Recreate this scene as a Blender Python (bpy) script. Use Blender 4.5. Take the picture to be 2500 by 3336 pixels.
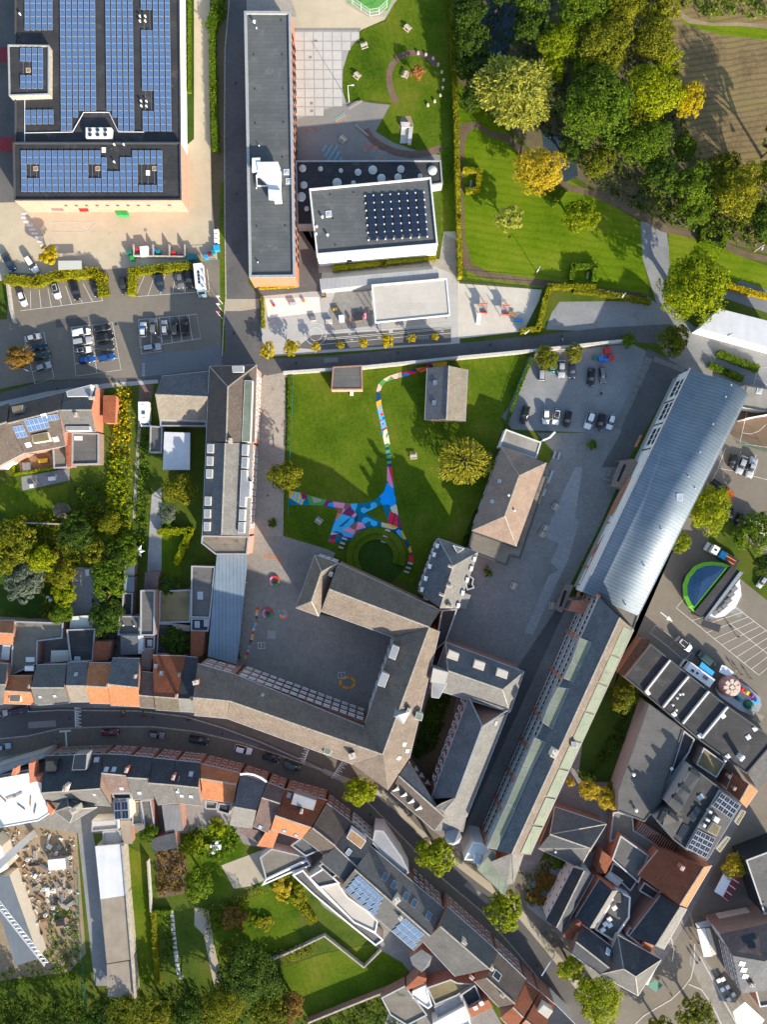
import bpy,math,random
from mathutils import Vector,Matrix,geometry
for o in list(bpy.data.objects):bpy.data.objects.remove(o)
SC=bpy.context.scene
COL=SC.collection
RND=random.Random(11)
# camera, sky, sun, exposure
S,H,CX,CY=12.0,185.0,1250.0,1668.0
cam=bpy.data.cameras.new('camera');camo=bpy.data.objects.new('camera',cam);COL.objects.link(camo)
camo.location=(0,0,H);camo.rotation_euler=(0,0,0)
cam.sensor_fit='VERTICAL';cam.sensor_height=36.0;cam.sensor_width=27.0
cam.lens=36.0*S*H/3336.0;cam.clip_start=1.0;cam.clip_end=5000.0
SC.camera=camo
SUN_EL=20.0
SDX,SDY=0.53,-0.848
wd=bpy.data.worlds.new('World');SC.world=wd;wd.use_nodes=True
nt=wd.node_tree
sky=nt.nodes.new('ShaderNodeTexSky');sky.sky_type='NISHITA';sky.sun_disc=False
sky.sun_elevation=math.radians(SUN_EL);sky.sun_rotation=math.atan2(SDX,SDY)
bg=nt.nodes['Background'];bg.inputs['Strength'].default_value=0.135
nt.links.new(sky.outputs['Color'],bg.inputs['Color'])
sl=bpy.data.lights.new('sun','SUN');sl.energy=4.8;sl.angle=math.radians(0.55);sl.color=(1.0,0.89,0.73)
so=bpy.data.objects.new('sun',sl);COL.objects.link(so)
e=math.radians(SUN_EL)
so.rotation_euler=Vector((-SDX*math.cos(e),-SDY*math.cos(e),-math.sin(e))).to_track_quat('-Z','Y').to_euler()
so.location=(60,-100,120)
vs=SC.view_settings;vs.view_transform='Standard';vs.look='None';vs.gamma=1.0;vs.exposure=1.22
vs.use_curve_mapping=False
SC.cycles.max_bounces=6;SC.cycles.diffuse_bounces=3;SC.cycles.glossy_bounces=2;SC.cycles.transmission_bounces=3
SC.cycles.use_denoising=True
# survey: photo positions to metres
def W(px,py,z=0.0):
 k=(H-z)/(S*H)
 return Vector(((px-CX)*k,(CY-py)*k,z))
XO=(0,625,1250,1875);YO=(0,560,1120,1680,2240,2780);KZ=2.6528
def nums(s):
 v=[float(x)for x in s.split()]
 return list(zip(v[0::2],v[1::2]))
def t(c,r,s):return[(XO[c]+x/KZ,YO[r]+y/KZ)for x,y in nums(s)]
def d(s):return[(x*1.50784,y*1.50784)for x,y in nums(s)]
def t1(c,r,x,y):return(XO[c]+x/KZ,YO[r]+y/KZ)
def GP(p,z=0.0):return[W(x,y,z)for x,y in p]
# materials
MATS={}
def newmat(name):
 m=bpy.data.materials.new(name);m.use_nodes=True;MATS[name]=m
 n=m.node_tree.nodes;b=n['Principled BSDF']
 return m,n,m.node_tree.links,b
def rgb(c):return(c[0],c[1],c[2],1.0)
def sc(c,k):return tuple(min(1,x*k)for x in c)
def coords(n,l,kind='Object'):
 tc=n.new('ShaderNodeTexCoord');return tc.outputs[kind]
def noise(n,l,vec,scale,detail=4,rough=.6):
 x=n.new('ShaderNodeTexNoise');x.inputs['Scale'].default_value=scale
 x.inputs['Detail'].default_value=detail;x.inputs['Roughness'].default_value=rough
 l.new(vec,x.inputs['Vector']);return x.outputs['Fac']
def ramp(n,l,fac,stops):
 r=n.new('ShaderNodeValToRGB');el=r.color_ramp.elements
 while len(el)<len(stops):el.new(0.5)
 for i,(p,c)in enumerate(stops):el[i].position=p;el[i].color=rgb(c)
 l.new(fac,r.inputs['Fac']);return r.outputs['Color']
def mix(n,l,fac,a,b,mode='MIX'):
 x=n.new('ShaderNodeMix');x.data_type='RGBA';x.blend_type=mode
 for sock,v in((x.inputs[0],fac),(x.inputs[6],a),(x.inputs[7],b)):
  if isinstance(v,(int,float)):sock.default_value=v
  elif isinstance(v,tuple):sock.default_value=rgb(v)
  else:l.new(v,sock)
 return x.outputs[2]
def math_(n,l,op,a,b=None):
 x=n.new('ShaderNodeMath');x.operation=op
 for i,v in enumerate((a,b)):
  if v is None:continue
  if isinstance(v,(int,float)):x.inputs[i].default_value=v
  else:l.new(v,x.inputs[i])
 return x.outputs[0]
def bump(n,l,b,h,strength,dist):
 x=n.new('ShaderNodeBump');x.inputs['Strength'].default_value=strength;x.inputs['Distance'].default_value=dist
 l.new(h,x.inputs['Height']);l.new(x.outputs['Normal'],b.inputs['Normal'])
def plain(name,c,rough=.6,metal=0.0,var=.12,spec=.35):
 m,n,l,b=newmat(name)
 f=noise(n,l,coords(n,l),1.3)
 l.new(ramp(n,l,f,[(.3,sc(c,1-var)),(.7,sc(c,1+var))]),b.inputs['Base Color'])
 b.inputs['Roughness'].default_value=rough;b.inputs['Metallic'].default_value=metal
 b.inputs['Specular IOR Level'].default_value=spec
 return m
def ground(name,c1,c2,big=.06,small=1.2,rough=.92,bmp=.15,spots=None,grain=6.0,c3=None,joints=None,rows=None):
 ""
 m,n,l,b=newmat(name)
 v=coords(n,l)
 a=noise(n,l,v,big,5,.62);s=noise(n,l,v,small,5,.7);g=noise(n,l,v,grain,2,.5)
 f=math_(n,l,'ADD',math_(n,l,'MULTIPLY',a,.62),math_(n,l,'MULTIPLY',s,.38))
 stops=[(.36,c1),(.62,c2)]if c3 is None else[(.34,c1),(.5,c2),(.66,c3)]
 col=ramp(n,l,f,stops)
 col=mix(n,l,.55,col,ramp(n,l,g,[(.25,(.62,.62,.62)),(.75,(1.0,1.0,1.0))]),'MULTIPLY')
 hgt=g
 if rows:
  mp=n.new('ShaderNodeMapping');mp.inputs['Rotation'].default_value[2]=rows[1];l.new(v,mp.inputs['Vector'])
  sx=n.new('ShaderNodeSeparateXYZ');l.new(mp.outputs[0],sx.inputs[0])
  w=math_(n,l,'SINE',math_(n,l,'ADD',math_(n,l,'MULTIPLY',sx.outputs[1],6.283/rows[0]),math_(n,l,'MULTIPLY',a,9.0)))
  col=mix(n,l,rows[2],col,ramp(n,l,math_(n,l,'MULTIPLY_ADD',w,.5),[(0,(.55,.55,.55)),(.5,(1.15,1.15,1.1))]),'MULTIPLY')
 if spots:
  sp=noise(n,l,v,spots[0],6,.75)
  col=mix(n,l,ramp(n,l,sp,[(spots[1],(0,0,0)),(spots[1]+.1,(spots[3]if len(spots)>3 else .7,)*3)]),col,spots[2])
 if joints:
  bt=n.new('ShaderNodeTexBrick');bt.inputs['Scale'].default_value=1.0
  bt.inputs['Brick Width'].default_value=joints[0];bt.inputs['Row Height'].default_value=joints[1]
  bt.inputs['Mortar Size'].default_value=joints[2];bt.inputs['Mortar Smooth'].default_value=.3
  bt.inputs['Color1'].default_value=(1,1,1,1);bt.inputs['Color2'].default_value=(.8,.8,.8,1)
  bt.inputs['Mortar'].default_value=rgb((joints[3],)*3)
  mp=n.new('ShaderNodeMapping');mp.inputs['Rotation'].default_value[2]=joints[4]if len(joints)>4 else 0
  l.new(v,mp.inputs['Vector']);l.new(mp.outputs[0],bt.inputs['Vector'])
  col=mix(n,l,1.0,col,bt.outputs['Color'],'MULTIPLY')
 l.new(col,b.inputs['Base Color']);b.inputs['Roughness'].default_value=rough
 b.inputs['Specular IOR Level'].default_value=.03 if 'lawn' in name else .2
 bump(n,l,b,hgt,bmp,.05)
 return m
def tiles(name,c1,c2,pu=.3,pv=.36,rib=.5,rough=.85,moss=None,mossat=.6,dark=.55):
 ""
 m,n,l,b=newmat(name)
 uv=coords(n,l,'UV');ob=coords(n,l)
 sx=n.new('ShaderNodeSeparateXYZ');l.new(uv,sx.inputs[0])
 bt=n.new('ShaderNodeTexBrick');bt.inputs['Scale'].default_value=1.0;l.new(uv,bt.inputs['Vector'])
 bt.inputs['Brick Width'].default_value=pu;bt.inputs['Row Height'].default_value=pv
 bt.inputs['Mortar Size'].default_value=.012;bt.offset=.5 if rib<.2 else 0.0
 bt.inputs['Color1'].default_value=rgb(c1);bt.inputs['Color2'].default_value=rgb(c2)
 bt.inputs['Mortar'].default_value=rgb(sc(c1,.45));bt.inputs['Bias'].default_value=-.1
 f=noise(n,l,ob,.35,5,.65)
 col=mix(n,l,.5,bt.outputs['Color'],ramp(n,l,f,[(.3,(dark,)*3),(.7,(1.15,)*3)]),'MULTIPLY')
 g=noise(n,l,ob,2.6,4,.7)
 col=mix(n,l,.35,col,ramp(n,l,g,[(.3,(.5,.5,.5)),(.7,(1.1,1.1,1.1))]),'MULTIPLY')
 if moss:
  mo=noise(n,l,ob,.5,7,.75)
  col=mix(n,l,ramp(n,l,mo,[(mossat,(0,0,0)),(mossat+.12,(.75,.75,.75))]),col,moss)
 ph=math_(n,l,'MULTIPLY',sx.outputs[0],2*math.pi/pu)
 w=math_(n,l,'SINE',ph)
 cs=math_(n,l,'FRACT',math_(n,l,'DIVIDE',sx.outputs[1],pv))
 hgt=math_(n,l,'ADD',math_(n,l,'MULTIPLY',w,rib),math_(n,l,'MULTIPLY',cs,-.5))
 if rib>.2:
  col=mix(n,l,.55,col,ramp(n,l,math_(n,l,'MULTIPLY_ADD',w,.5),[(.0,(.45,.45,.45)),(.5,(1.05,1.05,1.05))]),'MULTIPLY')
 l.new(col,b.inputs['Base Color']);b.inputs['Roughness'].default_value=rough
 b.inputs['Specular IOR Level'].default_value=.25
 bump(n,l,b,hgt,.6,.06)
 return m
def felt(name,c1,c2,pv=1.0,rough=.8,seam=.75,stain=None):
 ""
 m,n,l,b=newmat(name)
 v=coords(n,l)
 bt=n.new('ShaderNodeTexBrick');bt.inputs['Scale'].default_value=1.0;l.new(v,bt.inputs['Vector'])
 bt.inputs['Brick Width'].default_value=7.5;bt.inputs['Row Height'].default_value=pv
 bt.inputs['Mortar Size'].default_value=.05;bt.inputs['Mortar Smooth'].default_value=.4
 bt.inputs['Color1'].default_value=(1,1,1,1);bt.inputs['Color2'].default_value=(.88,.88,.88,1)
 bt.inputs['Mortar'].default_value=rgb((seam,)*3)
 f=noise(n,l,v,.16,6,.65);g=noise(n,l,v,3.5,3,.7)
 col=ramp(n,l,f,[(.35,c1),(.65,c2)])
 col=mix(n,l,1.0,col,bt.outputs['Color'],'MULTIPLY')
 col=mix(n,l,.4,col,ramp(n,l,g,[(.3,(.6,.6,.6)),(.7,(1.1,1.1,1.1))]),'MULTIPLY')
 if stain:
  so_=noise(n,l,v,.3,6,.7)
  col=mix(n,l,ramp(n,l,so_,[(.57,(0,0,0)),(.66,(.8,.8,.8))]),col,stain)
 l.new(col,b.inputs['Base Color']);b.inputs['Roughness'].default_value=rough
 b.inputs['Specular IOR Level'].default_value=.3
 bump(n,l,b,g,.15,.03)
 return m
def brick(name,c1,c2,mortar=(.42,.38,.33),bw=.5,rh=.16,rough=.9):
 m,n,l,b=newmat(name)
 uv=coords(n,l,'UV');ob=coords(n,l)
 bt=n.new('ShaderNodeTexBrick');bt.inputs['Scale'].default_value=1.0;l.new(uv,bt.inputs['Vector'])
 bt.inputs['Brick Width'].default_value=bw;bt.inputs['Row Height'].default_value=rh
 bt.inputs['Mortar Size'].default_value=.015
 bt.inputs['Color1'].default_value=rgb(c1);bt.inputs['Color2'].default_value=rgb(c2);bt.inputs['Mortar'].default_value=rgb(mortar)
 f=noise(n,l,ob,.7,5,.65)
 col=mix(n,l,.5,bt.outputs['Color'],ramp(n,l,f,[(.3,(.65,.65,.65)),(.7,(1.1,1.1,1.1))]),'MULTIPLY')
 l.new(col,b.inputs['Base Color']);b.inputs['Roughness'].default_value=rough
 return m
def leafmat(name,cs,trans=.42,hue=.0):
 ""
 m,n,l,b=newmat(name)
 geo=n.new('ShaderNodeNewGeometry');oi=n.new('ShaderNodeObjectInfo')
 f=noise(n,l,coords(n,l),1.6,3,.6)
 v=math_(n,l,'ADD',math_(n,l,'MULTIPLY',geo.outputs['Random Per Island'],.55),math_(n,l,'MULTIPLY',f,.45))
 k=len(cs)
 col=ramp(n,l,v,[(.18+.64*i/(k-1),c)for i,c in enumerate(cs)])
 sh=ramp(n,l,oi.outputs['Random'],[(0,(.82,.85,.9)),(1,(1.18,1.1,1.0))])
 col=mix(n,l,1.0,col,sh,'MULTIPLY')
 l.new(col,b.inputs['Base Color']);b.inputs['Roughness'].default_value=.7
 b.inputs['Specular IOR Level'].default_value=.08
 tr=n.new('ShaderNodeBsdfTranslucent');l.new(col,tr.inputs['Color'])
 ms=n.new('ShaderNodeMixShader');ms.inputs[0].default_value=trans
 l.new(b.outputs[0],ms.inputs[1]);l.new(tr.outputs[0],ms.inputs[2])
 l.new(ms.outputs[0],n['Material Output'].inputs['Surface'])
 return m
def glass(name,c,rough=.08,spec=.6):
 m,n,l,b=newmat(name)
 b.inputs['Base Color'].default_value=rgb(c);b.inputs['Roughness'].default_value=rough
 b.inputs['Specular IOR Level'].default_value=spec
 return m
def paintcar(name,c,metal=.25):
 m,n,l,b=newmat(name)
 b.inputs['Base Color'].default_value=rgb(c);b.inputs['Roughness'].default_value=.32
 b.inputs['Metallic'].default_value=metal;b.inputs['Coat Weight'].default_value=.4;b.inputs['Coat Roughness'].default_value=.1
 return m
def seam(name,c1,c2,pitch,rough=.45,metal=.3,prof=.5,vary=.12):
 ""
 m,n,l,b=newmat(name)
 uv=coords(n,l,'UV');ob=coords(n,l)
 sx=n.new('ShaderNodeSeparateXYZ');l.new(uv,sx.inputs[0])
 fr=math_(n,l,'FRACT',math_(n,l,'DIVIDE',sx.outputs[0],pitch))
 rb=ramp(n,l,fr,[(0,(1,1,1)),(prof*.5,(0,0,0)),(1-prof*.5,(0,0,0)),(1,(1,1,1))])
 f=noise(n,l,ob,.3,5,.6)
 col=ramp(n,l,f,[(.3,c1),(.7,c2)])
 col=mix(n,l,rb,col,sc(c1,.5))
 l.new(col,b.inputs['Base Color']);b.inputs['Roughness'].default_value=rough;b.inputs['Metallic'].default_value=metal
 bump(n,l,b,rb,.5,.05)
 return m
ground('soil',(.10,.085,.05),(.16,.135,.075),.08,1.0,grain=4)
ground('lawn',(.03,.068,.005),(.08,.13,.008),.07,1.3,grain=3.0,rows=(1.9,1.3,.09),c3=(.165,.165,.022),bmp=.8,spots=(.14,.6,(.15,.14,.03),.45))
ground('lawn_park',(.055,.115,.004),(.115,.18,.007),.07,1.3,grain=3.0,rows=(2.2,.15,.24),c3=(.185,.21,.02),bmp=.8,spots=(.2,.62,(.19,.18,.035),.4))
ground('lawn_rough',(.035,.068,.010),(.075,.11,.015),.12,1.2,grain=5,c3=(.115,.115,.025),bmp=.8)
ground('lawn_dark',(.03,.06,.011),(.05,.092,.014),.15,1.3,grain=5,bmp=.5)
ground('asphalt',(.10,.098,.097),(.145,.14,.135),.09,.9,spots=(.3,.58,(.075,.075,.077),.7))
ground('asphalt_brown',(.165,.145,.118),(.215,.19,.155),.06,.6,spots=(.3,.68,(.12,.105,.09),.5))
ground('asphalt_street',(.09,.084,.083),(.12,.113,.109),.05,.8,spots=(.2,.68,(.07,.066,.064),.5))
ground('asphalt_blue',(.15,.16,.175),(.19,.20,.21),.08,1.0)
ground('concrete_yard',(.42,.36,.255),(.53,.455,.33),.05,.35,spots=(.18,.64,(.27,.23,.17),.6))
ground('concrete_path',(.34,.30,.225),(.42,.37,.285),.08,.7)
ground('concrete_grey',(.36,.355,.34),(.45,.44,.42),.08,.7,spots=(.3,.62,(.17,.17,.17),.6))
ground('gravel',(.18,.188,.195),(.28,.282,.28),.08,1.4,spots=(.2,.6,(.11,.115,.12),.6),grain=9)
ground('mulch',(.10,.072,.045),(.17,.125,.08),.2,1.6,grain=7,bmp=.5)
ground('field',(.10,.07,.035),(.19,.14,.07),.07,.9,grain=2.0,rows=(1.6,-.15,.5),c3=(.20,.17,.055),bmp=1.0)
ground('sand',(.64,.60,.53),(.74,.70,.63),.15,1.1,grain=5,bmp=.4)
ground('sand_play',(.46,.42,.36),(.56,.52,.45),.15,.9,grain=5,bmp=.3)
ground('setts',(.27,.25,.222),(.37,.345,.305),.07,.6,joints=(.42,.42,.03,.5,.47))
ground('setts_dark',(.235,.226,.212),(.33,.318,.298),.07,.5,joints=(.5,.34,.03,.55,-.45),spots=(.35,.62,(.30,.29,.27),.5))
ground('setts_light',(.34,.34,.34),(.42,.415,.41),.1,.8,joints=(.5,.34,.03,.6,-.45))
ground('paver_path',(.33,.30,.255),(.42,.38,.325),.08,.6,joints=(.4,.4,.02,.7))
ground('pavement_brown',(.15,.13,.102),(.21,.182,.145),.08,.7,joints=(.3,.3,.02,.7,.3))
ground('brick_path',(.17,.105,.08),(.23,.15,.115),.2,1.4,joints=(.35,.2,.02,.7,.5))
ground('plaza',(.44,.425,.39),(.52,.50,.46),.1,.8)
ground('plaza_line',(.29,.285,.28),(.34,.335,.33),.1,.8)
ground('play_asphalt',(.21,.20,.185),(.26,.25,.23),.08,.8)
ground('court',(.125,.088,.062),(.16,.115,.08),.08,.6)
ground('turf_green',(.10,.30,.06),(.13,.36,.08),.1,.8)
ground('road_paint',(.62,.60,.56),(.74,.72,.68),.3,2.5,spots=(2.0,.62,(.2,.19,.18),.5))
ground('bare_earth',(.22,.165,.105),(.33,.25,.165),.12,.9,grain=5,bmp=.6)
ground('river_bed',(.03,.05,.07),(.045,.07,.09),.1,.8,rough=.12,bmp=.05)
ground('stone_slab',(.17,.165,.15),(.23,.22,.20),.4,1.5)
ground('stone_pale',(.44,.42,.38),(.54,.52,.48),.5,1.8)
tiles('roof_pantile',(.19,.152,.124),(.26,.212,.172),.32,.36,.6,moss=(.14,.11,.085),mossat=.63)
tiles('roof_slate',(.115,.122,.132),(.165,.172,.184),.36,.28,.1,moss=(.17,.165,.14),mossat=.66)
tiles('roof_slate_lit',(.17,.165,.155),(.225,.22,.205),.36,.28,.1,moss=(.11,.108,.10),mossat=.62)  # sunlit copy of the slate: light on the slopes put into its colour
tiles('roof_brown',(.12,.095,.08),(.16,.13,.11),.32,.36,.55,moss=(.10,.085,.07),mossat=.62)
tiles('roof_purple',(.15,.105,.095),(.20,.15,.135),.34,.3,.1,moss=(.13,.10,.09),mossat=.64)
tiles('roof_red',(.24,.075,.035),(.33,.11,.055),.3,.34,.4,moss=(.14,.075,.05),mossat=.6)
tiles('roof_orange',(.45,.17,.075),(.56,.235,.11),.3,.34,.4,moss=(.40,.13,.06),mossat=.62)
tiles('roof_darkblue',(.05,.057,.068),(.075,.083,.097),.3,.34,.35)
tiles('roof_grey',(.13,.128,.125),(.17,.168,.162),.3,.34,.4)
tiles('roof_mossy',(.12,.10,.075),(.17,.15,.11),.32,.36,.5,moss=(.10,.10,.06),mossat=.5)
tiles('roof_beige',(.25,.218,.175),(.31,.27,.218),.3,.34,.5,moss=(.20,.17,.12),mossat=.6)
seam('roof_zinc',(.135,.178,.22),(.19,.235,.28),.9,.58,.15,.22)
seam('roof_sheet',(.28,.29,.30),(.36,.37,.38),.34,.5,.2,.5)
seam('roof_sheet_dark',(.15,.15,.155),(.19,.19,.195),.34,.5,.2,.5)
seam('roof_sheet_white',(.55,.56,.57),(.66,.67,.68),.3,.5,.1,.4)
seam('roof_translucent',(.15,.20,.25),(.20,.26,.31),.95,.35,.1,.18)
seam('roof_eternit',(.23,.19,.145),(.33,.28,.22),.3,.85,0,.5)
seam('roof_corrugated_blue',(.115,.14,.165),(.15,.18,.205),.3,.55,.15,.5)
felt('felt_black',(.03,.031,.034),(.05,.05,.053),1.0,seam=.65,stain=(.075,.072,.066))
felt('felt_grey',(.085,.094,.098),(.112,.12,.125),1.0,.85,.7,stain=(.125,.128,.12))
felt('felt_mid',(.10,.098,.095),(.135,.13,.125),1.0,.85,.8,stain=(.06,.06,.06))
felt('felt_brown',(.16,.145,.12),(.22,.20,.165),1.2,.9,.8,stain=(.07,.065,.05))
felt('roof_membrane',(.45,.42,.375),(.50,.47,.42),2.0,.7,.95)
felt('roof_white',(.70,.69,.66),(.80,.79,.76),2.4,.7,.9)
felt('gravel_roof',(.22,.205,.18),(.33,.31,.275),30,.95,1.0)
felt('sedum',(.15,.12,.06),(.26,.21,.11),30,.95,1.0,stain=(.12,.13,.05))
felt('copper_roof',(.13,.165,.125),(.19,.22,.165),6.5,.7,.5,stain=(.13,.115,.075))
felt('lead',(.24,.25,.27),(.32,.33,.35),3,.5,.9)
brick('brick_red',(.26,.095,.06),(.32,.125,.08))
brick('brick_orange',(.47,.155,.08),(.54,.19,.105),(.46,.25,.17),.6,.3)
brick('brick_pink',(.52,.25,.18),(.57,.29,.215),(.5,.33,.26),.6,.3)
brick('brick_brown',(.19,.11,.08),(.24,.15,.11))
plain('render_white',(.74,.73,.70),.8,var=.05)
plain('render_cream',(.60,.54,.44),.8,var=.08)
plain('render_grey',(.33,.33,.325),.8,var=.08)
plain('coping',(.34,.35,.36),.55,.2)
plain('coping_light',(.56,.56,.55),.55)
plain('coping_dark',(.07,.075,.08),.5,.2)
plain('concrete',(.42,.405,.37),.85,var=.15)
plain('concrete_old',(.33,.30,.25),.9,var=.3)
plain('gutter',(.52,.53,.54),.45,.3)
plain('gutter_dark',(.10,.10,.105),.5,.2)
plain('white_paint',(.76,.76,.74),.45,var=.05)
plain('metal_white',(.70,.71,.72),.35,.1,.06)
plain('metal_grey',(.33,.345,.36),.4,.6)
plain('metal_dark',(.05,.052,.056),.45,.4)
plain('steel_bright',(.55,.56,.57),.35,.6)
plain('rubber',(.016,.016,.017),.8)
plain('plastic_black',(.02,.021,.022),.5)
plain('wood',(.27,.16,.08),.8,var=.25)
plain('wood_pale',(.50,.42,.34),.8,var=.15)
plain('wood_grey',(.30,.27,.235),.85,var=.2)
plain('bark',(.085,.065,.048),.95,var=.3)
plain('clay_pot',(.42,.20,.11),.85)
plain('skin',(.48,.30,.22),.6,var=.03)
plain('red',(.55,.03,.03),.45);plain('blue',(.03,.17,.55),.45);plain('blue_bright',(.02,.33,.75),.45)
plain('green',(.02,.30,.07),.45);plain('green_dark',(.02,.16,.11),.5);plain('teal',(.02,.20,.23),.5)
plain('yellow',(.75,.45,.03),.5);plain('orange',(.80,.16,.02),.45);plain('pink',(.80,.25,.36),.5)
plain('lime',(.42,.62,.03),.5);plain('purple',(.28,.05,.25),.5);plain('hivis',(.62,.85,.05),.5)
plain('dark_red',(.20,.015,.02),.5);plain('green_lime',(.13,.42,.02),.45);plain('navy',(.012,.03,.09),.5)
plain('cloth_black',(.022,.022,.025),.9);plain('cloth_blue',(.05,.09,.2),.9);plain('cloth_red',(.42,.04,.05),.9)
plain('cloth_white',(.62,.62,.60),.9);plain('cloth_grey',(.17,.17,.175),.9);plain('hair',(.05,.032,.02),.8)
plain('tarp_navy',(.006,.032,.085),.35,var=.3);plain('canvas_blue',(.02,.30,.60),.5)
glass('glass_dark',(.018,.024,.03));glass('glass_blue',(.045,.085,.125),.06,.9);glass('glass_sky',(.30,.36,.42),.12,.9)
glass('car_glass',(.015,.018,.021),.05,.7);glass('headlight',(.62,.63,.64),.12);glass('taillight',(.32,.015,.015),.2)
glass('solar_cell',(.066,.13,.265),.22,.5);glass('solar_dark',(.010,.018,.040),.16,.6)
glass('glasshouse',(.45,.47,.42),.25,.6)
glass('water',(.012,.02,.026),.06,.8)
for nm,c in dict(white=(.72,.72,.71),silver=(.42,.43,.44),grey=(.17,.175,.18),dark=(.035,.037,.042),black=(.014,.015,.017),navy=(.016,.032,.065),blue=(.012,.085,.33),teal=(.0,.33,.36),maroon=(.17,.012,.035),green=(.04,.075,.068),orange=(.78,.16,.02),purple=(.05,.028,.055),lightblue=(.30,.42,.50)).items():
 paintcar('car_'+nm,c,.35 if nm not in('white','orange')else .0)
leafmat('leaf_green',[(0.029,0.062,0.006),(0.067,0.125,0.008),(0.134,0.213,0.013),(0.232,0.312,0.021)])
leafmat('leaf_dark',[(0.015,0.037,0.006),(0.034,0.073,0.009),(0.071,0.125,0.013),(0.134,0.188,0.020)])
leafmat('leaf_olive',[(0.049,0.065,0.005),(0.110,0.131,0.008),(0.207,0.219,0.013),(0.342,0.325,0.025)])
leafmat('leaf_lime',[(0.061,0.100,0.003),(0.159,0.219,0.006),(0.305,0.356,0.008),(0.488,0.488,0.017)])
leafmat('leaf_yellow',[(0.195,0.163,0.006),(0.390,0.312,0.008),(0.561,0.438,0.011),(0.671,0.525,0.021)])
leafmat('leaf_gold',[(0.183,0.138,0.008),(0.390,0.294,0.014),(0.586,0.450,0.028),(0.700,0.587,0.084)])
leafmat('leaf_willow',[(0.134,0.150,0.021),(0.268,0.294,0.042),(0.415,0.438,0.077),(0.586,0.587,0.126)])
leafmat('leaf_rust',[(0.085,0.053,0.011),(0.171,0.106,0.021),(0.256,0.156,0.032),(0.329,0.219,0.049)])
leafmat('leaf_red',[(0.183,0.075,0.021),(0.366,0.150,0.042),(0.512,0.237,0.070),(0.561,0.325,0.105)])
leafmat('leaf_bluegreen',[(0.060,0.085,0.065),(0.110,0.145,0.100),(0.180,0.215,0.150),(0.260,0.290,0.200)])
leafmat('leaf_hedge',[(0.085,0.106,0.007),(0.171,0.188,0.010),(0.293,0.288,0.013),(0.415,0.388,0.021)])
leafmat('leaf_wisp',[(0.122,0.125,0.013),(0.268,0.263,0.025),(0.439,0.413,0.038),(0.610,0.550,0.070)])
leafmat('leaf_hedgegreen',[(0.037,0.069,0.007),(0.085,0.150,0.010),(0.146,0.237,0.013),(0.220,0.325,0.021)])
leafmat('leaf_flower',[(0.061,0.112,0.010),(0.146,0.175,0.010),(0.512,0.400,0.007),(0.700,0.562,0.014)])
# scene graph helpers
OFF={}
def setp(o,label=None,cat=None,group=None,kind=None):
 if label:o['label']=label
 if cat:o['category']=cat
 if group:o['group']=group
 if kind:o['kind']=kind
 return o
def off(o):return OFF.get(o.name,Vector((0,0,0)))if o else Vector((0,0,0))
def thing(name,label,cat,loc=(0,0,0),group=None,rz=0.0):
 o=bpy.data.objects.new(name,None);COL.objects.link(o);o.empty_display_size=.5
 o.location=loc;o.rotation_euler=(0,0,rz);OFF[o.name]=Vector(loc)
 return setp(o,label,cat,group)
def link(name,me,parent=None,loc=None,rot=None,scale=None,mats=None):
 o=bpy.data.objects.new(name,me);COL.objects.link(o)
 if parent:o.parent=parent
 if loc is not None:o.location=loc
 if rot is not None:o.rotation_euler=rot
 if scale is not None:o.scale=scale
 if mats:
  for i,m in enumerate(mats):
   o.material_slots[i].link='OBJECT';o.material_slots[i].material=MATS[m]
 return o
def children(o):return KIDS.get(o.name,[])
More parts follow.
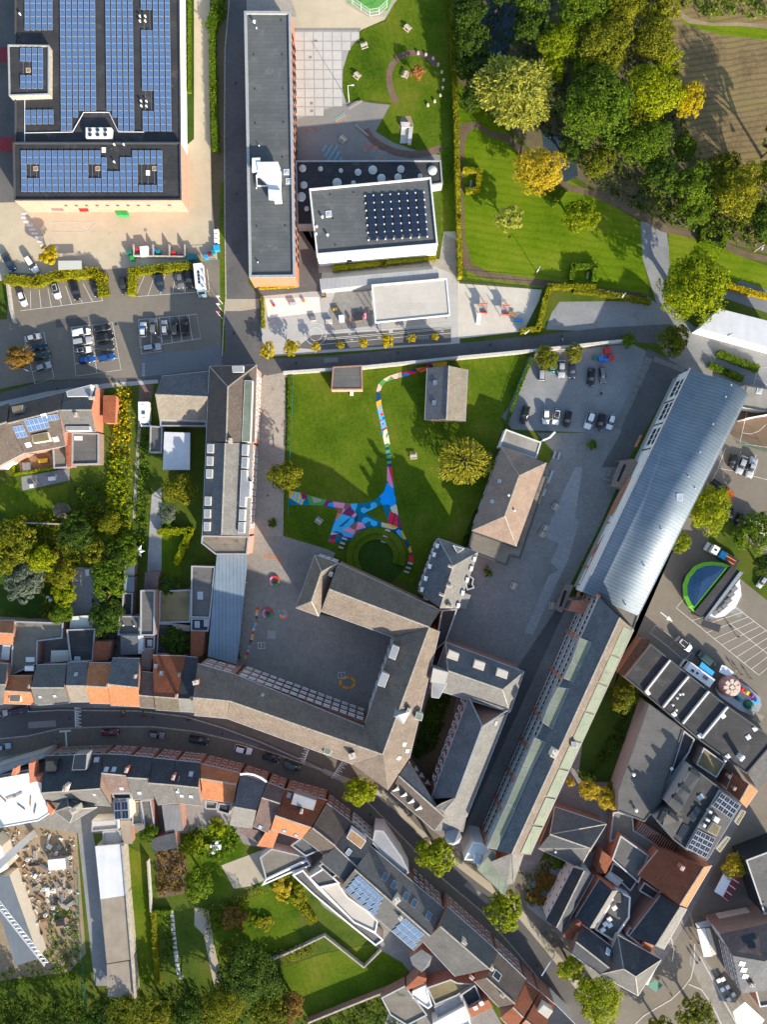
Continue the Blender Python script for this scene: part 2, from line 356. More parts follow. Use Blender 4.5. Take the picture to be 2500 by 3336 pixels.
class MB:
 ""
 def __init__(s):s.v=[];s.f=[];s.m=[]
 def add(s,vs_,fs_,m=0):
  k=len(s.v);s.v+=[Vector(x)for x in vs_]
  for f in fs_:s.f.append([i+k for i in f]);s.m.append(m)
  return s
 def box(s,c,size,rz=0.0,m=0,rx=0.0,ry=0.0):
  X,Y,Z=size[0]/2,size[1]/2,size[2]/2
  R=Matrix.Rotation(rz,3,'Z')@Matrix.Rotation(ry,3,'Y')@Matrix.Rotation(rx,3,'X')
  c=Vector(c)
  vs_=[c+R@Vector((x*X,y*Y,z*Z))for z in(-1,1)for x,y in((-1,-1),(1,-1),(1,1),(-1,1))]
  return s.add(vs_,[(3,2,1,0),(4,5,6,7),(0,1,5,4),(1,2,6,5),(2,3,7,6),(3,0,4,7)],m)
 def prism(s,poly,z0,z1,m=0,top=True,bottom=False,mt=None):
  n=len(poly)
  vs_=[Vector((p[0],p[1],z0))for p in poly]+[Vector((p[0],p[1],z1))for p in poly]
  s.add(vs_,[(i,(i+1)%n,n+(i+1)%n,n+i)for i in range(n)],m)
  k=len(s.v)-2*n
  if top:s.f.append([k+n+i for i in range(n)]);s.m.append(m if mt is None else mt)
  if bottom:s.f.append([k+i for i in reversed(range(n))]);s.m.append(m)
  return s
 def tube(s,p0,p1,r0,r1=None,n=8,m=0,caps=True):
  p0,p1=Vector(p0),Vector(p1);r1=r0 if r1 is None else r1
  ax=(p1-p0).normalized();a=ax.orthogonal().normalized();b=ax.cross(a)
  vs_=[]
  for p,r in((p0,r0),(p1,r1)):
   vs_+=[p+(a*math.cos(2*math.pi*i/n)+b*math.sin(2*math.pi*i/n))*r for i in range(n)]
  fs_=[(i,(i+1)%n,n+(i+1)%n,n+i)for i in range(n)]
  if caps:fs_+=[tuple(reversed(range(n))),tuple(range(n,2*n))]
  return s.add(vs_,fs_,m)
 def lathe(s,c,prof,n=20,m=0):
  c=Vector(c);vs_=[]
  for r,z in prof:vs_+=[c+Vector((r*math.cos(2*math.pi*i/n),r*math.sin(2*math.pi*i/n),z))for i in range(n)]
  fs_=[]
  for j in range(len(prof)-1):
   fs_+=[(j*n+i,j*n+(i+1)%n,(j+1)*n+(i+1)%n,(j+1)*n+i)for i in range(n)]
  fs_.append(tuple(range((len(prof)-1)*n,len(prof)*n)))
  return s.add(vs_,fs_,m)
 def mesh(s,name,mats,o=Vector((0,0,0)),uv=True,smooth=False):
  me=bpy.data.meshes.new(name)
  me.from_pydata([tuple(v-o)for v in s.v],[],s.f)
  for m in([mats]if isinstance(mats,str)else mats):me.materials.append(MATS[m])
  if len(set(s.m))>1:me.polygons.foreach_set('material_index',s.m)
  if uv:
   ul=me.uv_layers.new(name='UVMap').data
   for p in me.polygons:
    nrm=p.normal
    tv=Vector((1,0,0))if abs(nrm.z)>.985 else Vector((0,0,1)).cross(nrm).normalized()
    bv=nrm.cross(tv)
    for li in p.loop_indices:
     co=s.v[me.loops[li].vertex_index]
     ul[li].uv=(co.dot(tv),co.dot(bv))
  if smooth:me.polygons.foreach_set('use_smooth',[True]*len(me.polygons))
  me.update();return me
 def build(s,name,mats,parent=None,uv=True,smooth=False):
  o=off(parent);ob=link(name,s.mesh(name,mats,o,uv,smooth),parent)
  OFF[ob.name]=o;return ob
def ccw(p):
 a=sum(p[i][0]*p[(i+1)%len(p)][1]-p[(i+1)%len(p)][0]*p[i][1]for i in range(len(p)))
 return list(p)if a>0 else list(reversed(p))
def inset(p,w):
 n=len(p);out=[]
 for i in range(n):
  a,b,c=Vector(p[i-1][:2]),Vector(p[i][:2]),Vector(p[(i+1)%n][:2])
  u,v=(b-a).normalized(),(c-b).normalized()
  n1,n2=Vector((-u.y,u.x)),Vector((-v.y,v.x))
  q=n1+n2;k=q.length_squared
  q=n1*w if k<1e-4 else q*(2*w/k)
  if q.length>3*abs(w):q=q.normalized()*3*abs(w)
  out.append(Vector((b.x+q.x,b.y+q.y)))
 return out
def sheet(name,mat,pts,z=0.0,parent=None,kind='structure',label=None,cat=None,z0=None):
 p=ccw(GP(pts));m=MB()
 if z0 is None:m.add([(a.x,a.y,z)for a in p],[tuple(range(len(p)))])
 else:m.prism(p,z0,z)
 o=m.build(name,mat,parent)
 return setp(o,label,cat,None,kind if parent is None else None)
def ribbon(pts,w0,closed=False):
 ""
 P=[Vector(p[:2])for p in pts];L,Rr=[],[]
 for i in range(len(P)):
  a=P[max(0,i-1)];b=P[min(len(P)-1,i+1)]
  u=(b-a).normalized();nn=Vector((-u.y,u.x))*w0/2
  L.append(P[i]+nn);Rr.append(P[i]-nn)
 return L,Rr
def strip(name,mat,pts,w,z=0.02,parent=None,z0=None,label=None,cat=None,kind='structure'):
 L,Rr=ribbon(GP(pts),w);m=MB();n=len(L)
 vs_=[(a.x,a.y,z)for a in L]+[(a.x,a.y,z)for a in Rr]
 m.add(vs_,[(i,n+i,n+i+1,i+1)for i in range(n-1)])
 if z0 is not None:
  vs2=[(a.x,a.y,z0)for a in L]+[(a.x,a.y,z0)for a in Rr]
  k=len(m.v);m.v+=[Vector(x)for x in vs2]
  for i in range(n-1):
   m.f+=[[i,i+1,k+i+1,k+i],[n+i+1,n+i,k+n+i,k+n+i+1]];m.m+=[0,0]
  m.f+=[[n,0,k,k+n],[n-1,2*n-1,k+2*n-1,k+n-1]];m.m+=[0,0]
 o=m.build(name,mat,parent)
 return setp(o,label,cat,None,kind if parent is None else None)
 # building kit
ROOFT,ROT={},{}
CAMP=Vector((0,0,H))
def regroof(b,poly):
 L=ROOFT.setdefault(b.name,[])
 for i in range(1,len(poly)-1):L.append((poly[0],poly[i],poly[i+1]))
def hit(b,p,zdef=6.0):
 ""
 g=W(p[0],p[1],0);dr=(g-CAMP).normalized();best=None
 for tri in ROOFT.get(b.name,[]):
  q=geometry.intersect_ray_tri(tri[0],tri[1],tri[2],dr,CAMP,True)
  if q is not None and(best is None or q.z>best[0].z):
   nn=(tri[1]-tri[0]).cross(tri[2]-tri[0]).normalized()
   best=(q,nn if nn.z>0 else-nn)
 return best if best else(W(p[0],p[1],zdef),Vector((0,0,1)))
def up(f):
 nn=geometry.normal(f[0],f[1],f[2]);return f if nn.z>0 else list(reversed(f))
def building(label,p,cat='building',name='building',group=None):
 c=W(sum(x for x,y in p)/len(p),sum(y for x,y in p)/len(p),0)
 return thing(name,label,cat,c,group)
def edgebar(m,a,b,w,h,lift=0.0):
 ""
 u=(b-a);L=u.length;u.normalize()
 sd=Vector((-u.y,u.x,0)).normalized()*w/2;upv=Vector((0,0,h))
 a,b=a+Vector((0,0,lift)),b+Vector((0,0,lift))
 vs_=[a-sd,b-sd,b+sd,a+sd];vs_+=[x+upv for x in vs_]
 m.add(vs_,[(3,2,1,0),(4,5,6,7),(0,1,5,4),(1,2,6,5),(2,3,7,6),(3,0,4,7)])
def wing(b,e,r,he,hr,roof,wall,hip=(0,0),over=.3,base=0.0,gut='gutter',ridge='concrete_old',roof2=None,gz=0.0):
 ""
 A,B,C,D=GP(e,he);r1,r2=W(r[0][0],r[0][1],hr),W(r[1][0],r[1][1],hr)
 ROT.setdefault(b.name,math.atan2(r2.y-r1.y,r2.x-r1.x))
 faces=[([A,B,r2,r1],0),([C,D,r1,r2],1)]
 if hip[0]:faces.append(([D,A,r1],1))
 if hip[1]:faces.append(([B,C,r2],1))
 th=Vector((0,0,.16))
 for k in(0,1):
  m=MB();any_=False
  for f,g in faces:
   if g!=k:continue
   f=up(f);regroof(b,f);n=len(f)
   m.add(f,[tuple(range(n))]);m.add([x-th for x in f],[tuple(reversed(range(n)))])
   kk=len(m.v)-2*n
   for i in range(n):m.f.append([kk+i,kk+n+i,kk+n+(i+1)%n,kk+(i+1)%n]);m.m.append(0)
   any_=True
  if any_:rp=m.build('roof',(roof2 if k and roof2 else roof),b)
  if k==0:first=rp
 if ridge:
  m=MB();edgebar(m,r1,r2,.34,.12,-.03)
  for hp,f,q in((hip[0],(D,A),r1),(hip[1],(B,C),r2)):
   if hp:
    for x in f:edgebar(m,x,q,.26,.1,-.03)
  m.build('ridge_tiles',ridge,first)
 if gut:
  for x,y,k in((A,B,1),(C,D,1),(D,A,hip[0]),(B,C,hip[1])):
   if k:m=MB();edgebar(m,x,y,.2,.14,-.16);m.build('gutter',gut,b)
 pol=[A,B,C,D];P2=[Vector((x.x,x.y))for x in pol]
 rev=sum(P2[i].x*P2[(i+1)%4].y-P2[(i+1)%4].x*P2[i].y for i in range(4))<0
 ins=inset(P2,-over if rev else over)
 m=MB();lo=[Vector((x.x,x.y,base))for x in ins];hi=[Vector((x.x,x.y,he-.06))for x in ins]
 def q(f):m.add(f,[tuple(range(len(f)))]if not rev else[tuple(reversed(range(len(f))))])
 rd=(r2-r1).normalized()*over;dz=Vector((0,0,.2))
 q([lo[0],lo[1],hi[1],hi[0]]);q([lo[2],lo[3],hi[3],hi[2]])
 q([lo[1],lo[2],hi[2]]+([]if hip[1]else[r2-rd-dz])+[hi[1]])
 q([lo[3],lo[0],hi[0]]+([]if hip[0]else[r1+rd-dz])+[hi[3]])
 m.build('wall',wall,b)
def mono(b,pts,zs,roof,wall,base=0.0,th=.14,name='roof',gut=None):
 ""
 P=[W(x,y,z)for(x,y),z in zip(pts,zs)]
 P=P if geometry.normal(P[0],P[1],P[2]).z>0 else list(reversed(P));n=len(P)
 regroof(b,P);m=MB();tv=Vector((0,0,th))
 m.add(P,[tuple(range(n))]);m.add([x-tv for x in P],[tuple(reversed(range(n)))])
 for i in range(n):m.f.append([i,n+i,n+(i+1)%n,(i+1)%n]);m.m.append(0)
 ro=m.build(name,roof,b)
 if wall:
  ins=inset(P,.12);m=MB()
  lo=[Vector((x.x,x.y,base))for x in ins];hi=[Vector((x.x,x.y,y.z-th-.01))for x,y in zip(ins,P)]
  m.add(lo+hi,[(i,(i+1)%n,n+(i+1)%n,n+i)for i in range(n)]);m.build('wall',wall,b)
 return ro
def slab(b,pts,h,roof,wall,par=.35,rim='coping',rw=.3,base=0.0):
 ""
 P=ccw(GP(pts,h));n=len(P);m=MB()
 m.prism(P,base,h-.05,top=False);m.build('wall',wall,b)
 I=inset(P,rw);dk=[Vector((x.x,x.y,h-par))for x in I]
 regroof(b,dk);ro=MB().add(dk,[tuple(range(n))]).build('roof',roof,b)
 m=MB();O=inset(P,-.05)
 top=[Vector((x.x,x.y,h))for x in O];it=[Vector((x.x,x.y,h))for x in I]
 lowo=[Vector((x.x,x.y,h-.18))for x in O];il=[Vector((x.x,x.y,h-par-.02))for x in I]
 m.add(lowo+top+it+il,[(k*n+i,k*n+(i+1)%n,(k+1)*n+(i+1)%n,(k+1)*n+i)for k in range(3)for i in range(n)])
 m.build('coping',rim,b);return ro
def flat(label,pts,h,roof,wall,cat='building',name='building',par=.35,rim='coping',rw=.3,base=0.0,group=None):
 b=building(label,pts,cat,name,group);slab(b,pts,h,roof,wall,par,rim,rw,base)
 return b
def house(label,e,r,he,hr,roof,wall,hip=(0,0),cat='house',name='row_house',**k):
 b=building(label,e,cat,name);wing(b,e,r,he,hr,roof,wall,hip,**k);return b
def chimney(b,p,ht=1.3,w=.6,l=1.0,mat='brick_red',pots=2,ang=None):
 q,n=hit(b,p);q=W(p[0],p[1],q.z+ht);a=ROT.get(b.name,0)if ang is None else ang
 m=MB().box((q.x,q.y,q.z-ht/2-.5),(l,w,ht+1.0),a);c=m.build('chimney',mat,b)
 MB().box((q.x,q.y,q.z+.04),(l+.16,w+.16,.1),a).build('chimney_cap','concrete',c)
 u=Vector((math.cos(a),math.sin(a),0))
 for i in range(pots):
  x=q+u*(l*.62*(i-(pots-1)/2)/max(1,pots-1)if pots>1 else 0)
  MB().tube(x+Vector((0,0,.05)),x+Vector((0,0,.4)),.13,.11,8).build('chimney_pot','clay_pot',c)
SKY={}
def skylight(b,pts,w=.9,l=1.2,frame='metal_grey',pane='glass_sky',dome=0.0,name='skylight',ang=None,ht=.14):
 for p in pts:
  q,n=hit(b,p)
  key=(w,l,frame,pane,dome,ht)
  if key not in SKY:
   m=MB();f=.1
   for sx,sy,ww,ll in((0,-(l-f)/2,w,f),(0,(l-f)/2,w,f),(-(w-f)/2,0,f,l-2*f),((w-f)/2,0,f,l-2*f)):
    m.box((sx,sy,ht/2-.1),(ww,ll,ht+.2))
   fm=m.mesh('skylight',frame)
   z=ht*.72;X,Y=w/2-f,l/2-f
   g=MB()
   if dome:g.add([(-X,-Y,z),(X,-Y,z),(X,Y,z),(-X,Y,z),(0,-Y*.3,z+dome),(0,Y*.3,z+dome)],[(0,1,4),(1,2,5,4),(2,3,5),(3,0,4,5)])
   else:g.add([(-X,-Y,z),(X,-Y,z),(X,Y,z),(-X,Y,z)],[(0,1,2,3)])
   SKY[key]=(fm,g.mesh('pane',pane))
  if n.z>.985:
   a=ROT.get(b.name,0)if ang is None else ang;rot=Matrix.Rotation(a,3,'Z')
  else:
   tv=Vector((0,0,1)).cross(n).normalized();rot=Matrix((tv,n.cross(tv),n)).transposed()
  o=link(name,SKY[key][0],b,q-off(b),rot.to_euler());link('pane',SKY[key][1],o)
WINM={}
def windows(b,pa,pb,he,n,rows,w=1.1,h=1.5,over=.3,base=0.0,frame='white_paint',pane='glass_dark',margin=.06,top=None,out=0.0,skip=()):
 ""
 A,B=W(pa[0],pa[1],he),W(pb[0],pb[1],he);u=(B-A);L=u.length;u.normalize()
 nn=Vector((-u.y,u.x,0));mid=(A+B)/2
 if nn.dot(-Vector((mid.x,mid.y,0)))<0:nn=-nn
 key=(round(w,2),round(h,2),frame,pane)
 if key not in WINM:
  f=.07;m=MB()
  for cx,cz,ww,hh in((0,(h-f)/2,w,f),(0,-(h-f)/2,w,f),(-(w-f)/2,0,f,h-2*f),((w-f)/2,0,f,h-2*f),(0,h*.18,w-2*f,.06)):
   m.box((cx,0,cz),(ww,.12,hh))
  m.box((0,.06,-h/2-.05),(w+.1,.2,.08))
  fm=m.mesh('window',frame)
  g=MB().add([(-w/2+f,.01,-h/2+f),(w/2-f,.01,-h/2+f),(w/2-f,.01,h/2-f),(-w/2+f,.01,h/2-f)],[(3,2,1,0)])
  WINM[key]=(fm,g.mesh('pane',pane))
 rz=math.atan2(nn.y,nn.x)-math.pi/2
 sh=((top or he)-base)/rows
 for k in range(rows):
  for i in range(n):
   if(i,k)in skip:continue
   x=A+u*(L*(margin+(1-2*margin)*(i+.5)/n));z=base+sh*(k+.52)
   p=Vector((x.x,x.y,z))-nn*(over-.03-out)
   o=link('window',WINM[key][0],b,p-off(b),(0,0,rz));link('pane',WINM[key][1],o)
PANELM={}
def panelmesh(w,l,cell,lines=1):
 k=(round(w,2),round(l,2),cell,lines)
 if k not in PANELM:
  m=MB().box((0,0,-.02),(w,l,.04));X,Y=w/2-.06,l/2-.085
  m.add([(-X,-Y,.004),(X,-Y,.004),(X,Y,.004),(-X,Y,.004)],[(0,1,2,3)],1)
  if lines==1:m.box((0,0,.006),(.03,l-.1,.006),0,0)
  PANELM[k]=m.mesh('solar_panel',['metal_dark' if lines==2 else 'steel_bright',cell])
 return PANELM[k]
def solar(label,quad,nc,nr,cell='solar_cell',gap=.06,gapr=.03,skip=(),tilt=0.0,group=None,name='solar_array',lines=1,rail=True):
 ""
 q00,q10,q11,q01=quad;c=(q00+q10+q11+q01)/4
 b=thing(name,label,'solar panels',c,group)
 U,V=(q10-q00),(q01-q00);un,vn=U.normalized(),V.normalized();nz=un.cross(vn).normalized()
 if nz.z<0:nz=-nz
 vn2=nz.cross(un);rot=Matrix((un,vn2,nz)).transposed()@Matrix.Rotation(tilt,3,'Y')
 w,l=U.length/nc-gap,V.length/nr-gapr;me=panelmesh(w,l,cell,lines);eul=rot.to_euler()
 for i in range(nc):
  for j in range(nr):
   if(i,j)in skip:continue
   s_,t_=(i+.5)/nc,(j+.5)/nr
   p=q00.lerp(q10,s_).lerp(q01.lerp(q11,s_),t_)
   link('solar_panel',me,b,p+nz*(.18+abs(math.sin(tilt))*w/2)-c,eul)
 if rail:
  m=MB()
  for i in range(nc):
   s_=(i+.5)/nc;a_,b_=q00.lerp(q10,s_),q01.lerp(q11,s_)
   js=[j for j in range(nr)if(i,j)not in skip]
   if js:
    m_a,m_b=a_.lerp(b_,min(js)/nr),a_.lerp(b_,(max(js)+1)/nr)
    edgebar(m,m_a,m_b,.08,.08,.02)
  m.build('mounting_rail','metal_grey',b)
 return b
def roofquad(b,p):return[hit(b,x)[0]for x in p]
def vent(b,pts,r=.16,h=.6,mat='metal_white',name='vent_pipe'):
 for p in pts:
  q,n=hit(b,p);MB().lathe((q.x,q.y,q.z-.05),[(r,0),(r,h),(r*1.5,h),(r*1.5,h+.12),(r*.6,h+.22)],8).build(name,mat,b)
  # cars
def carmeshes(kind):
 Ln,hz,wz={'hatch':(4.1,1,1),'estate':(4.6,1,1),'suv':(4.4,1.13,1.03),'sedan':(4.6,.97,1),'mpv':(4.5,1.15,1.02),'van':(5.2,1.32,1.08),'small':(3.6,1.03,.93),'pickup':(5.2,1.2,1.05)}[kind]
 st=[(2.15,.60,.60,.63,.42),(1.98,.80,.68,.73,.60),(1.45,.88,.79,.86,.70),(.88,.89,.88,.94,.74),(.22,.89,.92,1.40,.60),(-.5,.90,.93,1.47,.62),(-1.2,.90,.93,1.45,.60)]
 if kind=='sedan':st+=[(-1.25,.89,.93,1.42,.58),(-1.75,.88,.93,.99,.70),(-2.05,.84,.88,.93,.66),(-2.15,.74,.70,.74,.5)];rw=7
 elif kind=='pickup':st=st[:5]+[(-.2,.90,.93,1.45,.62),(-.55,.90,.93,1.44,.62),(-.62,.90,.93,.96,.80),(-1.4,.90,.93,.96,.80),(-2.1,.88,.92,.95,.8),(-2.15,.84,.6,.63,.7)];rw=6
 elif kind in('estate','van','mpv'):st+=[(-1.85,.89,.92,1.40,.60),(-2.08,.86,.92,1.02,.72),(-2.15,.80,.72,.76,.6)];rw=7
 else:st+=[(-1.62,.89,.92,1.38,.57),(-2.02,.86,.90,.97,.70),(-2.15,.78,.72,.76,.6)];rw=7
 if kind=='van':
  st[2]=(1.75,.88,.82,.88,.74);st[3]=(1.45,.89,.9,.97,.78);st[4]=(.85,.9,.95,1.42,.72)
  st=[s if i<4 else(s[0],s[1],s[2],s[3],max(s[4],.76))for i,s in enumerate(st)]
 ws=3;kx=Ln/4.3;rows=[]
 for x,hw,zs,zt,ht in st:
  hw*=wz;ht*=wz;zs_,zt_=zs*(1+(hz-1)*.6),zt*hz
  half=[(hw*.93,.20),(hw,.42),(hw*.985,zs_),(ht,zt_),(ht*.62,zt_+.025),(0,zt_+.035)]
  rows.append([Vector((x*kx,y,z))for y,z in half]+[Vector((x*kx,-y,z))for y,z in reversed(half[:-1])])
 n=len(rows[0]);vs_=[p for r in rows for p in r]
 g={'body':[],'windscreen':[],'rear_window':[],'side_window':[],'side_window ':[]}
 for i in range(len(rows)-1):
  for j in range(n-1):
   f=(i*n+j,i*n+j+1,(i+1)*n+j+1,(i+1)*n+j)
   side=j in(2,7);top=2<j<7
   if i==ws and(top or side):k='windscreen'
   elif i==rw and(top or side)and not(kind=='van'):k='rear_window'
   elif ws<i<rw and side and not(kind=='van' and i>ws+1):k='side_window' if j==2 else 'side_window '
   else:k='body'
   g[k].append(f)
 g['body']+=[tuple(range(n)),tuple(reversed(range((len(rows)-1)*n,len(rows)*n)))]
 out={}
 for k,fs in g.items():
  if not fs:continue
  us=sorted({i for f in fs for i in f});mp={v:i for i,v in enumerate(us)}
  m=MB().add([vs_[i]for i in us],[tuple(mp[i]for i in f)for f in fs])
  if k=='body':
   for sy in(-1,1):
    m.box((.62*kx,sy*.98*wz,.95*hz),(.14,.2,.12))
  out[k]=m.mesh('car_'+k,'car_white' if k=='body' else 'car_glass',uv=False,smooth=('side' not in k))
 return out,Ln,wz
CARM={}
WHEEL=MB().tube((0,-.1,0),(0,.1,0),.32,.32,14);WHEEL=WHEEL.mesh('tyre','rubber',uv=False)
RIM=MB().tube((0,-.11,0),(0,.11,0),.19,.19,10).mesh('rim','steel_bright',uv=False)
HLM=MB().box((0,0,0),(.16,.34,.12)).mesh('headlight','headlight',uv=False)
TLM=MB().box((0,0,0),(.1,.3,.16)).mesh('taillight','taillight',uv=False)
def car(p,kind,col,label,roof=None,group='parked cars',name='parked_car',cat='car',scale=None,z=0.0):
 ""
 if kind not in CARM:CARM[kind]=carmeshes(kind)
 ms,Ln,wz=CARM[kind]
 a,b=W(*p[0],.7),W(*p[1],.7);c=(a+b)/2;u=a-b
 s=scale or max(.86,min(1.12,u.length/Ln));rz=math.atan2(u.y,u.x)
 o=thing(name,label,cat,(c.x,c.y,z),group,rz);o.scale=(s,s,s)
 for k,me in ms.items():
  link(k.strip(),me,o,mats=['car_'+col]if k=='body' else None)
 if roof:
  me=MB().add([(.2,-.52,0),(.2,.52,0),(-1.2,.52,0),(-1.2,-.52,0)],[(0,1,2,3)]).mesh('roof_panel',roof,uv=False)
  link('roof_panel',me,o,(0,0,1.5*{'suv':1.13,'mpv':1.15}.get(kind,1)+.02))
 kx=Ln/4.3
 for x in(1.32,-1.32):
  for y in(-.8,.8):
   w=link('wheel',WHEEL,o,(x*kx,y*wz,.32));link('rim',RIM,w)
 for y in(-.6,.6):
  link('headlight',HLM,o,(2.02*kx,y*wz,.66));link('taillight',TLM,o,(-2.1*kx,y*1.12*wz,.8))
 return o
 # plants
def leafquad(m,p,nrm,size,el=1.0,axis=None):
 a=axis if axis is not None else nrm.orthogonal().normalized()
 if axis is None:a=Matrix.Rotation(RND.uniform(0,6.28),3,nrm)@a
 b=nrm.cross(a);b.normalize();k=len(m.v)
 m.v+=[p-a*size*el,p+b*size*.62,p+a*size*el,p-b*size*.62]
 m.f.append([k,k+1,k+2,k+3]);m.m.append(0)
def rv():
 while True:
  v=Vector((RND.uniform(-1,1),RND.uniform(-1,1),RND.uniform(-1,1)))
  if .05<v.length<1:return v.normalized()
def crownmesh(seed,blobs,leaves,size,low=-.35,style='round',mat='leaf_green'):
 RND.seed(seed);m=MB();ph=[RND.uniform(0,6.28)for _ in range(4)]
 def rad(az):return 1+.10*math.sin(2*az+ph[0])+.09*math.sin(3*az+ph[1])+.07*math.sin(5*az+ph[2])+.05*math.sin(9*az+ph[3])
 if style=='willow':
  for _ in range(blobs):
   az=RND.uniform(0,6.28);r0=RND.random()**.5*.9;z0=(1-r0*r0)*.9*RND.uniform(.6,1.05)+.12*math.sin(az*3+ph[0])*math.sin(r0*9)
   R_=rad(az);p=Vector((math.cos(az)*r0*R_,math.sin(az)*r0*R_,z0))
   dv=Vector((math.cos(az),math.sin(az),.15))*(.55 if leaves<12 else 1)+rv()*(.75 if leaves<12 else .55);dv.normalize();n=int(leaves*RND.uniform(.6,1.2))
   for k in range(n):
    tk=k/n;dv=(dv+Vector((0,0,-.16))).normalized();q=p+dv*.045*RND.uniform(.6,1.2)*(leaves/14);p=q
    if q.xy.length>1.08*R_:dv=Vector((0,0,-1))
    nn=(Vector((0,0,.8))+rv()).normalized()
    leafquad(m,q+rv()*.02,nn,size*RND.uniform(.7,1.3),1.5,(dv-nn*dv.dot(nn)).normalized())
  return m.mesh('crown',mat,uv=False)
 for i in range(blobs):
  dv=rv();
  if dv.z<low:dv.z=-dv.z*RND.uniform(.1,1)
  az=math.atan2(dv.y,dv.x);f=RND.uniform(.55,.90)*rad(az)if i>blobs*.12 else RND.uniform(.1,.5)
  c=Vector((dv.x*f,dv.y*f,dv.z*f*(1.0 if style!='flat' else .6)));br=RND.uniform(.07,.24)
  for _ in range(leaves):
   q=rv();
   if q.dot(dv)<-.25:q=-q
   pos=c+q*br*RND.uniform(.75,1.08)
   nn=(q*.9+dv*.5+rv()*.9+Vector((0,0,.35))).normalized()
   leafquad(m,pos,nn,size*RND.uniform(.6,1.35),1.15)
 return m.mesh('crown',mat,uv=False)
CROWN={'round':[crownmesh(20+i,120,44,.050)for i in range(4)],'big':[crownmesh(40+i,260,44,.034)for i in range(3)],'small':[crownmesh(60+i,60,36,.085)for i in range(3)],'dense':[crownmesh(70+i,110,60,.048,-.2)for i in range(2)],'bush':[crownmesh(80+i,30,40,.12,.0)for i in range(3)],'willow':[crownmesh(90,2600,8,.030,style='willow')],'wisp':[crownmesh(95,460,13,.036,style='willow')]}
def trunkmesh(seed):
 RND.seed(seed);m=MB();m.tube((0,0,0),(.01,0,.35),.060,.045,8);m.tube((.01,0,.34),(0,.01,.75),.045,.02,7)
 for k in range(9):
  az=k*2.4+RND.uniform(-.3,.3);z=.33+.035*k
  a=Vector((.005,0,z));b=a+Vector((math.cos(az)*.25,math.sin(az)*.25,.16));c=b+Vector((math.cos(az+.3)*.26,math.sin(az+.3)*.26,.14))
  m.tube(a,b,.024,.016,6);m.tube(b,c,.016,.005,5)
  e2=b+Vector((math.cos(az-.7)*.2,math.sin(az-.7)*.2,.15));m.tube(b,e2,.012,.004,5)
 return m.mesh('trunk','bark',uv=False)
TRUNK=[trunkmesh(3),trunkmesh(5)]
NT=[0]
def tree(p,rpx,ht,mat,label,style='round',name='tree',cat='tree',sq=(1,1),group=None,low=.42):
 zc=ht*.62;c=W(p[0],p[1],zc);r=rpx/S*(H-zc)/H
 o=thing(name,label,cat,(c.x,c.y,0),group);NT[0]+=1;i=NT[0]
 tr=link('trunk',TRUNK[i%2],o,(0,0,0),(0,0,i*1.7),(r*1.5,r*1.5,ht*.92))
 hz=ht*(1-low)/2
 link('crown',CROWN[style][i%len(CROWN[style])],o,(0,0,ht-hz*1.05),(0,0,i*2.39),(r*sq[0],r*sq[1],hz),mats=[mat])
 return o
def bush(p,rpx,ht,mat,label,style='bush',name='shrub',cat='shrub',sq=(1,1),group=None,rz=None):
 c=W(p[0],p[1],ht*.5);r=rpx/S*(H-ht*.5)/H;NT[0]+=1;i=NT[0]
 o=thing(name,label,cat,(c.x,c.y,0),group)
 link('stem',TRUNK[i%2],o,(0,0,0),(0,0,i*1.3),(r,r,ht*.7))
 link('crown',CROWN[style][i%len(CROWN[style])],o,(0,0,ht*.46),(0,0,i*2.39 if rz is None else rz),(r*sq[0],r*sq[1],ht*.58),mats=[mat])
 return o
def hedge(label,p,wpx,ht,mat='leaf_hedge',dens=13,name='hedge',size=.19,group=None):
 P=GP(p);w=wpx/S;c=P[0];o=thing(name,label,'hedge',(c.x,c.y,0),group);m=MB();core=MB();RND.seed(int(p[0][0]*7+p[0][1]))
 for a,b in zip(P[:-1],P[1:]):
  u=b-a;L=u.length;u.normalize();sd=Vector((-u.y,u.x,0))
  core.box(((a+b)/2+Vector((0,0,ht*.46))),(L+w*.8,w*.8,ht*.9),math.atan2(u.y,u.x))
  n=int((L+w)*(w+2*ht)*dens)
  for _ in range(n):
   s_=RND.uniform(-w*.5,L+w*.5);k=RND.uniform(0,w+2*ht)
   wob=1+.16*math.sin(s_*1.9+p[0][0])+.10*math.sin(s_*4.3)
   if k<w:q=a+u*s_+sd*(k-w/2)*wob+Vector((0,0,ht*(.93+.09*wob*RND.random())));nn=Vector((0,0,1))
   else:
    side=1 if k<w+ht else-1;zz=RND.random()*ht
    q=a+u*s_+sd*side*w/2*wob*RND.uniform(.85,1.05)+Vector((0,0,zz));nn=sd*side
   nn=(nn+rv()*.9).normalized();leafquad(m,q,nn,size*RND.uniform(.6,1.4))
 f=m.build('foliage',mat,o,uv=False);core.build('twigs',mat,o,uv=False)
 return o
def inpoly(x,y,P):
 c=False;j=len(P)-1
 for i in range(len(P)):
  if(P[i].y>y)!=(P[j].y>y)and x<(P[j].x-P[i].x)*(y-P[i].y)/(P[j].y-P[i].y)+P[i].x:c=not c
  j=i
 return c
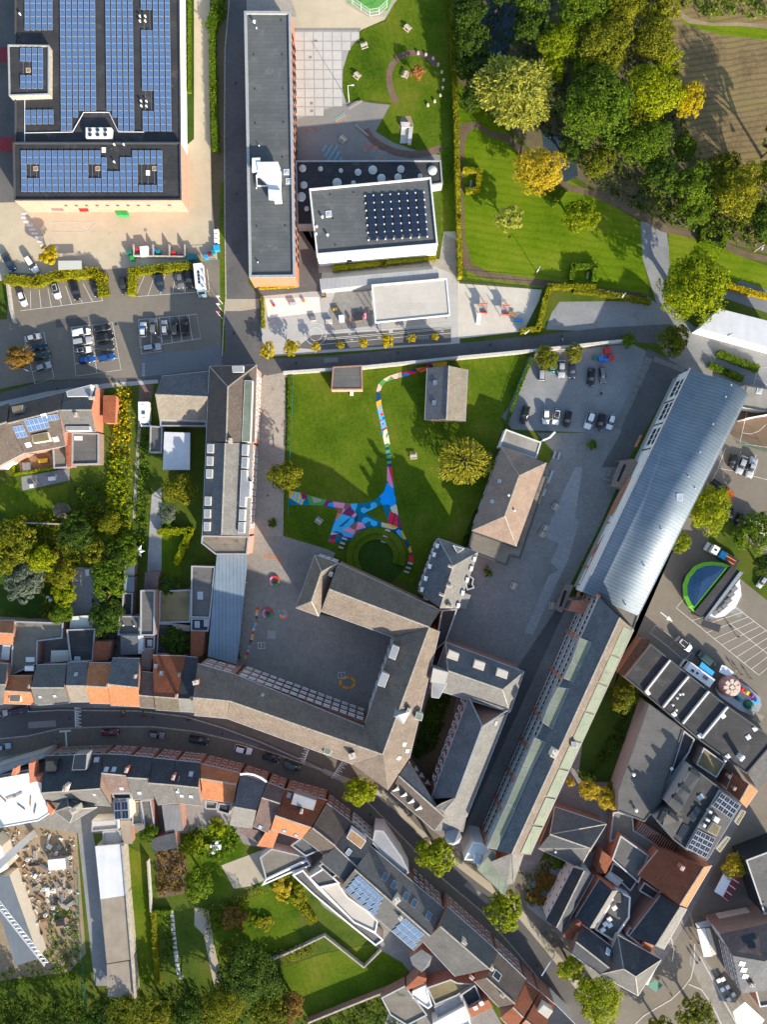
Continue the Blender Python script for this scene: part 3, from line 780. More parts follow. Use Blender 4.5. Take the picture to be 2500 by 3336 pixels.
def thicket(name,label,p,ht,mat,dens=2.2,size=.3,cat='undergrowth',zb=0.0,lump=.45):
 ""
 P=ccw(GP(p));xs=[v.x for v in P];ys=[v.y for v in P];RND.seed(int(xs[0]*31+ys[0]));m=MB()
 area=(max(xs)-min(xs))*(max(ys)-min(ys))
 for _ in range(int(area*dens)):
  x,y=RND.uniform(min(xs),max(xs)),RND.uniform(min(ys),max(ys))
  if not inpoly(x,y,P):continue
  hh=ht*(.55+lump*(math.sin(x*.9+1.3*math.sin(y*.7))*math.cos(y*1.1+math.sin(x*.6))))
  hh=max(.1,hh)
  for k in range(3):
   q=Vector((x+RND.uniform(-.35,.35),y+RND.uniform(-.35,.35),zb+hh*RND.uniform(.35,1.05)))
   leafquad(m,q,(Vector((0,0,1))+rv()*1.1).normalized(),size*RND.uniform(.6,1.5))
 o=m.build(name,mat,None,uv=False);return setp(o,label,cat,None,'stuff')
 # people
def skinmesh(name,V,E,Rd,faces_z):
 me=bpy.data.meshes.new(name);me.from_pydata(V,E,[]);o=bpy.data.objects.new(name,me);COL.objects.link(o)
 sk=o.modifiers.new('s','SKIN');sk.use_smooth_shade=True
 for i,r in enumerate(Rd):me.skin_vertices[0].data[i].radius=(r,r)
 me.skin_vertices[0].data[0].use_root=True
 sb=o.modifiers.new('d','SUBSURF');sb.levels=1;sb.render_levels=1
 dg=bpy.context.evaluated_depsgraph_get();dg.update()
 out=bpy.data.meshes.new_from_object(o.evaluated_get(dg));bpy.data.objects.remove(o)
 for s_ in('skin','hair','cloth_blue','cloth_black','cloth_black'):out.materials.append(MATS[s_])
 for f in out.polygons:f.material_index=faces_z(f.center)
 return out
def personmesh(pose):
 if pose=='ride':
  V=[(0,0,.95),(.12,0,1.2),(.25,0,1.42),(.30,0,1.55),(.36,0,1.66),(.38,0,1.78),(.24,.19,1.40),(.42,.24,1.18),(.60,.22,1.05),(.24,-.19,1.40),(.42,-.24,1.18),(.60,-.22,1.05),(.02,.1,.90),(.36,.11,.72),(.12,.11,.36),(.24,.11,.32),(.02,-.1,.90),(.38,-.11,.86),(.26,-.11,.48),(.38,-.11,.44)]
 else:
  k=.26 if pose=='walk' else .04
  V=[(0,0,.95),(0,0,1.18),(0,0,1.40),(.02,0,1.52),(.03,0,1.62),(.03,0,1.74),(0,.19,1.40),(-k*.5,.25,1.13),(-k*.2,.25,.88),(0,-.19,1.40),(k*.5,-.25,1.13),(k*.9,-.24,.90),(0,.1,.90),(k*.8,.1,.50),(k,.1,.08),(k+.16,.1,.05),(0,-.1,.90),(-k*.2,-.1,.50),(-k*1.3,-.1,.12),(-k*1.3+.14,-.1,.06)]
 E=[(0,1),(1,2),(2,3),(3,4),(4,5),(2,6),(6,7),(7,8),(2,9),(9,10),(10,11),(0,12),(12,13),(13,14),(14,15),(0,16),(16,17),(17,18),(18,19)]
 Rd=[.15,.14,.16,.06,.10,.085,.075,.05,.04,.075,.05,.04,.095,.065,.045,.045,.095,.065,.045,.045]
 head=Vector(V[4])
 def fz(c):
  if(c-head).length<.2 and c.z>head.z-.12:return 1 if c.z>head.z+.06 or c.x<head.x-.05 else 0
  if pose!='ride' and abs(c.y)>.2 and c.z<.95:return 0
  if pose=='ride' and c.x>.55 and c.z>1:return 0
  return 2 if c.z>.96 else(4 if c.z<.1 or(pose=='ride' and c.z<.4)else 3)
 return skinmesh('person_'+pose,V,E,Rd,fz)
PERSON={k:personmesh(k)for k in('stand','walk','ride')}
def person(p,label,top='cloth_blue',legs='cloth_black',pose='walk',rz=0.0,hair='hair',z=0.0,group=None):
 c=W(p[0],p[1],.9);o=link('person',PERSON[pose],None,(c.x,c.y,z),(0,0,rz),mats=['skin',hair,top,legs,'cloth_black'])
 return setp(o,label,'person',group)
def torus(m,c,R_,r,ax,n=18,k=6):
 c=Vector(c);ax=Vector(ax).normalized();a=ax.orthogonal().normalized();b=ax.cross(a);vs_=[]
 for i in range(n):
  w=2*math.pi*i/n;dr=a*math.cos(w)+b*math.sin(w)
  for j in range(k):
   q=2*math.pi*j/k;vs_.append(c+dr*(R_+r*math.cos(q))+ax*r*math.sin(q))
 m.add(vs_,[(i*k+j,((i+1)%n)*k+j,((i+1)%n)*k+(j+1)%k,i*k+(j+1)%k)for i in range(n)for j in range(k)])
def bikemeshes():
 fr=MB()
 for a,b,r in(((.35,0,.5),(-.1,0,.28),.03),((-.1,0,.28),(-.18,0,.85),.03),((-.15,0,.75),(.33,0,.85),.03),((-.5,0,.33),(-.1,0,.28),.02),((-.5,0,.33),(-.17,0,.8),.02),((.55,0,.33),(.3,0,1.0),.03)):fr.tube(a,b,r,n=6)
 wh=MB();torus(wh,(0,0,0),.31,.025,(0,1,0));hb=MB().tube((.3,-.28,1.02),(.3,.28,1.02),.02,n=6);sd=MB().box((-.2,0,.9),(.28,.16,.06))
 return fr.mesh('frame','metal_dark',uv=False),wh.mesh('wheel','rubber',uv=False),hb.mesh('handlebar','steel_bright',uv=False),sd.mesh('saddle','plastic_black',uv=False)
BIKE=bikemeshes()
def bicycle(p,rz,label,group=None,col=None):
 c=W(p[0],p[1],.5);o=thing('bicycle',label,'bicycle',(c.x,c.y,0),group,rz)
 link('frame',BIKE[0],o,mats=[col]if col else None)
 link('wheel',BIKE[1],o,(.55,0,.33));link('wheel',BIKE[1],o,(-.5,0,.33));link('handlebar',BIKE[2],o);link('saddle',BIKE[3],o)
 return o
 # small furniture
def picnicmeshes():
 pl=MB().box((0,0,0),(1.9,.24,.05)).mesh('plank','wood_pale')
 fr=MB()
 fr.box((0,0,.38),(.09,1.5,.09));fr.box((0,-.45,.36),(.09,.1,.8),0,0,.45);fr.box((0,.45,.36),(.09,.1,.8),0,0,-.45);fr.box((0,0,.69),(.09,.7,.06))
 return pl,fr.mesh('leg_frame','wood_pale')
PICNIC=picnicmeshes()
def picnic(p,rz,label,k=1.0,mat='wood_pale'):
 c=W(p[0],p[1],.7);o=thing('picnic_table',label,'picnic table',(c.x,c.y,0),'picnic tables',rz);o.scale=(k,k,k)
 for y in(-.27,0,.27):link('table_plank',PICNIC[0],o,(0,y,.75),mats=[mat])
 for y in(-.74,.74):link('bench_plank',PICNIC[0],o,(0,y,.45),mats=[mat])
 for x in(-.65,.65):link('leg_frame',PICNIC[1],o,(x,0,0),mats=[mat])
 return o
def bench(p,rz,label,L=1.8,mat='wood_grey',back=False,name='bench'):
 c=W(p[0],p[1],.45);o=thing(name,label,'bench',(c.x,c.y,0),None,rz)
 for y in(-.13,.13):link('seat_plank',MB().box((0,0,0),(L,.22,.06)).mesh('seat_plank',mat),o,(0,y,.45))
 for x in(-L*.36,L*.36):link('leg',MB().box((0,0,.21),(.1,.45,.42)).mesh('leg','metal_grey'),o,(x,0,0))
 if back:link('backrest',MB().box((0,-.27,.75),(L,.05,.3)).mesh('backrest',mat),o)
 return o
def crate(name,label,p,size,mat,rz=0.0,cat='box',z=0.0,lid=None,group=None):
 c=W(p[0],p[1],z+size[2]);o=thing(name,label,cat,(c.x,c.y,z),group,rz);X,Y,Z=size
 m=MB().box((0,0,.03),(X,Y,.06))
 for cx,cy,sx,sy in((0,Y/2-.03,X,.06),(0,-Y/2+.03,X,.06),(X/2-.03,0,.06,Y-.12),(-X/2+.03,0,.06,Y-.12)):m.box((cx,cy,Z/2),(sx,sy,Z))
 link('body',m.mesh('body',mat),o)
 if lid:
  l=MB().box((0,0,Z+.04),(X+.06,Y+.06,.08));l.box((0,Y*.3,Z+.1),(X*.5,.05,.05));link('lid',l.mesh('lid',lid),o)
 else:link('contents',MB().box((0,0,Z*.45),(X-.2,Y-.2,Z*.7),.2).mesh('contents','cloth_grey'),o)
 return o
def bin_(p,label,mat='green',lid='green',rz=0.0,k=1.0):
 return crate('wheelie_bin',label,p,(.6*k,.75*k,1.05),mat,rz,'bin',lid=lid)
def wallrun(label,p,w,h,mat,cap=None,name='garden_wall',cat='wall',base=0.0):
 P=GP(p);c=P[0];o=thing(name,label,cat,(c.x,c.y,base));m=MB();k=MB()
 L,Rr=ribbon(P,w);L2,R2=ribbon(P,w+.12)
 for i in range(len(P)-1):
  m.prism(ccw([L[i],L[i+1],Rr[i+1],Rr[i]]),base,base+h)
  k.prism(ccw([L2[i],L2[i+1],R2[i+1],R2[i]]),base+h+.004,base+h+.09)
 m.build('wall_body',mat,o);k.build('coping',cap or 'concrete_old',o);return o
def fence(label,p,h,mat='metal_grey',step=2.5,rail=True,name='fence',mesh_=True):
 ""
 P=GP(p);c=P[0];o=thing(name,label,'fence',(c.x,c.y,0));pm=MB().box((0,0,h/2),(.07,.07,h)).mesh('post',mat,uv=False)
 for a,b in zip(P[:-1],P[1:]):
  u=b-a;L=u.length;n=max(1,int(L/step));rz=math.atan2(u.y,u.x)
  for i in range(n+1):
   q=a.lerp(b,i/n);link('post',pm,o,q-c,(0,0,rz))
  m=MB()
  for z in((.15,h*.5,h-.06)if rail else()):edgebar(m,a+Vector((0,0,z)),b+Vector((0,0,z)),.05,.05)
  if mesh_:
   k=int(L/.35)
   for i in range(k):q=a.lerp(b,(i+.5)/max(1,k));m.box((q.x,q.y,h/2),(.025,.025,h),rz)
  m.build('rail_panel',mat,o)
 return o
def lamp(p,top,label,hgt=6.0,mat='metal_white'):
 a=W(p[0],p[1],0);o=thing('street_lamp',label,'street lamp',a);b=W(top[0],top[1],hgt);u=Vector((b.x-a.x,b.y-a.y,0))
 MB().tube(a,a+Vector((0,0,hgt)),.10,.06,8).build('pole',mat,o)
 u=u.normalized()if u.length>.05 else Vector((1,0,0))
 MB().tube(a+Vector((0,0,hgt)),a+u*1.0+Vector((0,0,hgt+.1)),.05,.05,6).build('arm',mat,o)
 MB().box(a+u*1.3+Vector((0,0,hgt+.1)),(.75,.3,.12),math.atan2(u.y,u.x)).build('lamp_head',mat,o);return o
LMS={}
def pline(par,pts,w=.12,z=.03,mat='road_paint',name='painted_line'):
 L,Rr=ribbon(GP(pts),w);m=MB();n=len(L)
 m.add([(a.x,a.y,z)for a in L]+[(a.x,a.y,z)for a in Rr],[(i,n+i,n+i+1,i+1)for i in range(n-1)])
 return m.build(name,mat,par)
def bays(name,label,a0,a1,b0,b1,n,w=.12,z=.03,ends=True,first=True,last=True):
 ""
 o=thing(name,label,'markings',W(*a0))
 def lp(p,q,s_):return(p[0]+(q[0]-p[0])*s_,p[1]+(q[1]-p[1])*s_)
 for i in range(n+1):
  if(i==0 and not first)or(i==n and not last):continue
  pline(o,[lp(a0,a1,i/n),lp(b0,b1,i/n)],w,z)
 if ends:pline(o,[b0,b1],w,z+.004)
 return o
 # the ground and what is laid on it
g=MB().add([(-1600,-1600,-.045),(1600,-1600,-.045),(1600,1600,-.045),(-1600,1600,-.045)],[(0,1,2,3)]).build('ground','lawn_rough');setp(g,kind='structure')
Z=.004;NL=[0]
def lay(name,mat,layer,s,f=d):
 NL[0]+=1
 return sheet(name,mat,f(s)if isinstance(s,str)else s,layer*.006+NL[0]*.00006-.028)
lay('yard','concrete_yard',1,"-80 436 400 436 396 -80 454 -80 452 200 455 330 457 420 470 455 472 565 420 572 285 582 225 592 110 600 -80 612")
lay('accessible_parking','asphalt',1,"-80 -80 60 -80 60 436 -80 440")
lay('planting_strip','lawn_dark',2,"400 -80 419 -80 419 300 402 315")
lay('planting_bed','soil',2,"456 -80 497 -80 486 110 484 400 484 640 470 560 458 440 455 330")
lay('verge','lawn',3,"476 395 486 395 486 760 478 760 474 560")
lay('lane','asphalt',2,"494 -80 536 -80 536 610 560 640 570 742 575 775 552 800 470 802 477 770 485 650 485 110")
lay('lane_apron','concrete_path',3,"487 646 560 646 561 666 520 672 487 672")
lay('car_park','asphalt_brown',2,"18 588 110 594 228 582 286 578 474 560 481 650 480 790 380 806 300 815 90 822 -80 856 -80 690 14 690")
lay('loading_bay','asphalt_blue',3,"306 764 415 758 474 745 480 792 440 800 300 815 303 790")
lay('street_north','asphalt',3,"-80 872 90 824 300 815 470 795 560 778 580 800 555 830 450 812 330 828 250 836 130 862 -20 890 -80 905")
lay('north_pavement','concrete_grey',4,"-80 886 100 846 230 828 340 820 342 828 232 838 110 858 -80 905")
lay('school_road','asphalt',4,"558 776 700 770 970 744 1180 722 1300 708 1450 700 1480 735 1400 742 1370 738 1180 756 970 776 780 794 615 804 575 812")
lay('gravel_track','gravel',2,"1180 712 1195 670 1210 652 1400 640 1420 655 1390 560 1385 478 1440 488 1450 560 1436 650 1500 705 1700 760 1700 860 1560 810 1440 745 1300 716")
lay('forecourt','concrete_yard',1,"630 -80 900 -80 832 42 786 62 770 70 636 70 628 26 533 28 533 -80")
lay('forecourt_setts','paver_path',2,"533 -80 600 -80 640 28 640 36 533 36")
lay('play_asphalt','play_asphalt',1,"632 60 780 60 760 130 760 215 800 222 880 230 1000 330 960 350 630 352")
lay('play_lawn','lawn',2,"876 -80 990 -80 990 640 952 640 954 336 900 325 850 308 812 284 846 222 790 214 748 222 738 190 740 150 752 112 788 62 834 46")
plz=lay('plaza','plaza_line',2,"634 66 774 66 754 108 741 150 740 190 747 222 640 258")
strip('ring_path','brick_path',t(2,0,"118 885 66 790 48 690 50 620 72 560 120 502 190 464 270 455 350 470 412 505 450 560"),1.6,.0)
strip('curved_path','brick_path',t(1,0,"1500 1120 1560 1205 1640 1262 1760 1315 1900 1338 2030 1325 2165 1275"),1.9,.001)
lay('amphi_earth','bare_earth',3,"868 252 888 250 894 270 890 300 868 300 862 270")
lay('court_green','turf_green',3,"752 -30 880 -30 846 2 838 22 802 30 768 14 752 4")
lay('court_apron','concrete_path',2,"740 -40 890 -40 850 10 836 36 795 36 748 8")
lay('nursery_yard','concrete_grey',2,"562 626 690 630 700 560 640 560 640 490 690 480 690 560 950 560 960 500 992 500 994 742 800 756 580 770 566 740")
lay('nursery_lane','asphalt',3,"640 350 690 350 694 628 562 640 545 612 640 606")
lay('nursery_path','paver_path',3,"640 480 668 480 690 590 940 576 975 590 990 600 990 520 960 505 950 560 700 572 668 500")
lay('toy_road','asphalt',3,"675 724 975 706 975 740 700 756 640 752")
lay('sand_pit','sand',3,t(1,1,"632 1096 1100 1080 1116 1212 660 1262"))
lay('rubber_tiles','setts_dark',3,t(1,1,"1240 1040 1545 1020 1570 1330 1230 1370 1180 1200"))
lay('play_sand','sand_play',3,"990 612 1172 626 1165 650 1132 716 990 732")
lay('park_lawn','lawn_park',1,"988 180 1060 250 1130 320 1250 400 1385 480 1392 560 1404 640 1300 632 1172 624 1010 600 992 480")
lay('woodland_floor','soil',1,"960 -80 1460 -80 1450 60 1470 200 1500 300 1530 360 1700 430 1700 560 1560 520 1440 490 1385 470 1270 398 1150 325 1060 240 986 170")
lay('park_path','mulch',3,"995 268 1030 262 1060 282 1100 292 1150 330 1190 372 1230 398 1290 412 1360 448 1440 490 1530 508 1620 545 1700 560 1700 575 1615 558 1520 520 1430 500 1384 474 1340 452 1280 424 1220 410 1180 388 1140 345 1095 306 1060 296 1030 276 1010 290 1004 320 1002 420 1006 520 1020 570 1060 588 1160 602 1260 616 1400 634 1400 646 1240 630 1140 614 1040 600 1004 582 994 520 990 420 992 310")
lay('pond','river_bed',2,"1060 -10 1130 20 1110 90 1090 120 1070 150 1020 180 1000 120 1020 80")
lay('stream','river_bed',2,"1170 280 1240 300 1250 380 1210 400 1180 350")
lay('field','field',2,"1440 -80 1700 -80 1700 560 1560 480 1510 380 1480 300 1450 200")
lay('field_margin','lawn_park',3,"1452 20 1500 42 1560 50 1680 56 1700 60 1700 88 1640 84 1560 76 1480 52")
lay('field_track','bare_earth',4,"1446 14 1460 14 1490 38 1540 50 1600 48 1700 56 1700 66 1600 56 1540 56 1490 50 1462 32")
lay('east_lawn','lawn_park',2,"1445 490 1530 522 1620 560 1700 590 1700 660 1560 610 1500 590 1448 580")
lay('car_park_edge_lawn','lawn_rough',3,"1186 626 1400 640 1390 650 1210 652 1176 700 1150 716")
lay('bowls_court','asphalt_blue',3,"1555 640 1700 690 1700 640 1600 606")
lay('school_lawn','lawn',2,"620 806 728 798 780 798 970 778 1148 762 1132 820 1098 900 1062 985 1040 1080 1010 1185 935 1165 892 1260 705 1195 616 1160")
lay('school_path','paver_path',2,"552 806 622 804 622 820 614 1000 612 1160 540 1160 545 1000 556 900")
lay('hedge_bed','lawn_rough',3,"616 815 633 815 630 920 624 1050 618 1050 618 920")
lay('west_courtyard','setts',2,"536 1160 612 1158 706 1186 725 1195 660 1320 885 1372 840 1480 800 1570 430 1430 520 1424 470 1200")
lay('east_courtyard','setts_dark',2,"1000 1190 1110 1120 1200 980 1160 935 1370 935 1335 1050 1300 1130 1210 1310 1130 1460 930 1400 960 1330")
lay('courtyard_pale_setts','setts_light',3,t(2,3,"1470 -10 1658 -420 1720 -420 1658 20 1690 60 1600 380 1510 560 1290 1035 1225 1005 1430 520 1515 470 1445 400 1520 240 1390 180 1430 90"))
lay('gravel_car_park','gravel',2,"1146 764 1366 742 1410 765 1376 850 1352 938 1108 928 1085 900 1100 880")
lay('slab_strip_bed','asphalt',3,"1400 752 1490 800 1440 850 1350 1010 1300 1010 1340 940 1366 850")
lay('school_grounds','setts_dark',1,"930 1350 1230 1290 1430 1270 1370 1400 1290 1480 1255 1700 1150 1890 1000 1850 830 1715 770 1690 860 1500")
lay('rear_lane','asphalt',2,"1120 1440 1200 1320 1215 1290 1230 1300 1000 1800 960 1820 1020 1680 1100 1500")
lay('inner_court','soil',2,"925 1500 990 1490 970 1600 930 1690 885 1640")
lay('inner_garden','lawn_dark',3,"928 1505 972 1500 940 1620 900 1640 892 1630")
lay('main_street','asphalt_street',2,"-80 1536 130 1528 300 1530 400 1542 480 1566 560 1596 640 1630 760 1684 830 1710 900 1790 1000 1872 1100 1950 1180 2045 1270 2160 1340 2260 1250 2290 1180 2200 1100 2100 1040 2010 960 1945 880 1870 800 1800 720 1705 660 1680 540 1648 420 1620 250 1604 100 1596 -80 1630")
lay('school_footway','pavement_brown',1,"380 1500 560 1560 700 1620 850 1690 930 1790 1010 1850 1130 1890 1210 1990 1300 2100 1330 2170 1270 2170 1180 2060 1000 1890 820 1730 640 1640 400 1550")
lay('street_pavement','pavement_brown',3,"-80 1604 60 1588 130 1572 230 1568 330 1568 420 1578 520 1602 600 1628 690 1660 755 1694 800 1735 870 1806 960 1898 1040 1965 1110 2045 1180 2130 1260 2240 1290 2290 1180 2290 1090 2140 1030 2040 950 1970 850 1890 740 1760 640 1710 540 1680 380 1640 230 1622 90 1620 -80 1650")
lay('north_footway','concrete_path',4,"700 1660 760 1684 836 1712 905 1788 1005 1866 1110 1945 1190 2040 1275 2150 1262 2158 1180 2054 1100 1958 1000 1882 900 1800 826 1722 756 1696 698 1670")
lay('side_square','asphalt_brown',2,"1190 2045 1290 2140 1440 2080 1500 2000 1540 1880 1600 1800 1700 1740 1700 2300 1290 2300 1270 2160")
lay('square_footway','setts',3,"1500 2040 1560 2120 1680 2260 1700 2300 1600 2300 1540 2180 1490 2080")
lay('market_car_park','asphalt_brown',2,"1320 1500 1400 1260 1440 1180 1480 1080 1560 950 1570 900 1700 900 1700 1500 1560 1390 1500 1420 1360 1360")
lay('market_edge','asphalt_brown',1,"1380 1240 1330 1370 1560 1580 1720 1660 1720 1360")
lay('town_ground','asphalt_brown',.5,"1400 1560 1560 1560 1720 1620 1720 2300 1290 2300 1290 2140 1260 2060 1400 1800")
lay('market_verge','lawn_rough',3,"1540 1110 1580 1120 1700 1260 1700 1330 1600 1250 1530 1190")
lay('ball_court','court',2,"1600 880 1700 830 1700 990 1590 945 1570 930")
lay('east_apron','setts_dark',1,"1420 740 1700 780 1700 900 1590 880 1530 830 1450 780")
lay('garden_lane','brick_path',3,"300 832 332 830 322 900 298 905")
lay('garden_path','concrete_path',4,"299 905 305 905 300 1000 292 1120 286 1120 292 1000")
lay('terrace_wood','wood',5,t(0,2,"165 1010 440 905 470 1070 170 1125"))
lay('terrace_stone','gravel',4,t(0,2,"180 1150 600 1075 600 1180 190 1270"))
lay('garden_lawn_west','lawn',3,t(0,2,"-90 1230 140 1180 215 1290 585 1210 590 1640 220 1640 0 1420"))
lay('stone_yard','setts_light',4,t(0,3,"620 445 830 450 815 840 610 860"))
lay('narrow_path','setts_light',4,t(0,3,"1310 -180 1395 -250 1395 480 1270 490 1290 100"))
lay('west_garden_lawn','lawn',3,t(0,3,"1395 170 1640 160 1560 440 1560 520 1390 560"))
lay('spruce_lawn','lawn_dark',3,t(0,3,"-90 500 400 480 520 880 240 890 -90 760"))
lay('building_site','bare_earth',2,"-80 1780 100 1790 165 1800 185 2060 150 2100 -80 2130")
lay('gravel_drive','gravel',3,"168 1800 200 1800 220 1900 235 2060 240 2130 205 2130 195 2050")
lay('long_lawn','lawn',3,"270 1826 322 1850 340 2060 345 2130 300 2130 285 2000")
lay('curved_garden_lawn','lawn',3,"440 1980 540 1940 590 1920 625 1910 650 1960 640 2010 660 2040 560 2060 480 2080 450 2030")
lay('garden_paving','concrete_path',4,"478 1870 588 1828 600 1890 540 1915 505 1920")
lay('garden_gravel_path','concrete_path',4,"420 1960 450 1965 462 2040 480 2120 462 2130 440 2020 420 2000")
lay('south_lawn','lawn',3,"610 2090 700 2060 800 2040 870 2080 900 2120 860 2140 720 2190 640 2190")
lay('east_garden_lawn','lawn_dark',3,"1290 1480 1385 1500 1380 1560 1330 1690 1250 1680 1260 1600")
lay('formal_garden_path','gravel',3,"1130 1880 1260 1820 1290 1850 1190 2000 1140 1960")
lay('mess_garden','mulch',3,"335 1830 400 1840 410 1930 340 1940")
lay('patch_lawn','lawn',3,"400 1800 500 1780 530 1830 500 1940 430 1930 405 1860")
xs=[t1(1,0,x,0)[0]for x in(885,968,1050,1131,1212,1293,1372,1450)]
ys=[t1(1,0,0,y)[1]for y in(272,354,436,518,600,682,763,843,921,1003,1070)]
edge=t(1,0,"0 1420 1480 272 1440 310 1380 400 1335 500 1308 620 1305 700 1315 780 1340 890 900 1055 880 1055 880 270")
PE=[Vector(p)for p in edge[1:]]
for i in range(7):
 for j in range(10):
  q=[(xs[i]+2+j*.45,ys[j]+2),(xs[i+1]-1+j*.45,ys[j]+2),(xs[i+1]-1+j*.5,ys[j+1]-1),(xs[i]+2+j*.5,ys[j+1]-1)]
  cx,cy=sum(a for a,b in q)/4,sum(b for a,b in q)/4
  if inpoly(cx,cy,PE)and inpoly(q[2][0]-6,q[2][1]-12,PE)and inpoly(q[1][0]-4,q[1][1]+3,PE):sheet('paving_panel','plaza',q,Z*3,plz)
ssl=bpy.data.objects['slab_strip_bed']
def lp(p,q,s_):return(p[0]+(q[0]-p[0])*s_,p[1]+(q[1]-p[1])*s_)
A0,A1,B0,B1=t1(3,2,610,105),t1(3,2,335,715),t1(3,2,672,130),t1(3,2,392,745)
for i in range(10):
 a,b,c,e_=lp(A0,A1,i/10+.004),lp(B0,B1,i/10+.004),lp(B0,B1,(i+1)/10-.004),lp(A0,A1,(i+1)/10-.004)
 sheet('paving_slab','stone_slab',[a,b,c,e_],.03,ssl,z0=.0)
A0,A1,B0,B1=t1(3,2,690,110),t1(3,2,960,215),t1(3,2,672,150),t1(3,2,935,250)
for i in range(5):
 a,b,c,e_=lp(A0,A1,i/5+.006),lp(B0,B1,i/5+.006),lp(B0,B1,(i+1)/5-.006),lp(A0,A1,(i+1)/5-.006)
 sheet('paving_slab','stone_slab',[a,b,c,e_],.03,ssl,z0=.0)
for nm,pts in(('kerb',d("497 -20 486 110 485 300 486 500 488 640 483 700 480 770")),('kerb',d("-20 1542 130 1534 300 1536 400 1548 480 1572 560 1602 640 1637 700 1664")),('kerb',d("-20 1598 60 1590 130 1574 230 1570 330 1570 420 1580 520 1604 600 1630 690 1662 755 1697 800 1738 870 1809 960 1901 1040 1968 1110 2048 1180 2133 1260 2243"))):
 strip(nm,'concrete_old',pts,.3,.11,z0=0.0)
b=bays('parking_marking','white bay lines below the long yellow-green hedge',t1(0,1,185,1040),t1(0,1,790,950),t1(0,1,175,1200),t1(0,1,888,1112),8,first=False)
bays('parking_marking','white bay lines beside the box truck bay',t1(0,1,1250,890),t1(0,1,1790,840),t1(0,1,1170,1078),t1(0,1,1810,1030),6)
def frame(label,pts,mids,w=.12):
 o=thing('parking_marking',label,'markings',W(*pts[0]));pline(o,pts+[pts[0]],w,.028)
 for a,b_ in mids:pline(o,[a,b_],w,.032)
 return o
A=t(0,1,"615 1345 970 1302 1045 1710 655 1765");M1,M2=lp(A[0],A[1],.5),lp(A[3],A[2],.46)
frame('white double-row bay lines in the middle of the brown car park',A,[(M1,M2)]+[(lp(A[0],A[3],k),lp(A[1],A[2],k))for k in(.25,.5,.75)])
A=t(0,1,"1195 1278 1700 1230 1735 1440 1210 1520");frame('white bay frame round the five cars by the loading bay',A,[(lp(A[0],A[1],k),lp(A[3],A[2],k))for k in(.19,.36,.53,.69,.86)])
A=t(0,1,"205 1425 375 1382 465 1780 300 1830");frame('white bay frame by the brown tree',A,[(lp(A[0],A[3],k),lp(A[1],A[2],k))for k in(.25,.5,.75)])
A=t(0,1,"430 434 845 432 845 518 432 520");frame('faded white loading rectangle on the yard',A,[(A[0],lp(A[2],A[3],.2)),(t1(0,1,680,434),t1(0,1,765,516)),(t1(0,1,765,516),t1(0,1,840,440))],.1)
A=t(0,2,"1210 -160 1220 85 1395 65 1400 -40");frame('white bay frame round the lone silver car',A,[])
o=thing('bus_stop_marking','short white ticks where the lane meets the street','markings',W(*t1(0,2,1240,230)))
for k in range(7):pline(o,t(0,2,f"1228 {175 + k * 17} 1252 {172 + k * 17}"),.14,.028)
o=thing('crosswalk','grey white zebra stripes crossing the beige yard','markings',W(*t1(0,1,280,480)))
for x,y in nums("208 360 206 394 228 430 254 464 275 498 298 532 322 566 346 602 372 636"):
 sheet('stripe','road_paint',[t1(0,1,x-28,y-8),t1(0,1,x+28,y-8),t1(0,1,x+28,y+9),t1(0,1,x-28,y+9)],.02,o)
for x in(460,492):sheet('stripe','road_paint',t(0,1,f"{x-9} 636 {x+9} 636 {x+9} 684 {x-9} 684"),.02,o)
for lab,base,tip,n in(('comb-shaped white road marking near the cyclists',t(0,4,"648 170 652 340"),(50,6),11),('comb-shaped white road marking before the school chimney',t(1,4,"1010 535 965 655"),(-42,-14),6),('comb-shaped white road marking by the street tree',t(1,4,"1302 640 1210 782"),(42,22),9)):
 o=thing('give_way_marking',lab,'markings',W(*base[0]));pline(o,base,.35,.024)
 for k in range(n):
  q=lp(base[0],base[1],(k+.3)/n);s_=1 if k%2==0 else .6
  pline(o,[q,(q[0]+tip[0]/KZ*s_,q[1]+tip[1]/KZ*s_)],.28,.028)
o=thing('stop_marking','large white T painted on the roadside','markings',W(*t1(0,4,560,380)));pline(o,t(0,4,"510 380 610 372"),.5,.024);pline(o,t(0,4,"566 378 574 510"),.42,.028)
o=bays('parking_marking','white bay grid with people beside the fairground ride',t1(3,3,1395,795),t1(3,3,1860,1150),t1(3,3,1010,905),t1(3,3,1590,1378),9)
pline(o,t(3,3,"1330 925 1760 1270"),.12,.04);pline(o,t(3,3,"875 797 1010 905"),.12,.024);pline(o,t(3,3,"875 797 950 705"),.12,.024)
pline(o,t(3,3,"1395 795 1858 1150"),.12,.044)
A=t(3,3,"700 945 865 1070 810 1135 650 1012");frame('empty accessible bay frame beside the old school wing',A,[])
A=t(3,3,"865 1070 1060 1225 940 1250 810 1135");frame('accessible bay frame under the white car',A,[(t1(3,3,1000,1190),t1(3,3,950,1250))])
o=thing('arrow_marking','long white arrow painted beside the ride','markings',W(*t1(3,3,790,870)))
pline(o,t(3,3,"740 835 800 882"),.28,.024);sheet('arrow_head','road_paint',t(3,3,"812 866 788 898 848 918"),.028,o)
o=bays('parking_marking','white bay lines by the metallic cars under the court',t1(3,2,1240,1070),t1(3,2,1658,1175),t1(3,2,1300,900),t1(3,2,1700,990),3,ends=False);pline(o,t(3,2,"1180 1190 1240 1075 1400 1105 1700 1185"),.12,.04)
o=thing('court_marking','white lines of the brown ball court','markings',W(*t1(3,2,1600,800)))
for s_ in("1425 860 1470 660 1580 215 1700 200","1425 860 1700 900","1450 770 1520 780 1590 755 1650 700","1560 290 1610 310 1660 360"):pline(o,t(3,2,s_),.1,.024)
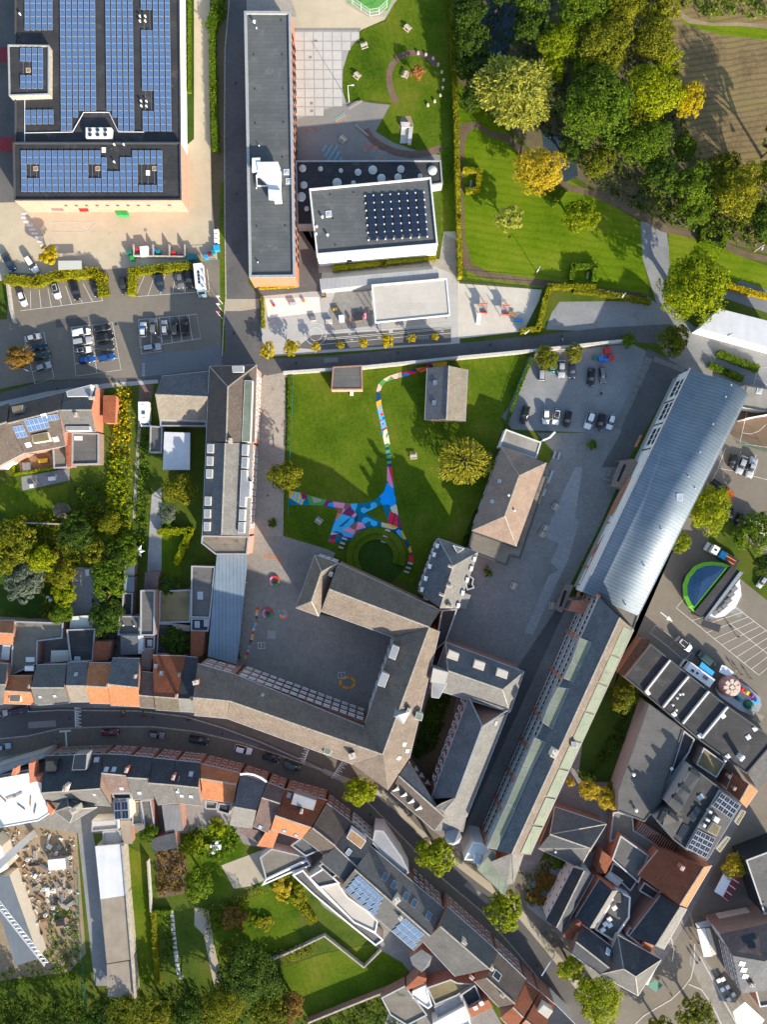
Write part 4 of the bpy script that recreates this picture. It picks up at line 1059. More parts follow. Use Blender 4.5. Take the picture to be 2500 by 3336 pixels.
o=thing('street_edging','pale kerb curving round the street corner by the square','kerb',W(*t1(3,5,1000,1100)))
for s_ in("830 730 855 830 845 910 840 935","1035 780 1030 960 1000 1080 940 1160 830 1265 700 1340 600 1400 520 1475","980 1130 1090 1175 1160 1270 1230 1400 1270 1490","1080 890 1190 1090 1290 1280 1400 1480"):pline(o,t(3,5,s_),.34,.03,'concrete')
o=thing('toy_road_marking','white miniature road lines and circles in the nursery yard','markings',W(1100,1090))
def q5(x,y):return(840+x/2.5906,930+y/2.5906)
for s_ in("580 405 1180 362 1630 315","585 445 1180 395 1630 352","585 458 1180 408 1630 362","520 500 1100 445 1630 402"):pline(o,[q5(x,y)for x,y in nums(s_)],.11,.024)
for r in(92,56):pline(o,[q5(488+r*math.cos(k*.2618),410+r*math.sin(k*.2618))for k in range(25)],.11,.024)
for k in range(4):pline(o,[q5(1108,366+k*9+3),q5(1140,362+k*9+3)],.2,.03)
for k in range(7):pline(o,[q5(1338+k*17,424),q5(1338+k*17,454)],.1,.024)
for x,y,s_ in((780,410,-1),(1015,390,-1),(1270,368,-1),(570,428,-1),(790,458,1),(1022,437,1),(1280,413,1),(1556,386,1)):
 pline(o,[q5(x-12,y),q5(x+12,y)],.12,.03);sheet('arrow_head','road_paint',[q5(x+16*s_,y),q5(x+5*s_,y-6),q5(x+5*s_,y+6)],.034,o)
 # buildings
tiles('roof_pavilion',(.30,.215,.165),(.36,.265,.205),.25,.25,.05,moss=(.16,.125,.11),mossat=.6)
def six(c,r,s):
 P=t(c,r,s)if isinstance(s,str)else s
 return[P[0],P[1],P[5],P[4]],[P[2],P[3]]
def rh(label,c,r,s,he,hr,roof,wall,roof2=None,hip=(0,0),cat='house',name='row_house',**k):
 e_,r_=six(c,r,s);return house(label,e_,r_,he,hr,roof,wall,hip,cat,name,roof2=roof2,**k)
def lean(label,c,r,s,zs,roof,wall,cat='outbuilding',name='outbuilding',base=0.0):
 P=t(c,r,s);b=building(label,P,cat,name);mono(b,P,zs if isinstance(zs,(list,tuple))else[zs]*len(P),roof,wall,base);return b
def low(label,c,r,s,h,roof,wall='brick_brown',cat='outbuilding',name='flat_roof_extension',**k):
 return flat(label,t(c,r,s),h,roof,wall,cat,name,**k)
def boxon(b,P,ztop,zlow,mat,name='dormer',top=None,rim=None):
 ""
 Q=ccw(GP(P,ztop));o=MB().prism(Q,zlow,ztop).build(name,mat,b);regroof(b,[Vector((x.x,x.y,ztop))for x in Q])
 if top:MB().add([Vector((x.x,x.y,ztop+.02))for x in inset(Q,.12)],[tuple(range(len(Q)))]).build('dormer_roof',top,o)
 return o
 # industrial hall with solar roof
b=flat('large black-roofed hall with pink walls and rows of blue solar panels',t(0,0,"125 -260 1548 -260 1562 1232 125 1232"),6.0,'felt_black','render_white','warehouse','warehouse',rim='coping_dark',par=.3)
slab(b,t(0,0,"108 1230 1558 1230 1566 1728 118 1731"),7.2,'felt_black','brick_pink',.4,'coping_dark')
slab(b,t(0,0,"64 385 420 390 420 815 74 826"),7.7,'felt_black','concrete_old',.3,'coping',base=5.0)
windows(b,t1(0,1,118,245),t1(0,1,1565,242),7.2,14,1,.9,.7,0,base=2.2,pane='glass_dark',frame='metal_grey',top=6.4,skip={(0,0),(1,0),(2,0),(12,0)})
WH=b
for lab,s_,mat in(('grey flat entrance awning',"432 306 530 304 556 338 446 334",'metal_grey'),('red entrance awning',"676 318 758 316 766 342 690 344",'red')):
 P=ccw(GP(t(0,1,s_),2.6));MB().prism(P,2.5,2.6,bottom=True).build('awning',mat,b)
m=MB()
for s_ in("212 850 212 1228","212 1150 625 1142 722 972 942 972 1022 1140 1245 1142","125 820 205 855 212 870"):
 Q=[W(x,y,5.85)for x,y in t(0,0,s_)]
 for a,c in zip(Q[:-1],Q[1:]):edgebar(m,a,c,.14,.12)
m.build('roof_conduit','metal_white',b)
vent(b,t(0,0,"1212 148 1258 148 1212 190 1258 190 1222 880 1268 882 1224 922 1268 924 176 130 990 1255 1072 1255 990 1405"),.18,.6)
skylight(b,t(0,0,"308 1458 844 1458 1335 1458 243 608"),1.15,1.15,'wood_pale','wood',name='roof_fan',ang=0)
skylight(b,t(0,0,"896 1297 1278 1495"),1.0,1.3,'white_paint','white_paint',name='roof_hatch',ang=0)
def arr(label,s_,z,nc,nr,skip=(),c=0,r=0,**k):return solar(label,GP(t(c,r,s_),z),nc,nr,skip=skip,**k)
RG='solar arrays on the black hall roof'
kw=dict(gap=.34,gapr=.03,tilt=math.radians(7),group=RG,lines=0)
arr('solar array of five columns at the top corner of the black hall',"210 -82 458 -82 460 265 211 268",5.75,5,6,**kw)
arr('widest solar array, six columns wide, on the middle of the black hall',"514 -84 826 -84 838 1136 525 1136",5.75,6,21,{(2,19),(2,20)}|{(i,j)for i in(3,4,5)for j in(18,19,20)},**kw)
arr('solar array of five columns beside the roof drain strip',"906 -84 1150 -84 1168 1136 920 1136",5.75,5,21,{(0,18),(0,19),(0,20),(1,19),(1,20)},**kw)
arr('solar array with two gaps along the white-walled edge',"1212 -84 1470 -84 1489 1138 1232 1138",5.75,5,21,{(i,j)for i in(0,1)for j in(3,4,5,15,16,17)},**kw)
arr('small C-shaped solar array on the raised grey roof box',"172 418 376 418 378 772 175 772",7.45,4,6,{(0,2),(0,3),(1,2),(1,3)},**kw)
arr('smallest solar array, two short rows, below the roof box',"217 955 467 952 469 1076 219 1080",5.75,5,2,**kw)
arr('wide solar array on the front block above the pink wall',"178 1305 1408 1305 1413 1662 184 1662",6.85,23,6,{(1,2),(1,3),(2,2),(2,3),(11,2),(11,3),(12,2),(12,3),(13,0)}|{(i,j)for i in(14,15)for j in(0,1,2)}|{(16,0),(17,0)}|{(i,j)for i in(19,20,21)for j in(2,3,4)},**kw)
q=W(*t1(0,0,850,1145),7.2);o=thing('cooling_unit','white rooftop cooling unit with six round fans','cooling unit',(q.x,q.y,5.7))
MB().box((q.x,q.y,6.55),(6.7,2.6,1.3)).build('housing','metal_white',o)
for sx in(-2.2,-.2,1.8):
 for sy in(-.62,.62):
  MB().tube((q.x+sx,q.y+sy,7.2),(q.x+sx,q.y+sy,7.34),.52,.52,16).build('fan_ring','metal_grey',o)
  m=MB();m.tube((q.x+sx,q.y+sy,7.34),(q.x+sx,q.y+sy,7.36),.44,.44,16);m.build('fan','metal_dark',o)
for sx in(-2.8,2.8):MB().box((q.x+sx,q.y,5.8),(.2,2.4,.3)).build('foot','metal_grey',o)
for k,s_ in enumerate(("-60 408 62 408 62 534 -60 534","-60 1185 122 1185 106 1306 -60 1306")):
 P=t(0,0,s_);o=building(('upper' if k==0 else 'lower')+' of the two red glazed canopies beside the black hall',P,'canopy','entrance_canopy')
 Q=ccw(GP(P,3.2));MB().prism(Q,3.0,3.2,bottom=True).build('canopy_roof','dark_red',o)
 for a in Q:MB().tube((a.x*.998,a.y*.998,0),(a.x*.998,a.y*.998,3.0),.08,n=6).build('post','metal_grey',o)
 # long orange-brick school block
b=flat('long narrow grey flat-roofed school block with orange brick walls',[(795.4,35.8),(947.3,36.6),(962.4,902.3),(811.6,903.8)],8.0,'felt_grey','brick_orange','school','school_building',.45,'coping',.62)
windows(b,(949,40),(962.4,900),8.0,26,2,1.3,1.6,0,frame='metal_dark',pane='glass_dark')
SB=b;vent(b,t(1,0,"540 482 785 480 546 775 790 772 552 1072 796 1065 788 1366 777 183"),.14,.1,'metal_dark','roof_drain');vent(b,t(1,1,"566 478 811 474 570 775 795 130"),.14,.12,'metal_dark','roof_drain')
vent(b,t(1,0,"476 132 560 250 583 1265")+t(1,1,"560 145 572 785"),.1,.5)
q=W(*t1(1,0,537,183),8.3);MB().lathe((q.x,q.y,7.6),[(.2,0),(.2,.6),(.45,.7),(.3,.9),(.1,1.0)],10).build('roof_fan','metal_white',b)
skylight(b,t(1,1,"838 82 818 2"),1.5,1.5,'metal_white','glass_sky',.15,ang=0)
o=thing('air_duct','bent white ventilation ducts on the long grey roof','air duct',W(*t1(1,0,640,1450),8))
for nm,c,r,s_,z in(('duct',1,0,"520 1365 590 1362 592 1475 520 1478",9.6),('duct',1,0,"560 1400 745 1398 760 1440 755 1486 575 1480",9.9),('duct_body',1,1,"560 25 575 -15 770 -10 765 150 735 225 660 220 658 110 575 30",9.3),('duct_hood',1,1,"660 150 770 160 778 262 716 265 705 225 665 222",10.0)):
 Q=ccw(GP(t(c,r,s_),z));MB().prism(Q,7.75 if nm=='duct_body' else z-.9,z).build(nm,'metal_white',o)
m=MB()
for s_ in("560 30 566 125 655 125",):
 Q=[W(x,y,7.9)for x,y in t(1,1,s_)]
 for a,c in zip(Q[:-1],Q[1:]):edgebar(m,a,c,.25,.4)
m.build('pipe_run','metal_white',o)
# link roof with domes, white sports hall, nursery
b=flat('low dark link roof dotted with white dome lights',[(963,523),(1437,522),(1443,597),(1400,604),(1012,640),(1020,733),(968,733)],4.0,'felt_black','render_grey','school','school_building',.3,'coping')
for x,y,r in[(957,1452,30),(1112,1455,20),(1288,1470,18),(1437,1485,28),(1565,1465,36),(1808,1458,30),(2082,1468,38),(968,1596,30),(946,1698,38),(992,1800,20),(1256,1576,38),(1398,1578,20),(1640,1536,34),(1784,1528,30),(1976,1518,20)]:
 p=t1(1,0,x,y);q=W(*p,4.1);R_=r/KZ/S
 dm=MB().lathe((q.x,q.y,3.65),[(R_,0),(R_,.35),(R_*.92,.42)],18).build('dome_light','metal_white',b)
 MB().lathe((q.x,q.y,4.05),[(R_*.88,0),(R_*.75,.22),(R_*.4,.38),(R_*.1,.42)],18).build('dome','glasshouse',dm)
b=flat('white-walled sports hall with grey roof and black solar panels',[(1007.6,614.7),(1404.5,577),(1427.2,795.6),(1032,829.5)],8.6,'felt_grey','render_white','sports hall','sports_hall',.5,'coping_light',.35)
skylight(b,t(1,1,"1183 365"),1.5,1.6,'white_paint','glass_sky',.1,ang=.1);vent(b,t(1,1,"1080 478 1075 540 1130 395 1175 550"),.25,.6,'metal_white');vent(b,t(1,1,"1203 205 1404 188 1228 415 1248 640"),.12,.15,'metal_dark','roof_drain')
solar('black solar array in seven tilted rows on the white sports hall',GP([(1192,639),(1384,627),(1396,771),(1205,785)],8.2),7,6,'solar_dark',.5,.01,tilt=math.radians(9),group=None,lines=2)
BBM=MB().box((0,0,0),(.34,.34,.2)).mesh('ballast_block','render_white')
for i in range(8):
 for j in range(7):
  q=W(1190+i*27.4+j*1.9,638-i*1.6+j*24,8.3);link('ballast_block',BBM,b,q-off(b))
windows(b,(1032,829.5),(1427.2,795.6),8.6,2,1,1.4,1.2,0,frame='metal_dark',base=1,top=4,margin=.02,skip={(1,0)})
b=building('ribbed silver lean-to roof above the nursery yard',[(1041,908),(1431,903)],'nursery','nursery_roof');mono(b,[(1041.5,908.7),(1427,874.8),(1431,903),(1045,944.5)],[4.0,4.0,3.6,3.6],'roof_sheet','render_grey')
P=[(1211,927.5),(1456.6,906),(1467.9,1027.4),(1222.5,1052)]
b=building('beige flat canopy roof on posts over the nursery yard',P,'canopy','nursery_canopy');slab(b,P,4.6,'roof_membrane','render_white',.25,'metal_white',.3,4.1)
Q=inset(ccw(GP(P,4.6)),.5)
MB().add([Vector((x.x,x.y,4.12))for x in Q],[tuple(reversed(range(4)))]).build('soffit','render_white',b)
for k in range(4):
 for s_ in(0,.33,.66):
  a=Q[k].lerp(Q[(k+1)%4],s_);MB().tube((a.x,a.y,0),(a.x,a.y,4.12),.09,n=8).build('post','metal_grey',b)
  # small buildings on the school lawn
b=rh('gabled shed with slate and beige roof standing on the lawn',2,2,"378 208 358 655 568 190 547 655 730 225 708 670",4.2,7.0,'roof_slate','brick_brown','roof_beige',cat='shed',name='garden_shed')
skylight(b,t(2,2,"446 335 438 508"),1.2,1.0,'metal_grey','glass_sky')
b=low('small ruined concrete-roofed hut at the lawn edge',1,2,"1220 200 1470 185 1476 395 1205 396",3.4,'felt_mid','brick_pink','hut','ruined_hut',rim='brick_red',par=.15)
MB().box(W(*t1(1,2,1383,430),.3),(.9,1.1,.9)).build('chute','metal_white',b)
b=building('long white-walled corrugated shed at the eastern edge',t(3,1,"1075 1355 1255 1185"),'shed','storage_shed');mono(b,t(3,1,"1075 1352 1250 1182 1760 1310 1760 1540"),[5,5,5,5],'roof_sheet_white','render_white')
# west wing of the old school
b=building('long old school wing with brown and slate roofs beside the path',t(1,2,"150 195 558 185 490 1660 90 1654"),'school','school_building')
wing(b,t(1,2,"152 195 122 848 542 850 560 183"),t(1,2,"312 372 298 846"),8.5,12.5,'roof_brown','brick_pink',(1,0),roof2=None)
wing(b,t(1,2,"122 850 90 1652 492 1660 530 852"),t(1,2,"290 858 258 1652"),8.5,12.2,'roof_slate','brick_pink',roof2='roof_slate_lit')
slab(b,t(1,3,"86 172 492 180 476 336 205 336 80 236"),7.5,'felt_brown','brick_pink',.3,'coping')
for x,y in nums("160 905 155 1013 151 1123 138 1360 133 1470 130 1580"):boxon(b,t(1,2,f"{x-27} {y-38} {x+27} {y-38} {x+25} {y+38} {x-29} {y+38}"),11.0,8.5,'coping_light','dormer','lead')
boxon(b,t(1,2,"455 315 525 318 505 850 432 845"),10.6,8.5,'coping_light','long_dormer','copper_roof')
boxon(b,t(1,2,"348 192 446 190 448 246 352 248"),10.6,8.5,'coping_light','dormer','lead')
for s_ in("435 870 485 872 480 965 430 963","432 980 484 982 478 1075 427 1073","425 1092 475 1092 478 1185 506 1190 500 1325 465 1328 462 1412 410 1410","410 1432 460 1432 455 1530 405 1528","403 1540 455 1542 450 1636 398 1634"):boxon(b,t(1,2,s_),10.9,8.5,'coping_light','dormer','lead')
chimney(b,t1(1,2,330,838),1.0,.7,1.2,'brick_brown',1)
windows(b,t1(1,2,560,200),t1(1,2,540,850),8.5,9,2,1.2,2.0,.3);windows(b,t1(1,2,530,855),t1(1,2,492,1655),8.5,12,2,1.2,2.0,.3)
WW=b
b=rh('beige gabled annex with one darker shaded slope, joined to the long west wing',1,2,"-262 280 148 236 -318 440 136 460 -282 652 128 666",5.2,9.0,'roof_slate','render_cream','roof_beige',cat='house',name='annex')  # one beige roof; shade on the north slope is painted in as slate
low('dark flat strip roof below the beige gabled annex',0,2,"1380 655 1780 670 1780 712 1382 712",3.4,'felt_mid','brick_red')
lean('white ribbed carport roof behind the west wing',0,2,"1418 762 1642 768 1640 1090 1406 1090",[4.1,4.1,3.7,3.7],'roof_sheet_white','metal_grey','carport','carport',2.8)
low('dark brown flat garage beside the motorhome drive',0,2,"1296 708 1402 716 1396 942 1290 940",3.0,'felt_mid')
# houses at the north-west street corner
b=rh('grey ribbed corner house with a bare orange gable wall',0,2,"548 418 832 352 500 575 787 573 555 765 822 758",5.8,9.5,'roof_grey','brick_orange')
boxon(b,t(0,2,"572 410 785 352 782 455 580 458"),8.3,6,'render_white','dormer','lead');boxon(b,t(0,2,"570 712 772 712 776 752 572 752"),7.4,6,'coping_light','dormer','lead');boxon(b,t(0,2,"788 352 832 350 828 400 786 402"),6.2,5,'lead','bay_roof')
chimney(b,t1(0,2,650,612),1.1,.6,1.1,'brick_brown',3,1.6);chimney(b,t1(0,2,790,468),1.4,.7,1.3,'brick_orange',2,0)
b=rh('brown-tiled house with rooftop solar panels and a roof terrace cut',0,2,"90 530 545 420 62 690 506 578 215 945 560 882",6.2,10.2,'roof_brown','brick_red')
solar('ten-panel solar array on the brown house next to the roof terrace cut',roofquad(b,t(0,2,"206 662 400 622 428 722 250 762")),5,2,gap=.05,rail=False);solar('three-panel solar strip near the ridge of the brown house',roofquad(b,t(0,2,"404 618 496 602 512 655 418 668")),3,1,gap=.05,rail=False)
solar('six-panel solar array at the left end of the brown house',roofquad(b,t(0,2,"104 714 194 698 240 800 152 818")),3,2,gap=.05,rail=False)
skylight(b,t(0,2,"482 825 243 872 380 625"),1.4,1.3,'white_paint','glass_sky');boxon(b,t(0,2,"268 790 410 762 428 835 285 858"),8.6,6.5,'render_cream','roof_terrace','sedum')
boxon(b,t(0,2,"98 545 190 530 195 590 110 602"),9.3,7,'lead','dormer','sedum')
b=rh('brown-tiled house cut by the left picture edge above the gardens',0,2,"-160 590 72 512 -150 745 58 676 -100 1100 206 942",6.2,10.0,'roof_brown','brick_red')
lean('glazed lean-to behind the leftmost brown house',0,2,"-20 1050 185 935 205 950 10 1085",[4,4,3.4,3.4],'glasshouse','render_white','conservatory','conservatory')
b=low('grey flat rear extension behind the orange gable house',0,2,"618 770 850 772 850 1040 616 1046",3.6,'felt_mid');skylight(b,t(0,2,"676 816"),2.2,1.2,'coping_light','white_paint',ang=0)
lean('narrow red tiled lean-to beside the grey flat extension',0,2,"552 762 615 766 612 1060 576 1066",[4.6,3.8,3.8,4.6],'roof_red','brick_red');lean('terracotta ribbed lean-to against the bare gable wall',0,2,"890 446 1002 446 992 686 886 682",[3.8,2.9,2.9,3.8],'roof_red','brick_orange')
low('wet brown flat roof beside the wooden terrace',0,2,"450 892 586 882 580 1068 462 1076",3.0,'felt_brown')
# back buildings of the west row
F='outbuilding'
for lab,c,r,s_,h,rf in(('large stained brown flat roof with puddles behind the orange house',0,3,"120 912 542 926 536 1060 322 1085 316 1280 86 1382 106 1030",4.0,'felt_brown'),('black flat roof behind the slate row house',0,3,"572 985 820 976 800 1258 606 1264",4.5,'felt_black'),('small brown flat roof with two white vents',0,3,"1020 866 1206 870 1206 1030 1018 1032",4.0,'felt_mid'),('tall narrow grey flat roof beside the red brick wall',0,3,"1212 645 1336 645 1332 1036 1210 1036",6.2,'felt_mid'),('narrow black flat roof below the glasshouses',0,3,"1060 666 1146 670 1140 862 1048 860",3.0,'felt_black'),('mossy flat roof beside the west wing gardens',0,3,"1376 650 1652 640 1642 922 1370 926",3.2,'sedum'),('small black flat roof with one skylight behind the red house',0,3,"1240 1046 1336 1046 1330 1150 1240 1154",4.0,'felt_black'),('dark flat roof beside the conifer in the west courtyards',0,3,"1364 930 1500 932 1482 1200 1350 1200",3.0,'felt_black'),('mossy black flat roof beside the blue translucent canopy',1,3,"-6 434 202 440 156 884 -10 880",4.2,'felt_mid'),('black flat roof with two skylights beside the blue canopy',1,3,"-8 888 156 890 140 1000 -10 996",4.0,'felt_black')):
 b=low(lab,c,r,s_,h,rf,'brick_red')
 if 'two white vents' in lab:vent(b,t(0,3,"1068 945 1160 950"),.16,.4)
 if 'one skylight' in lab:skylight(b,t(0,3,"1294 1100"),1.2,1.7,'coping_light','glass_sky',.1,ang=0)
 if 'mossy black' in lab:skylight(b,t(1,3,"72 690"),1.4,2.0,'coping_light','glass_sky',.1,ang=0)
 if 'two skylights' in lab:skylight(b,t(1,3,"46 940 126 928"),1.3,1.8,'coping_light','glass_sky',.1,ang=0)
 if 'puddles' in lab:skylight(b,t(0,3,"260 1243 252 1320"),2.4,1.3,'coping_light','white_paint',ang=0)
 if 'behind the slate row' in lab:skylight(b,t(0,3,"668 1236"),1.5,1.1,'coping_light','glass_sky',ang=0)
for lab,s_,z,rf in(('cream corrugated roof panels at the end of the stone yard',"606 872 806 858 802 966 600 974",3.2,'glasshouse'),('white glazed lean-to in the walled backyard',"440 1166 588 1162 600 1256 434 1270",3.0,'glasshouse'),('small dark red tiled back roof between the row houses',"806 1090 942 1090 932 1250 800 1258",5.0,'roof_red'),('bluish slate lean-to behind the purple house',"1040 1036 1190 1036 1186 1200 1040 1200",4.2,'roof_slate'),('white glazed strip roof beside the bluish lean-to',"1192 1036 1238 1036 1235 1194 1190 1194",4.0,'roof_sheet_white'),('upper glasshouse along the garden path',"1074 392 1162 392 1158 520 1070 522",2.6,'glasshouse'),('lower bluish glasshouse along the garden path',"1070 526 1158 526 1156 664 1066 662",2.7,'roof_translucent'),('small purple tiled shed at the end of the grey path',"1250 490 1370 490 1362 632 1244 630",3.0,'roof_purple'),('purple tiled back roof next to the large red roof',"1226 1156 1318 1160 1302 1340 1214 1336",5.0,'roof_purple'),('old brown tiled shed half under the dark trees',"820 650 942 690 880 770 818 772",3.0,'roof_mossy'),('narrow brown tiled shed below the trees',"814 772 888 776 846 986 808 984",3.0,'roof_purple'),('white corrugated lean-to at the left picture edge',"20 1118 88 1120 75 1250 4 1242",3.2,'roof_sheet_white'),('grey sheet patch roof behind the conifer',"1496 930 1642 950 1638 1000 1500 990",3.0,'roof_eternit')):
 P=t(0,3,s_);b=building(lab,P,F,'outbuilding');mono(b,P,[z+.5,z+.5,z,z],rf,'brick_red')
lean('dark red tiled lean-to left of the blue canopy',1,3,"-10 1000 106 1004 86 1216 -12 1216",[5.6,5.2,5.2,5.6],'roof_red','brick_red')
rh('orange tiled back house at the left picture edge',0,3,"-90 905 118 905 -90 1010 110 1020 -90 1110 106 1112",4.5,6.5,'roof_orange','brick_red',cat='outbuilding',name='outbuilding')
# west row of houses on the main street
for lab,s_,he,hr,r1_,r2_,chs,sky_ in(('grey ribbed house at the far left of the north row',"-140 1262 62 1282 -150 1450 42 1462 -140 1650 24 1628",6,9.5,'roof_grey',None,"",""),('orange-tiled house with a flat dormer, leftmost orange in the row',"78 1382 272 1386 36 1515 266 1528 26 1624 298 1634",5.8,8.2,'roof_orange',None,"250 1476",""),('grey ribbed house with two small skylights in the north row',"312 1290 576 1283 266 1488 550 1488 300 1640 602 1620",6.2,9.8,'roof_grey',None,"","345 1565 472 1558"),('narrow slate house with a beige sunlit front slope in the north row',"580 1268 756 1264 566 1470 740 1472 606 1612 772 1610",6.2,9.8,'roof_slate','roof_beige',"","656 1372"),('orange house left of the widest orange front slope',"766 1268 966 1272 735 1472 928 1484 776 1622 956 1626",6.2,9.8,'roof_orange',None,"746 1388 930 1466",""),('house with slate rear and the widest orange front slope',"970 1230 1200 1236 928 1458 1192 1486 955 1640 1206 1652",6.4,10.4,'roof_slate','roof_orange',"1166 1390",""),('small purple-tiled house between the orange and red ones',"1226 1346 1368 1364 1197 1552 1332 1566 1206 1658 1340 1666",6.0,8.6,'roof_purple','roof_brown',"",""),('large red-roofed house with a mossy grey front slope',"1318 1206 1606 1214 1330 1564 1532 1580 1344 1678 1550 1692",6.4,9.6,'roof_red','roof_mossy',"1548 1376 1524 1560","1344 1300 1392 1362"),('dark slate house next to the school street wing',"1608 1218 1706 1226 1536 1582 1668 1590 1550 1692 1690 1700",6.4,9.6,'roof_darkblue','roof_slate_lit',"1650 1582","")):  # beige slope of the narrow slate house: sunlight put into the roof colour
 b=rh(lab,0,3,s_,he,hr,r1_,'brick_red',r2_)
 for p in t(0,3,chs)if chs else[]:chimney(b,p,.9,.5,.8,'brick_red',2,1.57)
 if sky_:skylight(b,t(0,3,sky_),.9,1.1,'metal_grey','glass_sky')
 if 'flat dormer' in lab:boxon(b,t(0,3,"80 1546 180 1546 172 1610 78 1608"),7.6,6,'render_cream','dormer','felt_mid')
 # blue canopy and the street school
P=t(1,3,"215 338 486 344 390 1286 136 1216");b=building('long blue translucent canopy along the west courtyard',P,'canopy','courtyard_canopy');mono(b,P,[4.4,3.9,3.9,4.4],'roof_translucent',None)
for k in range(9):
 for x0,y0,x1,y1 in((484,350,392,1280),(218,345,140,1212)):
  p=W(*t1(1,3,x0+(x1-x0)*k/8,y0+(y1-y0)*k/8),3.8);p*=.997;MB().tube((p.x,p.y,0),(p.x,p.y,3.8),.07,n=6).build('post','metal_grey',b)
b=building('long pantiled school range along the curved street with courtyard',t(1,4,"48 -206 1600 385 1395 665 20 240"),'school','school_building');ST=b
wing(b,t(1,4,"48 -206 372 -114 306 268 20 240"),t(1,4,"10 88 328 118"),12.8,17,'roof_pantile','brick_red',(0,0))
wing(b,t(1,4,"374 -113 1600 385 1394 664 305 268"),t(1,4,"328 118 1645 578"),12.8,17.2,'roof_pantile','brick_red',(0,0))
slab(b,t(1,4,"1512 300 1560 165 1650 200 1590 390"),12.6,'copper_roof','brick_red',.2,'coping')
windows(b,t1(1,4,374,-113),t1(1,4,1512,300),12.8,15,3,1.7,1.5,.3,frame='white_paint',pane='glass_sky',base=.6,top=12.2,margin=.02)
windows(b,t1(1,4,60,-203),t1(1,4,350,-118),12.8,3,2,1.7,1.6,.3,base=4,top=12.2)
chimney(b,t1(1,4,1388,592),2.2,1.3,1.5,'brick_brown',1,.3);chimney(b,t1(0,4,1690,-42),1.5,.9,1.3,'brick_orange',1,.2)
boxon(b,t(1,4,"1150 515 1215 530 1195 585 1140 570"),14.2,12.4,'coping_light','dormer','copper_roof');skylight(b,t(1,4,"876 163 1215 284 612 65"),.55,.7,'white_paint','glass_sky')
b=building('school range with pantiled ridges between the two courtyards',t(2,3,"92 1052 485 1000 225 2096 -158 1786"),'school','school_building');NS=b
wing(b,t(2,3,"92 1052 -158 1786 225 2096 485 1000"),t(2,3,"398 965 -5 2064"),12.8,17.2,'roof_pantile','brick_red',gut='gutter')
for s_,zs in(("-5 2064 225 2096 38 2376",(17.2,12.8,12.8)),("-5 2064 38 2376 -263 2151",(17.2,12.8,12.8)),("-5 2064 -263 2151 -158 1786",(17.2,12.8,12.8))):mono(b,t(2,3,s_),zs,'roof_pantile',None)
P=ccw(GP(t(2,3,"-158 1790 -258 2146 36 2368 220 2096"),12.7));MB().prism(inset(P,.3),0,12.65,top=False).build('wall','brick_red',b)
wing(b,t(2,3,"-396 408 494 818 92 1052 -540 826"),t(2,3,"-470 636 398 965"),12.4,17.2,'roof_pantile','brick_red')
wing(b,t(1,3,"1064 340 900 796 1096 868 1264 408"),t(1,3,"1122 486 1036 742"),12.6,16.8,'roof_pantile','brick_red',(1,1))
windows(b,t1(1,3,1064,340),t1(1,3,1264,408),12.6,3,2,1.4,1.8,.3,base=1,top=12);windows(b,t1(2,3,92,1052),t1(2,3,-158,1786),12.8,8,3,1.5,1.9,.3,base=.6,top=12.2)
chimney(b,t1(1,3,1200,505),1.2,.9,1.0,'render_cream',2);chimney(b,t1(2,3,372,710),2.0,1.0,1.0,'render_cream',1);chimney(b,t1(2,3,440,735),2.0,1.0,1.0,'render_cream',1)
for s_ in("82 1118 140 1140 102 1250 46 1226","-10 1355 52 1378 10 1490 -52 1464"):boxon(b,t(2,3,s_),15.6,12.8,'coping_light','dormer','lead')
skylight(b,t(2,4,"180 490 134 608 205 548"),.9,1.0,'white_paint','white_paint')
o=boxon(b,t(2,4,"95 155 238 205 175 315 60 268"),16.1,14,'coping_light','lantern_base')
Q=GP(t(2,4,"98 160 232 206 172 310 64 266"),16.15);ap=W(*t1(2,4,128,238),18.4);MB().add(Q+[ap],[(0,1,4),(1,2,4),(2,3,4),(3,0,4)]if ccw(Q)==Q else[(1,0,4),(2,1,4),(3,2,4),(0,3,4)]).build('lantern_roof','lead',o)
chimney(b,t1(2,4,218,196),1.4,.8,1.0,'brick_brown',2);boxon(b,t(2,4,"285 215 345 235 330 290 272 272"),15.6,13.5,'coping_light','dormer','copper_roof')
# slate convent block
b=building('hipped slate block with many chimneys beside the lawn steps',t(2,3,"470 195 815 318 640 800 330 655"),'school','school_building')
wing(b,t(2,3,"472 195 300 660 640 802 818 318"),t(2,3,"606 436 492 800"),9.2,12.8,'roof_slate','brick_red',(1,0),roof2='roof_slate_lit')
for x,y in nums("586 440 570 605 508 685 572 782"):chimney(b,t1(2,3,x,y),1.6,.6,1.3,'render_cream',3,-.35)
for x,y in nums("470 262 442 338 405 440 370 545 336 640 792 376 765 458 730 556 690 668 652 778"):boxon(b,t(2,3,f"{x-13} {y-22} {x+15} {y-16} {x+4} {y+22} {x-18} {y+16}"),10.2,8.8,'white_paint','dormer')
boxon(b,t(2,3,"600 255 702 285 640 328"),10.6,9,'white_paint','dormer','roof_slate_lit')
windows(b,t1(2,3,472,195),t1(2,3,300,660),9.2,7,2,1.2,1.8,.3)
low('dark tarred link roof between the slate block and the school',2,3,"505 818 640 806 540 1090 452 1160 415 1165 470 1000",7.5,'felt_black','brick_red','school','school_building')
b=flat('small dark glass porch by the slate block',t(2,3,"742 515 782 545 772 590 788 625 724 645 712 600"),3.0,'felt_black','render_grey',F,'porch');lean('dark ribbed lean-to on the courtyard side of the slate block',2,3,"690 660 756 688 712 806 650 792",[4,3.4,3.4,4],'roof_sheet_dark','render_grey')
